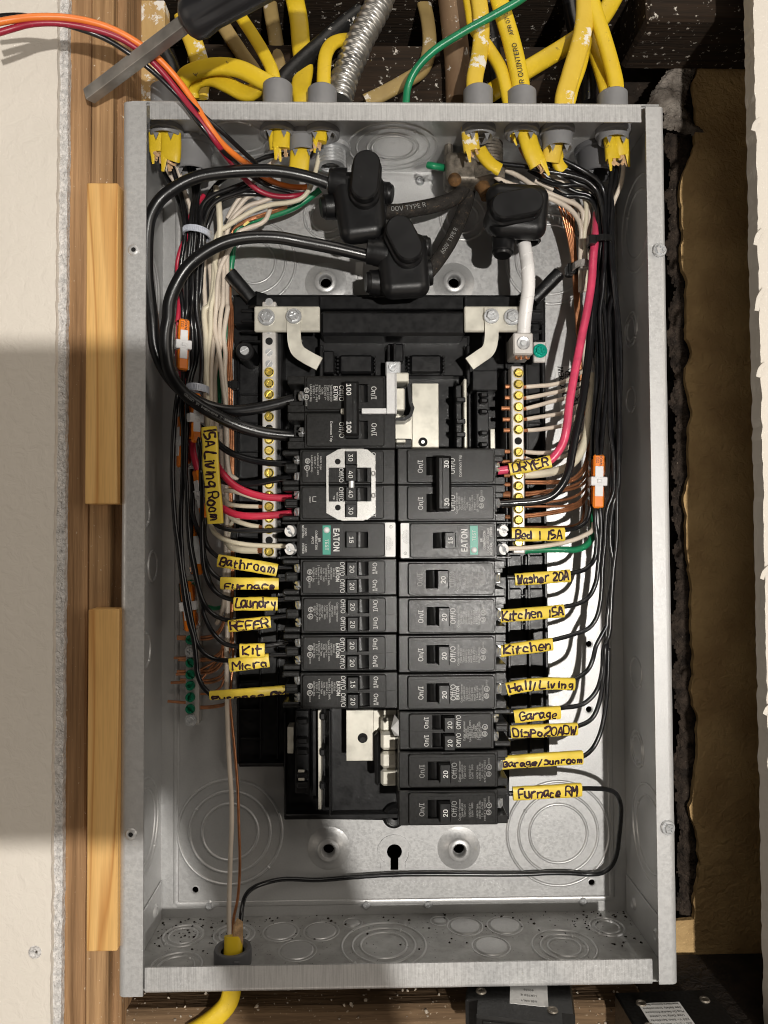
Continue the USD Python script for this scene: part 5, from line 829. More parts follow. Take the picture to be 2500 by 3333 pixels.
# --- right-hand wires
gr_ = "thin black wires bundled at the right"
RB = [("black wire crossing uppermost from the torn cable paper to the right bundle", ("O", (205, 262, 42), (270, 298, 41), (350, 342, 40), (520, 422, 38), (680, 492, 37), (850, 582, 38), (955, 655, 41), (1010, 760, 44), (1020, 900, 45), (1022, 1150, 46), (1005, 1500, 48), (985, 1659, 50), "T", (800, 30, 50), (830, 400, 50), (842, 800, 50), (800, 1300, 48), (772, 1600, 46), (760, 1770, 45))),
      ("black wire crossing just under the uppermost one to the right bundle", ("O", (-60, 465, 44), (0, 478, 43), (100, 507, 42), (300, 531, 40), (500, 573, 39), (700, 606, 39), (850, 655, 40), (945, 745, 42), (988, 860, 43), (1008, 1000, 44), (1020, 1150, 44), (1022, 1300, 45), (1010, 1500, 46), (1000, 1659, 48), "T", (748, 60, 50), (765, 500, 51), (770, 900, 50), (722, 1300, 48), (704, 1600, 46), (716, 1780, 45))),
      ("black wire looping low across to the right bundle", ("O", (430, 640, 50), (530, 680, 48), (640, 702, 46), (780, 694, 46), (880, 712, 47), (950, 780, 48), (975, 950, 48), (985, 1150, 48), (975, 1400, 52), (960, 1659, 54), "T", (702, 30, 54), (718, 500, 55), (705, 900, 54), (665, 1400, 52), (652, 1800, 52), (640, 2212, 52), "U", (812, 180, 52), (816, 380, 52), (765, 540, 52), (640, 625, 50), (490, 648, 46), (350, 680, 44), (30, 730, 42), (-120, 720, 41))),
      ("lowest black wire of the right fan dipping behind the pink wire", ("O", (540, 720, 54), (590, 762, 52), (660, 795, 50), (780, 797, 50), (880, 822, 50), (935, 890, 50), (965, 1050, 51), (975, 1200, 52), (950, 1500, 56), "T", (660, 200, 60), (690, 600, 60), (730, 1100, 58), (690, 1600, 56), (680, 2200, 55), "U", (880, 340, 47), (876, 560, 46), (892, 700, 46), (882, 930, 47), (845, 1030, 47), (745, 1122, 46), (565, 1165, 44), (300, 1190, 42), (-60, 1215, 41), (-180, 1215, 41))),
      ("black wire from the second torn cable slipping under the fan at right", ("O", (490, 488, 50), (620, 580, 46), (750, 672, 45), (860, 712, 46), (950, 800, 50), (990, 1000, 52), (1000, 1300, 54), "T", (690, 60, 62), (740, 600, 62), (745, 1300, 60), (720, 1800, 50), "U", (932, 345, 46), (944, 560, 46), (936, 800, 46), (908, 1100, 47), (882, 1280, 47), (805, 1440, 47), (690, 1522, 46), (490, 1568, 44), (200, 1610, 42), (-60, 1640, 41))),
      ("black wire dropping from the rightmost cables", ("O", (1085, 515, 46), (1075, 650, 46), (1055, 790, 46), (1050, 950, 46), (1060, 1150, 45), (1070, 1400, 46), (1100, 1640, 47), "T", (860, 60, 48), (872, 500, 48), (862, 1200, 47), (872, 1500, 46), (908, 1750, 45), (916, 2000, 45), (910, 2212, 45), "U", (1018, 400, 46), (990, 800, 46), (962, 1100, 46), (942, 1480, 46), (890, 1700, 46), (800, 1822, 46), (600, 1902, 45), (345, 1970, 43), (100, 2010, 42), (-180, 2040, 41))),
      ("second black wire dropping from the rightmost cables", ("O", (1135, 500, 48), (1115, 640, 48), (1080, 780, 46), (1085, 900, 45), (1075, 1050, 44), (1070, 1200, 44), (1085, 1450, 44), "T", (940, 60, 46), (960, 700, 45), (980, 1300, 44), (972, 1700, 43), (962, 2212, 43), "U", (1100, 300, 44), (1058, 600, 44), (1060, 850, 44), (1090, 1010, 44), (1075, 1400, 44), (1050, 1700, 45), "W", (660, 20, 45), (640, 110, 46), (590, 222, 46), (455, 312, 44), (250, 370, 42), (-60, 400, 41), (-140, 400, 41))),
      ("black wire against the dark right side of the bundle", ("O", (1020, 790, 50), (1070, 835, 48), (1088, 930, 46), (1085, 1100, 45), (1095, 1400, 45), "T", (985, 300, 46), (1000, 700, 46), (985, 1200, 46), (990, 1700, 46), "U", (1145, 60, 43), (1135, 500, 43), (1130, 800, 43), (1095, 1100, 43), (1065, 1500, 44), (1040, 1900, 44), "W", (735, 20, 45), (716, 250, 45), (662, 420, 46), (545, 530, 46), (330, 566, 44), (100, 590, 42), (-60, 600, 41), (-170, 600, 41))),
      ("straightest thin black wire at the far right of the bundle", ("O", (1040, 900, 52), (1060, 1100, 50), (1085, 1300, 48), "T", (915, 200, 50), (930, 700, 50), (945, 1300, 49), (950, 1800, 48), "U", (1120, 100, 46), (1128, 500, 45), (1118, 900, 45), (1070, 1300, 45), (1020, 1700, 45), (1000, 2000, 45), "W", (748, 20, 44), (728, 300, 45), (692, 520, 46), (625, 662, 46), (490, 732, 44), (250, 780, 42), (-60, 830, 41), (-165, 845, 41))),
      ("black wire curving lowest of the fan into the Garage/sunroom flag", ("O", (1000, 950, 54), (1030, 1200, 52), (1055, 1450, 51), "T", (840, 300, 54), (855, 800, 54), (880, 1300, 52), (900, 1800, 48), "U", (1070, 100, 47), (1085, 500, 47), (1100, 900, 46), (1085, 1300, 46), (1040, 1700, 46), (1015, 2100, 46), "W", (772, 20, 46), (768, 300, 46), (745, 600, 47), (690, 822, 47), (620, 945, 46), (535, 1005, 44), (250, 1060, 42), (-60, 1090, 41), (-200, 1100, 41)))]
for lab, sp in RB: wire("black_wire", lab, sp, .00165, "wire_black", group=gr_)
wire("black_wire", "long loose black wire from the lower Furnace RM flag across the bottom", ("H", (900, 1400, 42), (1415, 1372, 44), "W", (530, 1292, 46), (650, 1290, 50), (750, 1296, 56), (840, 1332, 62), (885, 1430, 68), (888, 1550, 72), (872, 1720, 76), (850, 1880, 80), (800, 1990, 84), (720, 2048, 87), (600, 2062, 89.5), (450, 2052, 89.5), (250, 2050, 89.5), (0, 2062, 89.5), "I", (1659, 343, 89.5), (1400, 358, 89.5), (1200, 374, 89.5), (1000, 370, 88), (900, 390, 84), (830, 418, 78), (785, 462, 70), (765, 530, 62), (757, 610, 57), (745, 690, 56)), .0017, "wire_black")
wire("pink_wire", "thick glossy pink-red wire swinging down to the DRYER flag", ("O", (950, 950, 56), (940, 1060, 53), (930, 1200, 49), (915, 1350, 46), (902, 1550, 43), "T", (598, 20, 41), (540, 300, 38), (482, 600, 36), (432, 850, 35), (382, 1150, 34), (347, 1450, 34), (300, 1640, 35), (200, 1790, 36), (120, 1855, 37), "F", (1000, 262, 40), (900, 283, 41), (815, 293, 41)), .0030, "wire_pink", seg=14)
thingwire("taped_black_wire", "thick black wire wound with glossy tape, running down beside the pink one", ("O", (985, 1200, 56), (970, 1500, 54), "T", (660, 60, 52), (632, 400, 48), (585, 800, 45), (525, 1200, 42), (462, 1500, 40), (405, 1800, 39), "F", (1340, 255, 38), (1295, 375, 38), (1215, 470, 39), (1100, 510, 40), (950, 522, 41), (830, 532, 41)), .0030, "tape_black", seg=14, end="zinc")
thingwire("white_feeder", "thick white taped neutral cable curving from the right splice block into the lug", ("O", (290, 1200, 42), (305, 1290, 40), (318, 1380, 38), "D", (905, 50, 35), (908, 150, 36), (895, 260, 38), (885, 350, 41), (880, 430, 44)), .0048, "tape_white", seg=18)
def tape_turns(path, spec, r, pitch, mat):
    c = spline(pts(*spec), .0012); d = np.r_[0, np.cumsum(np.linalg.norm(np.diff(c, axis=0), axis=1))]; t, U, Fr = frames(c, FRONT); a = d / pitch * 2 * np.pi
    mesh("tape_edge", sweep(c + (U * np.cos(a)[:, None] + Fr * np.sin(a)[:, None]) * r, .0006, .00035, 6), mat, path, True)
tape_turns("/World/white_feeder", ("O", (290, 1200, 42), (305, 1290, 40), (318, 1380, 38), "D", (905, 50, 35), (908, 150, 36), (895, 260, 38), (885, 350, 41), (880, 430, 44)), .0047, .0105, "tape_white")
gwr = "white wires bundled at the right"
for lab, mt_, r, sp in (("white wire crossing over the right splice block into the right bundle", "wire_white", .0018, ("N", (1205, 200, 46), (1290, 270, 46), (1370, 350, 46), "O", (0, 588, 46), (60, 640, 46), (200, 700, 44), (300, 728, 40), (450, 785, 41), (600, 850, 44), (700, 910, 48), (770, 990, 53), (805, 1090, 58), (800, 1300, 62), (800, 1659, 64))),
                        ("white wire above the first one into the right bundle", "wire_white", .0018, ("O", (120, 560, 52), (250, 620, 50), (360, 692, 47), (500, 765, 46), (650, 828, 48), (760, 872, 52), (815, 930, 56), (825, 1100, 60), (825, 1659, 66))), ("cream wire turning down just behind the pink wire's top", "wire_cream", .0018, ("O", (560, 620, 56), (680, 700, 54), (780, 740, 55), (842, 830, 56), (850, 1000, 57), (832, 1190, 60), (845, 1400, 64), (848, 1659, 68))),
                        ("white wire hanging from the far right cable", "wire_white", .0017, ("O", (1180, 440, 48), (1187, 560, 47), (1155, 720, 46), (1115, 810, 47), (1080, 900, 52), (1040, 1050, 60))), ("white wire deepest in the right bundle", "wire_white", .0017, ("O", (880, 760, 62), (880, 1000, 66), (880, 1300, 70), (872, 1659, 70), "T", (560, 600, 74), (600, 1000, 74), (600, 1400, 70), (540, 1700, 66)))):
    wire("white_wire", lab, sp, r, mt_, group=gwr)
thingwire("big_cream_wire", "large cream wire curving under the DRYER flag into the right neutral bar", ("T", (650, 800, 74), (625, 1200, 68), (570, 1600, 62), (470, 1820, 58), (340, 1925, 54), (200, 1970, 52), (40, 2000, 51), "F", (1010, 322, 50)), .0030, "wire_cream", end="copper")
for i, sp in enumerate(((0, 945, 130, 936, 270, 908, 370, 868, 560, 760), (0, 1065, 150, 1035, 300, 1002, 450, 945, 600, 880), (0, 1180, 180, 1130, 330, 1092, 490, 1015, 620, 900), (0, 1320, 200, 1290, 330, 1262, 475, 1192, 610, 1050), (0, 1470, 200, 1440, 330, 1410, 465, 1310, 600, 1150), (0, 1748, 180, 1742, 300, 1715, 400, 1660, 560, 1500), (30, 1870, 200, 1815, 330, 1785, 420, 1740, 560, 1600))):
    x = list(zip(sp[::2], sp[1::2])); dd = (51, 53, 56, 62, 72)
    thingwire("white_wire", f"white wire into the right neutral bar, {('uppermost','second','third','fourth','fifth','sixth','seventh')[i]} of the row of white ones", ["T"] + [(a, b, c) for (a, b), c in reversed(list(zip(x, dd)))] + ["D", ([894, 894, 894, 898, 902, 890, 890][i], [715, 778, 838, 898, 962, 1084, 1120][i], 50)], .00155, "wire_white", group="row of white wires into the right neutral bar", end="copper")
wire("white_wire", "white wire from the right bundle into the right green-striped breaker", ("U", (860, 560, 52), (840, 650, 50), (780, 692, 48), (600, 770, 46), (300, 832, 43), (0, 862, 42), "F", (920, 852, 41), (860, 858, 41)), .0017, "wire_white")
wire("green_wire", "green ground wire into the foot of the right neutral bar", ("U", (838, 360, 62), (848, 600, 58), (825, 760, 55), (745, 845, 53), (640, 882, 52), (500, 880, 51), (300, 880, 51), (30, 895, 50), "F", (1005, 872, 50)), .0024, "wire_green")
for lab, mt_, r, sp in (("white wire dropping from the wide cable end at the top left", "wire_white", .0016, ("M", (335, 290, 38), (352, 400, 44), (380, 490, 48), (425, 640, 56), (462, 740, 60), (480, 900, 64), (520, 1150, 66))), ("white wire dropping from the narrow cable end at the top left", "wire_white", .0015, ("M", (205, 290, 40), (250, 400, 46), (300, 490, 52), (400, 620, 58), (450, 720, 62), (500, 900, 66))),
                        ("black wire beside the white one under the wide cable end", "wire_black", .0016, ("M", (295, 340, 40), (320, 430, 46), (345, 520, 50), (380, 640, 54), (410, 740, 52), (440, 900, 50), (460, 1100, 54))), ("black wire dropping straight from the big grey ring at the top left", "wire_black", .0017, ("M", (500, 330, 60), (515, 440, 58), (520, 600, 54), (505, 760, 48), (498, 930, 45), (480, 1150, 48), (470, 1500, 54))),
                        ("short white wire slanting up behind the black feeder at the top", "wire_white", .0016, ("M", (1255, 320, 50), (1190, 370, 52), (1130, 430, 56), (1050, 520, 60), (980, 600, 62), (880, 720, 64), (800, 860, 66))),
                        ("black wire slipping under the upper fan at the right", "wire_black", .0016, ("O", (330, 560, 52), (480, 640, 52), (620, 690, 52), (760, 760, 53), (880, 790, 53), (955, 880, 54), (985, 1050, 54), (1000, 1300, 55))), ("black wire between the two upper fan wires at the right", "wire_black", .0016, ("O", (380, 520, 46), (560, 545, 45), (720, 560, 44), (860, 618, 45), (965, 705, 47), (1005, 830, 48), (1018, 1000, 49), (1035, 1300, 50))),
                        ("white wire between the black fan wires at the right", "wire_white", .0016, ("O", (470, 560, 54), (580, 640, 53), (700, 690, 54), (800, 720, 56), (870, 790, 58), (880, 950, 60), (872, 1150, 63))), ("white wire low in the fan at the right", "wire_white", .0016, ("O", (390, 660, 54), (520, 720, 53), (650, 790, 54), (740, 850, 56), (790, 930, 59), (790, 1100, 64)))):
    wire("black_wire" if mt_ == "wire_black" else "white_wire", lab, sp, r, mt_, group=gb_ if mt_ == "wire_black" and "M" in sp else None)
for i, sp in enumerate((("O", (250, 360, 40), (290, 440, 46), (350, 510, 52), (480, 620, 58), (600, 760, 62), (680, 900, 66), (720, 1150, 70)), ("O", (440, 560, 44), (470, 620, 50), (560, 700, 58), (650, 800, 62), (700, 950, 66), (735, 1200, 70)))):
    wire("copper_wire", f"bare copper running from a torn cable end into the right bundle, {('upper', 'lower')[i]} of two", sp, .00095, "copper", group="bare copper ground wires at the right", seg=8)
# bare copper at the right
gcr = "bare copper ground wires at the right"
for i in range(5):
    wire("copper_wire", f"bare copper in the right bundle, {('leftmost','second','third','fourth','rightmost')[i]} of five", ("O", (585 + 35 * i, 830 - 8 * i, 62 + i), (640 + 24 * i, 980, 66), (690 + 14 * i, 1180, 70), (728 + 9 * i, 1400, 72), (745 + 10 * i, 1659, 72), "T", (470 + 9 * i, 250, 74), (520 + 12 * i, 900, 78), (600 + 6 * i, 1500, 76), (602 + 3 * i, 1750, 72)), .00095, "copper", group=gcr, seg=8)
for i, (k, x) in enumerate((("a", ((605, 1600, 72), (590, 1800, 68), (530, 1950, 62), (400, 2065, 56), (150, 2090, 52), (-150, 2088, 50))), ("b", ((612, 1650, 72), (600, 1850, 68), (530, 2000, 62), (400, 2090, 56), (150, 2112, 52), (-150, 2112, 50))), ("c", ((612, 1700, 72), (608, 1900, 70), (540, 2070, 64), (400, 2150, 58), (200, 2190, 53), (-150, 2230, 50))), ("d", ((618, 1800, 72), (610, 2000, 70), (550, 2120, 64), (400, 2185, 58), (200, 2215, 53), (-150, 2260, 50))))):
    wire("copper_wire", f"bare copper bending left behind the taped wire, {('first','second','third','fourth')[i]} from the top", ["T", *x], .00105, "copper", group=gcr, seg=8)
for i, x in enumerate((((790, 0, 72), (770, 120, 68), (690, 210, 62), (560, 270, 56), (330, 308, 52), (0, 330, 50)), ((795, 40, 72), (775, 180, 68), (700, 290, 62), (560, 352, 56), (280, 362, 52), (0, 364, 50)), ((790, 60, 72), (760, 220, 68), (690, 320, 62), (560, 380, 56), (280, 438, 52), (0, 470, 50)), ((795, 90, 72), (765, 250, 68), (700, 345, 62), (570, 405, 56), (280, 462, 52), (0, 494, 50)), ((740, 300, 74), (738, 430, 70), (710, 540, 66), (600, 600, 60), (300, 612, 54), (0, 612, 50)))):
    wire("copper_wire", f"bare copper bending left above the Bed 1 flag, {('first','second','third','fourth','lowest')[i]} from the top", ["U", *x], .00105, "copper", group=gcr, seg=8)

# ================================================================ handwritten flags
GL = {"A": ["022842", "1434"], "B": ["020838463515", "15354432 02".replace(" ", "")], "D": ["02083846443202"], "E": ["48080242", "0535"], "F": ["480802", "0535"], "G": ["47380804123242444525"[:0] + "4738180604123243452 5".replace(" ", "")], "H": ["0802", "4842", "0545"],
      "K": ["0802", "480442"], "L": ["080242"], "M": ["020825484 2".replace(" ", "")], "R": ["02083846350 5".replace(" ", ""), "2542"], "Y": ["0825", "482522"], "W": ["0812264248"[:0] + "081226324 8".replace(" ", "")], "1": ["2822"], "5": ["3808053 5443312 02".replace(" ", "")], "2": ["0718384745021242"[:0] + "07183846024 2".replace(" ", "")], "0": ["180604123244463818"[:0] + "1806041232444638 18".replace(" ", "")],
      "a": ["36160503122334", "363342"], "t": ["1812"+"22", "0636"], "h": ["0802", "05263532"], "r": ["0602", "052636"], "o": ["160503123234351 6".replace(" ", "")], "m": ["0602", "05162522", "25364542"], "u": ["0603123236", "3632"], "n": ["0602", "05263532"], "c": ["351605031232"], "e": ["0434352616050312 32".replace(" ", "")], "d": ["3515050312 33".replace(" ", ""), "3832"],
      "y": ["061433", "36200 0".replace(" ", "")], "i": ["1612", "1717"], "v": ["061236"], "g": ["3616050413 34".replace(" ", ""), "36301000"], "s": ["3516052534321202"], "k": ["0802", "360432"], "p": ["0600", "0626353403"], "l": ["1812"], "/": ["0038"], " ": []}
def strokes(ch):
    for s in GL.get(ch, []):
        s = s.replace(" ", ""); s = s[:len(s) // 2 * 2]; yield [(int(s[i]), int(s[i + 1]) - 2) for i in range(0, len(s), 2)]
def handwriting(txt, width, height, seed):
    """Pen strokes as flat ribbons in the plane: (points, half width). Slightly uneven, like a felt marker."""
    r = np.random.default_rng(seed); x, out = 0.0, []
    for ch in txt:
        adv = {"i": 2.6, "1": 4.4, "l": 2.6, " ": 3.0, "m": 5.2, "M": 5.6, "W": 5.6}.get(ch, 5.0); dy, sc = r.uniform(-.55, .55), r.uniform(.86, 1.14); sl = r.uniform(-.06, .18)
        for st in strokes(ch):
            p = np.array(st, float) * sc + r.normal(0, .17, (len(st), 2)); p[:, 0] += x + sl * p[:, 1]; p[:, 1] += dy
            if len(p) == 1 or np.ptp(p, axis=0).max() < .3: p = np.array([p[0], p[0] + [.3, -.3]])
            out.append(p)
        x += adv
    if not out: return []
    a = np.vstack(out); lo, hi = a.min(0), a.max(0); s = np.array([width / (hi[0] - lo[0]), height / 6.4]); return [(p - [(lo[0] + hi[0]) / 2, 2.6]) * s for p in out]
def ribbon(p, w, seed=0):
    c = spline(np.c_[p, np.zeros(len(p))], .0006)[:, :2]; t = np.gradient(c, axis=0); t /= np.maximum(np.linalg.norm(t, axis=1, keepdims=True), 1e-9); n = np.c_[-t[:, 1], t[:, 0]]
    c = np.vstack([c[0] - t[0] * w * .6, c, c[-1] + t[-1] * w * .6]); n = np.vstack([n[0], n, n[-1]]); ww = np.full(len(c), w) * (1 + .18 * np.sin(np.arange(len(c)) * .9 + seed)); ww[0] *= .55; ww[-1] *= .55
    return c, n, ww
def flag(txt, label, spec, wide_mm, size=1.0, seed=0, drop=0.0, span=.86, ink="marker_ink", thick=2.4):
    """A yellow heat-shrink marker sleeve round a wire, with handwriting on its front."""
    c = spline(pts(*spec), .0012); a, b = wide_mm * .0005, thick * .001; s = thing("wire_flag", label, "wire label", c[0], "yellow handwritten wire flags")
    n = len(c); k = np.linspace(0, 1, n); wob = meshkit.fbm(np.c_[k * 5 + seed, k * 0, k * 0], 2, seed) - .5; rad = 1 + .10 * wob
    t, U, Fr = frames(c, FRONT); cc = c + Fr * (wob * .0006)[:, None]
    mesh("sleeve", sweep(cc, a, b, 20, FRONT, 3.0, rad), "sleeve_yellow", s, 40)
    d = np.r_[0, np.cumsum(np.linalg.norm(np.diff(cc, axis=0), axis=1))]; Ln = d[-1]; g = []
    for i, p in enumerate(handwriting(txt, Ln * span, a * 2 * .70 * size, seed)):
        q, nn, ww = ribbon(p, .00066 * (1 + .15 * ((i * 7 + seed) % 3 - 1)), i); e0, e1 = q + nn * ww[:, None], q - nn * ww[:, None]; P2 = np.stack([e0, e1], 1).reshape(-1, 2); sx = Ln / 2 + P2[:, 0]; vy = P2[:, 1] + drop * a
        al = np.interp(sx, d, rad) * a; vy = np.clip(vy, -al * .97, al * .97); h = np.interp(sx, d, rad) * b * (1 - np.abs(vy / al) ** 3) ** (1 / 3) + .00012 + .00002 * (i % 4)
        I = lambda A: np.stack([np.interp(sx, d, A[:, j]) for j in range(3)], 1)
        V = I(cc) + I(U) * vy[:, None] * -1.0 * -1.0 + I(Fr) * h[:, None]; m = len(q); f = []
        for j in range(m - 1): f += [[2 * j, 2 * j + 1, 2 * j + 3], [2 * j, 2 * j + 3, 2 * j + 2]]
        g.append(trimesh.Trimesh(V, f, process=False))
    mesh("handwriting", cat(g), ink, s, True); return s
FL = [("15A Living Room", "long vertical yellow flag reading 15A Living Room", ("Q", (664, 1440, 34), (680, 1650, 33), "E", (300, 230, 33), (318, 450, 33), (335, 672, 35)), 11.6, .95, 1, 0, .92),
      ("Bathroom", "yellow flag reading Bathroom, uppermost of the left-hand stack", ("E", (356, 940, 40), (500, 962, 38), (650, 985, 38), (778, 1008, 40)), 9.0, 1.0, 2, -.05, .9), ("Furnace", "short yellow flag reading Furnace between Bathroom and Laundry", ("E", (374, 1102, 38), (580, 1105, 37), (790, 1106, 39)), 8.6, .8, 3, -.45, .84),
      ("Laundry", "yellow flag reading Laundry", ("E", (472, 1252, 39), (640, 1250, 37), (782, 1250, 39)), 9.6, 1.0, 4, .05, .88), ("REFER", "yellow flag reading REFER in bold capitals", ("G", (434, 195, 38), (580, 180, 36), (732, 164, 38)), 8.4, 1.05, 5, -.1, .88),
      ("Kit", "small yellow flag reading Kit, lying over the Micro flag", ("G", (514, 372, 31), (600, 370, 30), (690, 368, 31)), 9.6, .95, 6, 0, .72), ("Micro", "yellow flag reading Micro, partly under the Kit flag", ("G", (438, 476, 38), (580, 458, 37), (722, 440, 38)), 9.6, .78, 7, -.30, .84),
      ("Furnace RM", "long thin yellow flag at the left reading Furnace RM along its lower edge", ("G", (298, 694, 40), (480, 680, 37), (650, 668, 37), (862, 650, 40)), 6.4, .55, 8, -.72, .92), ("DRYER", "yellow flag reading DRYER on the pink wire", ("F", (903, 284, 37), (1050, 258, 35), (1198, 225, 35)), 8.8, 1.05, 9, -.02, .84),
      ("Bed 1 15A", "yellow flag reading Bed 1 15A", ("F", (918, 752, 40), (1100, 752, 39), (1294, 750, 43)), 9.6, .95, 10, -.08, .86), ("Washer 20A", "yellow flag reading Washer 20A", ("F", (942, 1076, 40), (1130, 1064, 39), (1336, 1048, 41)), 8.9, 1.05, 11, -.05, .9),
      ("Kitchen 15A", "yellow flag reading Kitchen 15A", ("H", (836, 122, 40), (1050, 106, 38), (1292, 84, 41)), 9.2, .95, 12, -.08, .94), ("Kitchen", "yellow flag reading Kitchen without a number", ("H", (832, 374, 40), (1000, 352, 38), (1210, 324, 41)), 8.8, .95, 13, -.08, .86),
      ("Hall/Living", "yellow flag reading Hall/Living", ("H", (884, 648, 40), (1000, 624, 38), (1180, 608, 38), (1366, 612, 42)), 8.8, .95, 14, -.05, .92), ("Garage", "yellow flag reading Garage, just above the Dispo flag", ("H", (938, 846, 40), (1100, 828, 39), (1264, 816, 42)), 9.2, .85, 15, -.12, .78),
      ("Dispo20ADW", "yellow flag reading Dispo 20A DW", ("H", (912, 956, 40), (1150, 946, 38), (1388, 934, 42)), 9.0, .95, 16, -.12, .94), ("Garage/sunroom", "yellow flag reading Garage/sunroom", ("H", (840, 1178, 40), (1120, 1158, 38), (1426, 1138, 42)), 9.6, .62, 17, -.22, .95),
      ("Furnace RM", "lowest yellow flag at the right reading Furnace RM", ("H", (928, 1400, 41), (1170, 1388, 40), (1418, 1372, 43)), 9.6, .95, 18, -.08, .84)]
for q in FL: flag(q[0], q[1], q[2], q[3], q[4], q[5], q[6], q[7])
# ================================================================ splice blocks
def capsule(p, q, r): return [m3.Manifold.sphere(r, 20).translate(tuple(p)), m3.Manifold.sphere(r, 20).translate(tuple(q))]
def hull_m(ms): return m3.Manifold.batch_hull(ms)
def stadium(p, q, r, y0, y1, b=.0014):
    ln = LineString([p[[0, 2]], q[[0, 2]]]); o = np.array(ln.buffer(r, quad_segs=14).exterior.coords)[:-1]; i = np.array(ln.buffer(r - b, quad_segs=14).exterior.coords)[:-1]
    return hullpts(np.vstack([np.c_[o[:, 0], np.full(len(o), y1), o[:, 1]], np.c_[o[:, 0], np.full(len(o), y0 + b), o[:, 1]], np.c_[i[:, 0], np.full(len(i), y0), i[:, 1]]]))
def splice(label, k, body, rb_, cap, rc, ports, yc0, plug=()):
    s = thing("splice_block", label, "splice block", ZP(k, *body[0][:2], 45), None)
    mesh("body", tm(hull_m([m3.Manifold.sphere(rb_, 24).translate(tuple(ZP(k, x, y, Y))) for x, y in body for Y in (30, 58)])), "tap_black", s, 40)
    mesh("cap", cat([stadium(ZP(k, *cap[0], yc0), ZP(k, *cap[1], yc0), rc, yc0 * .001, .030, .0010), stadium(ZP(k, *cap[0], yc0), ZP(k, *cap[1], yc0), rc + .0012, yc0 * .001 + .006, .040, .003)]), "tap_black", s, 40, label="flat matte oval cap")
    for i, (a, b, Y, r, hollow) in enumerate(ports):
        p, q = ZP(k, *a, Y), ZP(k, *b, Y - (2 if not hollow else 0)); d = q - p; L = np.linalg.norm(d)
        prof = [(0, -.004), (r * 1.12, -.004), (r * 1.08, L * .45), (r, L * .62), (r, L - .0006), (r - .0006, L)] + ([(r * .78, L), (r * .74, L - .006), (0, L - .006)] if hollow else [(r * .86, L), (r * .82, L + .0016), (r * .74, L + .0022), (0, L + .0022)])
        mesh("port", place(lathe(prof, 32), p, d), "tap_black", s, 40)
    return s
splice("upper left black splice block with an oval cap, the outer feeder plugged into it", "N", [(350, 420), (540, 420), (560, 720), (400, 740)], .0085, ((505, 268), (490, 420)), .0093, (((330, 400), (250, 392), 30, .0088, True), ((320, 560), (215, 570), 40, .0086, False), ((560, 470), (660, 480), 40, .0078, False), ((540, 600), (640, 610), 46, .0088, True)), 7)
splice("middle black splice block with an oval cap, the inner feeder plugged into it", "N", [(650, 820), (830, 830), (850, 1100), (680, 1110)], .0085, ((728, 712), (790, 830)), .0095, (((610, 880), (505, 868), 30, .0086, True), ((630, 1080), (520, 1076), 40, .0086, False), ((830, 840), (915, 838), 42, .0080, False), ((850, 1020), (945, 1010), 44, .0092, True)), 7)
splice("right black splice block with an oval cap and the white neutral cable below it", "O", [(60, 800), (400, 820), (380, 1080), (90, 1060)], .0088, ((122, 872), (352, 830)), .0092, (((110, 1120), (100, 1310), 40, .0078, False), ((320, 1080), (335, 1225), 42, .0088, True), ((80, 800), (40, 720), 46, .0072, False)), 10)
thingwire("cloth_cable", "old black cloth-covered cable marked TYPE R entering the upper left splice block", ("N", (560, 605, 48), (640, 600, 48), (720, 598, 48), (800, 588, 49), (1000, 546, 53), (1110, 500, 57), (1165, 430, 62), (1190, 340, 66)), .0054, "cloth_cable", group="old cloth-covered cables", seg=16, prints=[("00V TYPE R", .0034, .13, False, .95)])
thingwire("cloth_cable", "old black cloth-covered cable sloping down to the middle splice block", ("N", (900, 1030, 46), (960, 960, 48), (1050, 830, 54), (1120, 690, 60), (1170, 560, 64), (1200, 430, 68)), .0054, "cloth_cable", group="old cloth-covered cables", seg=16, prints=[("600V  TYPE R", .0030, .22, False, .95)])
wire("rusty_cable", "short rust-coloured cable behind the right splice block", ("N", (1210, 340, 64), (1255, 390, 58), (1300, 450, 52), (1320, 500, 50)), .0050, "rust", "cable", seg=14)
cl = thing("cable_clamp", "old dull metal cable clamp with a threaded neck under the top of the box", "clamp", ZP("N", 1100, 300, 60))
zt = H2 - .0016; cx = ZP("N", 1325, 150, 52)
mesh("threaded_neck", place(lathe([(.0060, 0), (.0110, 0)] + [(.0110 - .0009 * (i % 2), .0012 * i) for i in range(16)] + [(.0095, .0195), (.0060, .0195)], 30), [cx[0], .052, zt], (0, 0, -1)), "old_metal", cl, 30)
mesh("hex_collar", place(tm(m3.Manifold.cylinder(.008, .0135, .0125, 6)), [cx[0], .052, zt - .0195], (0, 0, -1)), "old_metal", cl, False)
a, b_ = ZP("N", 1045, 230, 48), ZP("N", 1240, 400, 48); mesh("saddle", tm(hull_m([m3.Manifold.sphere(.004, 14).translate((x, y, z)) for x in (a[0] + .003, b_[0]) for z in (a[2], b_[2] + .004) for y in (.050, .066)])), "old_metal", cl, 40)
a, b_ = ZP("N", 1035, 120, 50), ZP("N", 1090, 220, 50); mesh("saddle_ear", rb(a[0], b_[0], .050, .064, b_[2], a[2], .002), "old_metal", cl)
c = ZP("N", 1100, 380, 46); mesh("clamp_screw", place(lathe([(0, .003), (.002, .0028), (.0042, .0014), (.005, -.001)], 20), c, (0, -1, -.15)), "rust", cl, 50)
wire("green_wire", "green wire stub poking out under the top of the box", ("N", (920, 285, 52), (960, 292, 50), (1010, 300, 54), (1060, 310, 60)), .0026, "wire_green")

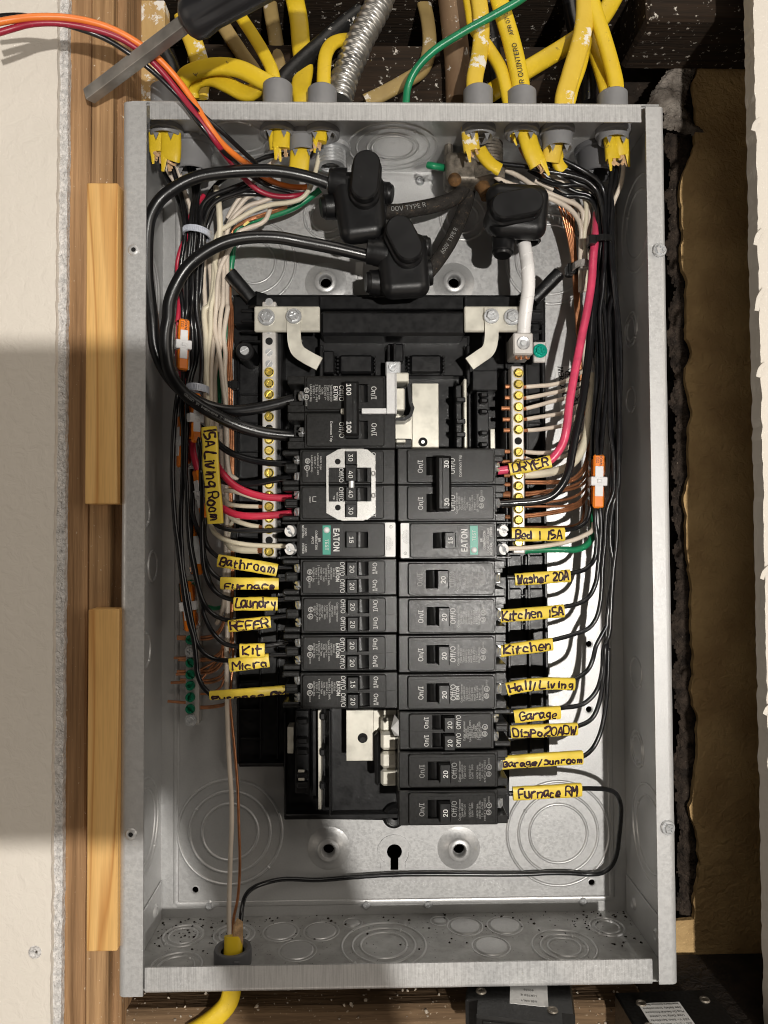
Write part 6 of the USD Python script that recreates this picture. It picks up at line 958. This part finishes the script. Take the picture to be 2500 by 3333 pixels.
# ================================================================ cables above the box and their grey bushings
def bush(label, xpx, Y, up, down, r=.0105, mat="bushing_grey"):
    x = P(xpx, 330, Y)[0]; b = thing("cable_bushing", label, "bushing", (x, Y, H2), "grey plastic cable bushings through the top of the box")
    if up: mesh("collar", place(lathe([(r * .72, -.002), (r * 1.05, 0), (r * 1.05, up * .35), (r, up * .4), (r, up - .001), (r - .001, up), (r * .76, up), (r * .72, up - .006)], 32), [x, Y, H2 + .0003], (0, 0, 1)), mat, b, 40)
    if down:
        mesh("lower_ring", place(lathe([(r * .74, 0), (r * 1.18, 0), (r * 1.18, .0035), (r * 1.04, .004), (r * 1.0, down), (r * .94, down + .0006), (r * .80, down), (r * .74, down * .5), (r * .74, 0)], 32), [x, Y, H2 - .0016], (0, 0, -1)), mat, b, 40)
        for an in (.9, 2.2): mesh("gripping_tooth", hullpts([[x + r * .8 * math.cos(an) + dx, Y - r * .8 * math.sin(an), H2 - .002 - down - dz] for dx, dz in ((-.002, 0), (.002, 0), (0, .005))] + [[x + r * .8 * math.cos(an), Y - r * .8 * math.sin(an) + .001, H2 - .002 - down]]), mat, b, False)
    return x
bush("grey bushing at the top left corner behind the coloured strands", 540, .032, .027, .006)
bush("grey bushing at the foot of the yellow cable arches", 904, .032, .030, .004)
bush("grey bushing beside the flexible steel conduit", 1049, .034, .028, .004)
bush("grey bushing left of the QUINTERO cable", 1556, .030, .026, .006)
bush("grey bushing under the QUINTERO cable", 1697, .030, .025, .005)
bush("grey bushing at the top right corner", 1994, .030, .024, .008)
bush("grey ring with one yellow cable, second from the right inside the box", 1812, .030, 0, .014)
bush("large dark ring inside the top right of the box", 1938, .056, 0, .020, .0135, "bushing_dark")
bush("large grey ring inside the top left of the box", 626, .052, 0, .022, .0135)
bush("grey ring behind the upper left splice block's cable", 986, .040, 0, .013)
def cable(label, spec, a, b, mat="yellow_jacket", prints=(), torn=None, group="yellow jacketed cables", p=2.6, name="jacketed_cable"):
    c = spline(pts(*spec), .0028); s = thing(name, label, "cable", c[0], group); mesh("jacket", sweep(c, a, b, 16, FRONT, p), mat, s, 50)
    if prints: mesh("print", cat([on_tube(c, max(a, b) * .98 if False else b * 1.0, *q) for q in prints]), "print_black", s, False)
    if torn:                                                    # ragged end: torn tongue of jacket and brown paper filler
        e, d = c[-1], c[-1] - c[-4]; d /= np.linalg.norm(d); r = np.random.default_rng(int(abs(e[0]) * 1e5)); g = []
        for i in range(4):
            o = e + np.array([r.uniform(-a, a) * .6, b * r.uniform(-.6, .6), 0]); w = r.uniform(.0005, .0013); ln = r.uniform(.003, .008); g.append(sweep(spline([o - d * .002, o + d * ln * .5 + [r.normal(0, .001), -.001, 0], o + d * ln + [r.normal(0, .002), -.001, 0]], .002), w, .0002, 6, FRONT, rad=None))
        mesh("paper_filler", cat(g), "paper_filler", s, False); o = e + np.array([a * (.5 if torn > 0 else -.5), -b * .8, 0]); q = sweep(spline([o - d * .003, o + d * .004, o + d * .009], .002), a * .38, .0005, 8, FRONT, rad=np.linspace(1, .35, len(spline([o - d * .003, o + d * .004, o + d * .009], .002)))); mesh("torn_flap", q, mat, s, 40)
    return s
def top_pts(xpx, Y): z = H2; return None
# each cable: above the box, down through its bushing, to its cut end inside
cable("yellow cable end at the far left, nearest the left flange", ("M", (180, -130, 30), (168, -40, 31), (165, 60, 31), (166, 180, 32), (172, 265, 33)), .0055, .0030, torn=-1)
cable("wide yellow cable end beside the one nearest the left flange", ("M", (300, -130, 30), (296, -40, 31), (292, 60, 31), (296, 180, 31), (292, 300, 32), (288, 330, 33)), .0072, .0032, torn=-1)
cable("yellow cable rising from the arches into the upper dark, left of the black painted cable", ("A", (1020, 40, 70), (1045, 80, 66), (1095, 155, 56), (1145, 240, 44), (1180, 320, 35), (1190, 400, 32), "M", (1215, -90, 31), (1225, 40, 31), (1232, 160, 32), (1242, 240, 34)), .0046, .0030, torn=1)
cable("yellow cable making the tall arch at the top left", ("A", (790, 420, 60), (782, 370, 52), (800, 330, 48), (860, 300, 44), (950, 286, 40), (1040, 300, 36), (1120, 340, 33), (1195, 385, 32), "M", (1290, -90, 31), (1290, 40, 30), (1288, 130, 30), (1285, 230, 31)), .0062, .0034, torn=-1)
cable("yellow cable making the low arch at the top left", ("A", (830, 430, 62), (825, 390, 60), (850, 350, 56), (910, 338, 52), (980, 365, 48), (1050, 400, 46), (1090, 400, 44), (1120, 375, 40), (1160, 372, 38), (1200, 410, 38)), .0058, .0034)
cable("yellow cable hooking over beside the conduit with marks on its cut end", ("A", (1510, 170, 66), (1480, 172, 60), (1435, 190, 52), (1408, 235, 44), (1400, 300, 38), (1398, 380, 34), "M", (1655, -90, 32), (1645, 30, 31), (1640, 110, 31), (1632, 172, 31)), .0050, .0030, torn=-1)
cable("yellow cable partly in shadow behind the black painted cable", ("A", (1268, -30, 84), (1290, 80, 82), (1300, 190, 74), (1312, 300, 62), (1300, 380, 50), (1310, 440, 42), "M", (1475, 60, 40), (1462, 190, 38), (1455, 300, 38), (1445, 425, 40)), .0072, .0032)
for lab, mt_, sp, a in (("cable hanging deep at the top, left of centre, its shade coloured in as dull tan", "dull_cable", ("A", (1160, -30, 92), (1172, 60, 92), (1190, 160, 90), (1205, 300, 86), (1205, 420, 84)), .0058), ("yellow cable flaked with white paint behind the screwdriver", "yellow_painted", ("A", (790, 60, 76), (815, 130, 76), (848, 220, 76), (866, 300, 76), (860, 420, 74)), .0072),
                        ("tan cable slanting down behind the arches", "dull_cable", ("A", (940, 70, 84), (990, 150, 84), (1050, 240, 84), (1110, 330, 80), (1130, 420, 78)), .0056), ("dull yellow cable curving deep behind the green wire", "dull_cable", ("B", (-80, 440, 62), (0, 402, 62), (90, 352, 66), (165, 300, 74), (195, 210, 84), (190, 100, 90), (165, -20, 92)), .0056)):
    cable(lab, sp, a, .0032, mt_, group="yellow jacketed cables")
cable("thin yellow cable left of the white-painted one above the box", ("B", (362, -30, 50), (376, 50, 48), (386, 110, 47), (420, 165, 45), (455, 215, 42), (505, 300, 36), (530, 400, 31), "O", (170, 40, 30), (165, 130, 31), (185, 200, 32), (205, 245, 33)), .0046, .0030, torn=-1)
cable("yellow cable with a white paint patch left of the QUINTERO cable", ("B", (405, -30, 44), (418, 60, 42), (420, 160, 40), (410, 250, 36), (392, 340, 31), (390, 420, 30), "N", (1195, -40, 29), (1198, 40, 29), (1205, 120, 29), (1216, 190, 30)), .0060, .0032, "yellow_painted", torn=-1)
cable("yellow cable printed QUINTERO above the box", ("B", (490, -30, 42), (515, 60, 40), (545, 160, 37), (572, 270, 33), (590, 370, 30), (592, 440, 29), "O", (290, 90, 29), (305, 180, 29), (330, 290, 30), (370, 410, 31), (420, 520, 33)), .0066, .0034, prints=[("QUINTERO", .0030, .315, True, 1.0), ("APR 07 20", .0027, .62, True, 1.0), ("100V", .0027, .13, True, 1.0)][:0], torn=1)
cable("yellow cable crossing diagonally behind the others at the top right", ("B", (1010, -40, 66), (945, 70, 64), (890, 128, 62), (800, 190, 60), (700, 252, 57), (600, 312, 54), (520, 362, 52), (455, 405, 50)), .0068, .0034)
cable("yellow cable with a long white paint smear at the top right", ("B", (868, -30, 44), (868, 60, 42), (858, 140, 40), (835, 230, 37), (805, 330, 33), (778, 430, 30), (776, 500, 30), "O", (575, 220, 29), (562, 300, 30), (545, 400, 32), (528, 490, 35)), .0068, .0034, "yellow_painted")
cable("yellow cable tucked behind the white-smeared one", ("B", (880, 60, 52), (872, 170, 48), (850, 280, 42), (815, 380, 36), (800, 440, 34), "O", (600, 230, 36), (588, 400, 38), (600, 500, 38), (640, 570, 40)), .0046, .0030)
cable("yellow cable at far right bending into the corner bushing", ("B", (888, -30, 44), (912, 50, 42), (945, 150, 39), (980, 270, 34), (1002, 370, 31), (1000, 440, 30), "O", (1150, 120, 29), (1152, 220, 29), (1165, 330, 29), (1178, 430, 31)), .0056, .0032, torn=1)
cable("dull yellow cable behind the one bending into the corner bushing", ("B", (900, 150, 58), (915, 230, 54), (945, 330, 44), (965, 410, 34), (965, 450, 32), "O", (1060, 120, 31), (1065, 210, 30), (1085, 350, 30), (1092, 470, 31)), .0054, .0032, "yellow_jacket", torn=-1)
cable("short yellow cable end under the big white wire at the top", ("N", (1270, 180, 40), (1300, 230, 40), (1350, 285, 40), (1405, 318, 41)), .0046, .0028)
# lettering along the yellow cables, read upwards
def print_on(label_spec, s, h, at, b, up=True, squeeze=1.0):
    c = spline(pts(*label_spec), .0028); t, U, Fr = frames(c, FRONT)
    return on_tube(c, b, s, h, at, up, squeeze)
qc = [p for p in ("B", (490, -30, 42), (515, 60, 40), (545, 160, 37), (572, 270, 33), (590, 370, 30), (592, 440, 29))]
qp = stage.GetPrimAtPath
for path in [str(p.GetPath()) for p in stage.GetPrimAtPath("/World").GetChildren() if (p.GetCustomDataByKey("label") or "").startswith("yellow cable printed QUINTERO")]:
    mesh("print", cat([print_on(qc, "R QUINTERO", .0034, .12, .0046, True, 1.15), print_on(qc, "APR 07 20", .0030, .56, .0046, True, 1.1)]), "print_black", path, False)
ys = ["M", (1655, -90, 32), (1645, 30, 31), (1640, 110, 31), (1632, 172, 31)]
wire("black_cable", "thick black cable splashed with white paint slanting behind the conduit", ("A", (1560, 60, 78), (1500, 105, 76), (1400, 190, 70), (1310, 270, 64), (1235, 345, 58), (1190, 420, 54)), .0075, "black_painted", "cable", seg=16)
wire("black_cable", "ragged black cable hanging behind the screwdriver blade", ("A", (530, -60, 62), (580, 40, 62), (640, 130, 62), (700, 220, 60), (745, 320, 58), (750, 420, 56)), .0062, "black_painted", "cable", seg=14)
wire("black_cable", "black cable hanging behind the white-smeared yellow cable", ("B", (800, -30, 74), (815, 80, 72), (850, 220, 70), (880, 330, 66), (885, 450, 62)), .0058, "cable_black", "cable", seg=14)
wire("black_cable", "black paint-flecked cable behind the QUINTERO cable", ("B", (440, 60, 70), (462, 150, 70), (480, 260, 68), (488, 430, 64)), .0050, "black_painted", "cable", seg=14)
wire("brown_pipe", "brown pipe flaked with white paint standing behind the green wire", ("B", (285, -40, 74), (300, 100, 74), (315, 250, 74), (322, 440, 74)), .0098, "brown_pipe", "pipe", seg=20)
wire("green_wire", "bright green wire arching over the cables down into the box", ("B", (640, -40, 14), (590, -2, 16), (480, 62, 20), (330, 145, 25), (205, 228, 30), (135, 305, 34), (102, 380, 38), (94, 450, 40)), .0027, "wire_green", seg=14)
c = spline(pts("A", (1660, -60, 62), (1640, 10, 61), (1600, 90, 60), (1560, 165, 58), (1520, 260, 56), (1485, 350, 54), (1462, 440, 52)), .0006); k = np.r_[0, np.cumsum(np.linalg.norm(np.diff(c, axis=0), axis=1))]
cd_ = thing("steel_conduit", "flexible ribbed steel conduit running down into the top of the box", "conduit", c[0]); mesh("ribbed_tube", sweep(c, .0098, seg=26, rad=1 + .085 * np.sign(np.sin(k / .0062 * 2 * np.pi)) * np.abs(np.sin(k / .0062 * 2 * np.pi)) ** .7), "conduit_steel", cd_, True)
cc = ZP("N", 262, 235, 56); mesh("lock_nut", cat([place(lathe([(.0070, 0), (.0145, 0), (.0150, .001), (.0145, .0035), (.0112, .004)] + [(.0112 - .0008 * (i % 2), .004 + .0012 * i) for i in range(10)] + [(.0070, .0155)], 30), [cc[0], .056, H2 - .0016], (0, 0, -1))]), "zinc", cd_, 30)
# cable in the floor of the box
fb = PZ(*zq("I", 712, 845), -H2 + .0014); b = thing("cable_bushing", "dark grey bushing ring on the floor of the box round the lower cable", "bushing", fb)
mesh("ring", place(lathe([(.0080, -.001), (.0128, -.001), (.0128, .009), (.0122, .0105), (.0100, .0105), (.0080, .008)], 32), fb, (0, 0, 1)), "bushing_dark", b, 40); mesh("gripping_tooth", rb(fb[0] + .003, fb[0] + .007, fb[1] - .0132, fb[1] - .0125, fb[2] + .002, fb[2] + .008, .0003), "bushing_dark", b)
mesh("lower_collar", place(lathe([(.0080, -.001), (.0118, -.001), (.0118, .006), (.0105, .0065), (.008, .0065)], 32), fb - [0, 0, .0016], (0, 0, -1)), "bushing_grey", b, 40)
yb_ = fb[1] * 1e3; pc = [ZP("I", 716, 690, yb_ + 3), ZP("I", 715, 760, yb_ + 1), fb + [0, 0, .004], fb - [0, 0, .012], ZP("I", 690, 1065, yb_ - 2), ZP("I", 640, 1130, yb_ - 4), ZP("I", 560, 1195, yb_ - 6), ZP("I", 470, 1250, yb_ - 6)]
cb = thing("jacketed_cable", "yellow cable leaving through the floor of the box at lower left", "cable", fb, "yellow jacketed cables"); cs_ = spline(pc, .0028); mesh("jacket", sweep(cs_, .0064, .0040, 16, FRONT, 2.6), "yellow_jacket", cb, 50)
q0 = ZP("I", 738, 640, yb_); mesh("paper_filler", hullpts([q0 + [-.004, 0, -.012], q0 + [.004, 0, -.012], q0 + [.004, -.001, .004], q0 + [0, 0, .006], q0 + [-.003, .002, 0]]), "paper_filler", cb, False)

# ================================================================ lever connectors
def lever(label, k, p0, p1, Y, wmm=8.6, roll=0.0, show=True, txt=True):
    a, b = ZP(k, *p0, Y), ZP(k, *p1, Y); d = b - a; L = np.linalg.norm(d); d /= L; o = (a + b) / 2; n = np.array([math.sin(roll), -math.cos(roll), 0.0]); n -= d * (d @ n); n /= np.linalg.norm(n); w = np.cross(n, d)
    s = thing("lever_connector", label, "wire connector", o, "orange lever wire connectors")
    def blk(s0, s1, w0, w1, n0, n1, bb=.0006, rnd=False):
        m = tm(rb(s0, s1, w0, w1, n0, n1, bb)); q = m.vertices; return trimesh.Trimesh(o + np.outer(q[:, 0], d) + np.outer(q[:, 1], w) + np.outer(q[:, 2], n), m.faces, process=False)
    h, W = L / 2, wmm * .0005
    mesh("clear_housing", blk(-h + .0006, h - .0006, -W - .0012, W + .0012, -.0100, -.0016, .0012), "wago_clear", s, False)
    mesh("orange_core", blk(-h + .003, h - .003, -W + .0006, W - .0004, -.0085, -.0030), "wago_orange", s)
    for sg in (-1, 1):
        s0, s1 = (h * .16, h) if sg > 0 else (-h, -h * .16); lv = mesh("lever", blk(s0, s1, -W + .0004, W - .0004, -.0024, .0004, .0012), "wago_orange", s, 30)
        q0, q1 = sorted((sg * h * .14, sg * h * .56)); mesh("lever_pad", blk(q0, q1, -W + .0014, W - .0014, 0, .0008, .0003), "wago_white", lv)
        if sg < 0 and txt:
            R, U = -d, -w
            mesh("print", cat([text("WAGO", .0019, o - d * h * .78 + w * .0011 + n * .00045, -d, -w if False else np.cross(n, -d), n, True), text("221", .0017, o - d * h * .78 - w * .0016 + n * .00045, -d, np.cross(n, -d), n, True)]), "print_black", lv, False)
    mesh("centre_clip", cat([blk(-.0032, .0032, -W - .0016, W + .0016, -.0060, .0010, .0005), blk(-.0014, .0014, -.0016, .0016, .0008, .0017, .0004)]), "wago_white", s)
    side = []
    for sg in (-1, 1): side.append(blk(sg * h * .55 - .004, sg * h * .55 + .004, W - .0003, W + .0002, -.0082, -.0034, .0001))
    mesh("side_band", cat(side), "wago_orange", s)
    return s
lever("topmost orange lever connector at the left, inside the black loops", "Q", (372, 138), (352, 752), 44, 8.2, .45)
lever("orange lever connector half hidden under the inner black loop", "Q", (520, 1030), (515, 1625), 46, 8.2, .75, txt=False)
lever("orange lever connector edge-on at far left beside the outermost black wire", "Q", (308, 1300), (292, 1920), 54, 8.0, -1.0, txt=False)
lever("tilted orange lever connector left of the Living Room flag", "R", (490, 110), (590, 690), 52, 8.2, -.75, txt=False)
lever("orange lever connector below left of the Living Room flag", "R", (490, 770), (528, 1370), 56, 8.2, .2)
lever("lowest orange lever connector at the left over the ground bar", "R", (378, 1445), (440, 2045), 58, 9.2, 0)
lever("only orange lever connector on the right-hand wires", "T", (742, 1765), (732, 2412), 44, 8.8, 0)

# ================================================================ cable ties
def tie(label, k, x0, x1, y, Y, hgt, mat, tilt=0.0, deep=.0085, head=None, depth_c=None):
    a, b = ZP(k, x0, y, Y), ZP(k, x1, y, Y); c = (a + b) / 2; ra = np.linalg.norm(b - a) / 2; t = np.linspace(0, 2 * np.pi, 49)[:-1]; c = c + [0, deep - .001, 0]
    n = len(t); V, Fc = [], []
    for r_, dz in ((0, -1), (0, 1), (.0011, 1), (.0011, -1)):
        for an in t: V.append(c + [(ra + r_) * math.cos(an), (deep + r_) * math.sin(an), dz * hgt / 2 + tilt * (ra) * math.cos(an)])
    for q in range(4):
        for i in range(n):
            j = (i + 1) % n; A, Bq = q * n, ((q + 1) % 4) * n; Fc += [[A + i, A + j, Bq + j], [A + i, Bq + j, Bq + i]]
    s = thing("cable_tie", label, "cable tie", c); m = trimesh.Trimesh(V, Fc, process=False); m.fix_normals(); mesh("band", m, mat, s, 40)
    rid = [rb(c[0] + (ra + .001) * math.cos(an) - .0003, c[0] + (ra + .001) * math.cos(an) + .0003, c[1] - (deep + .001) * math.sin(an) - .0005, c[1] - (deep + .001) * math.sin(an) + .0003, c[2] - hgt * .36 + tilt * ra * math.cos(an), c[2] + hgt * .36 + tilt * ra * math.cos(an), .0001) for an in np.linspace(.5, 2.6, 17)]
    mesh("ridges", cat(rid), mat, s)
    if head: o = c + [head * ra, -deep * .55, tilt * head * ra]; mesh("head", rb(o[0] - .0028, o[0] + .0028, o[1] - .003, o[1] + .003, o[2] - hgt * .7, o[2] + hgt * .7, .0006), mat, s)
tie("milky clear cable tie round the left wires between the black loops", "M", 388, 612, 950, 38, .0046, "tie_clear", -.10, .0105)
tie("milky clear cable tie round the left wires below the topmost connector", "Q", 375, 605, 955, 38, .0052, "tie_clear", -.06, .0120)
tie("black cable tie round the right-hand black and pink wires", "O", 900, 1096, 1175, 40, .0046, "tie_black", .06, .0085, -.85)
tie("greyish cable tie round the right-hand white wires", "O", 768, 888, 1400, 56, .0050, "tie_grey", 0, .0095, .1)
tie("small black cable tie round the right-hand bare copper wires", "O", 690, 772, 1452, 68, .0062, "tie_black", 0, .0055, -.3)
tie("small black cable tie clipping the left bare copper to the black base", "Q", 878, 952, 930, 64, .0046, "tie_black", 0, .0050, 1.4)
tie("small black cable tie near the short cream wires at the left", "R", 910, 970, 880, 66, .0060, "tie_black", 0, .0050, .6)

# ================================================================ screwdriver resting over the studs, loose breakers on the sill
sd = thing("screwdriver", "flat steel screwdriver with a black grip slanting across the top left studs", "screwdriver", ZP("A", 600, 260, -20))
p0, p1 = ZP("A", 385, 415, -2), ZP("A", 835, 75, -46); ax = p1 - p0; ax /= np.linalg.norm(ax)
mesh("shank", sweep(spline([p0, p0 + (p1 - p0) * .12, (p0 + p1) / 2, p1], .006), .0039, .0039, 16, FRONT, 9), "driver_steel", sd, 30)
h = lathe([(0, 0), (.0105, 0), (.0150, .003), (.0165, .009), (.0150, .018), (.0158, .030), (.0175, .060), (.0165, .10), (.010, .112), (0, .113)], 48); vv = h.vertices; an = np.arctan2(vv[:, 1], vv[:, 0]); rr = 1 - .10 * np.clip(np.cos(an * 6), 0, 1) ** 2 * (vv[:, 2] > .016); h.vertices = vv * np.c_[rr * .76, rr * .76, np.ones(len(vv))]
mesh("grip", place(h, p1 - ax * .006, ax + np.array([.20, .05, .06])), "driver_grip", sd, 50)
def loose(label, center, ang, tilt, dims, stick, kind):
    s = thing("loose_breaker", label, "circuit breaker", center); ca, sa = math.cos(ang), math.sin(ang); ct, st_ = math.cos(tilt), math.sin(tilt); ex = np.array([ca, sa, 0]); ey = np.array([-sa * ct, ca * ct, st_]); ez = np.cross(ex, ey); lx, ly, lz = dims
    def T_(m): m = tm(m); q = m.vertices; return trimesh.Trimesh(center + np.outer(q[:, 0], ex) + np.outer(q[:, 1], ey) + np.outer(q[:, 2], ez), m.faces, process=False)
    body = rb(-lx / 2, lx / 2, -ly / 2, ly / 2, 0, lz, .0012)
    for sx in (-1, 1): body -= hullpts([(sx * lx / 2 + dx, -ly / 2 + dy, z) for dx in (-.008, .008) for dy in (-.01, .016 if sx < 0 else .012) for z in (-.01, lz + .01)])
    mesh("body", T_(body), "breaker_black", s, 30)
    for rx, ry in ((-lx * .30, ly * .30), (lx * .36, ly * .32), (-lx * .36, -ly * .05), (lx * .30, -ly * .26)):
        m = lathe([(0, .0003), (.0016, .0003), (.0020, .0008), (.0031, .0009), (.0036, -.0002)], 22); m.apply_translation([rx, ry, lz]); mesh("rivet", T_(m), "old_metal", s, 40)
    x0, x1, y0, y1, lines, big = stick
    sk_ = mesh("side_sticker", T_(rb(x0, x1, y0, y1, lz - .0002, lz + .0002, .0001)), "sticker_white", s); g = []
    for i, ln in enumerate(lines):
        if ln: hh = .0030 if (big and i == 0) else .0017; g.append(text(ln, hh, center + ex * ((x0 + x1) / 2) + ey * (y0 + (i + .7) * (y1 - y0) / (len(lines) + .2)) + ez * (lz + .00025), -ex, -ey, ez, big and i == 0, fit=min((x1 - x0) * .9, len(ln) * .00125)))
    mesh("sticker_print", cat(g), "print_black", sk_, False)
    if kind:                                                    # printed switch end facing out
        fr = -ly / 2; g = [text(t_, .0017, center + ex * (-.004 * i + .012) + ey * (fr - .0012) + ez * (lz * .55), ez * -1, ex * -1, -ey) for i, t_ in enumerate(("LR43556", "E7819-T", "2 Pole", "HACR", "Cu/Al", "120/240", "Type BR"))]
        mesh("face", T_(rb(-lx * .33, lx * .36, -ly / 2 - .0010, -ly / 2 + .002, .0024, lz - .0024, .0006)), "breaker_face", s); mesh("markings", cat(g), "print_white", s, False)
        m = T_(rb(.004, .012, -ly / 2 - .007, -ly / 2, lz * .3, lz * .7, .0008)); mesh("switch", m, "handle_black", s)
    else: mesh("face", T_(rb(-lx * .36, lx * .36, -ly / 2 - .0010, -ly / 2 + .002, .0024, lz - .0024, .0006)), "breaker_face", s)
c1 = PZ(*zq("J", 590, 800), zs + .024); loose("loose black breaker lying askew on the sill under the box with a part-hidden sticker", np.array([c1[0], c1[1] + .004, zs + .0012]), -.20, 0, (.068, .056, .0245), (-.006, .018, -.012, .012, ("USE ONLY", "LISTED E", "60/75", ""), False), True)
c2 = PZ(*zq("J", 1330, 830), zs + .030); loose("loose black breaker at the lower right corner with a large white printed sticker", np.array([c2[0], c2[1] + .012, zs - .012]), .03, 0, (.066, .066, .0245), (-.022, .006, -.024, .020, ("EATON", "Ground Fault Circuit Breaker", "Cat. No. BRP115GF", "GFCB - HACR", "10 kAIC/A (rms) MAX RMS Sym", "40C - CTL - 60/75C Wire", "120 V~ 5mA Sensitivity", "Use Only to Listed", "Plug On Neutral Enclosure", "See Safety Instructions", "Assembled in Dominican Republic"), True), False)
# screw heads seen at the outer left of the box
c = ZP("K", 660, 628, 20); sc_ = thing("wood_screw", "zinc screw head between the upper pine block and the left side of the box", "screw", c); mesh("head", place(lathe([(0, .002), (.003, .0018), (.0058, .0006), (.0062, -.001)], 24), [c[0] - .001, .016, c[2]], (-.6, -1, 0)), "zinc", sc_, 40)
for i, (x, y, w, h_) in enumerate(((75, 2050, 3, 1), (85, 2055, 2, 1))): pass
st_ = thing("drywall_screw_mark", "small chipped spot in the white wall at the lower left", "wall chip", P(113, 3100, -.001)); mesh("chip", place(lathe([(0, .0002), (.0016, .0003), (.0026, .0008), (.0036, .0004), (.0042, -.0002)], 14), P(113, 3100, -.0012), FRONT), "drywall_edge", st_, False); mesh("screw_tip", place(lathe([(0, .0016), (.0006, .001), (.0010, 0)], 10), P(120, 3098, -.0012), FRONT), "old_metal", st_, 40)

# ================================================================ what throws the soft shadow: the photographer's phone, an added shape in place of the hand, and the work lamp, all behind the lens
ph = thing("smartphone", "phone out of view behind the lens, its dark folio case sized for the shadow on the left wall", "phone", (-.036, -.50, -.14))
mesh("case", rb(-.093, .021, -.5005, -.4885, -.176, .036, .004), "driver_grip", ph); mesh("screen", rb(-.089, .017, -.5012, -.5002, -.170, .030, .0003), "handle_black", ph)  # unseen phone, its case widened to darken the left wall
gp = thing("added_hand_blocker", "added handle shape in place of a hand, darkening the lower left of the box, outside the picture", "handle", (.04, -.50, -.33))  # added blocker in place of hand and wrist, shapes the lower shadow
mesh("handle", sweep(spline([np.array(q, float) for q in ((.020, -.494, -.12), (.026, -.496, -.17), (.042, -.498, -.205), (.058, -.50, -.25), (.075, -.505, -.33))], .01), .034, .022, 20, FRONT, 2.4), "driver_grip", gp, 50)
lp = thing("work_lamp", "small round work lamp standing off to the right, outside the picture", "lamp", LAMP_POS)
mesh("housing", place(lathe([(.0, -.05), (.02, -.05), (.022, -.016), (.026, -.006), (.026, .004), (.024, .004), (.021, -.010), (.015, -.0135), (0, -.0135)], 32), np.array(LAMP_POS), (-.17, .97, .1)), "driver_grip", lp, 40)
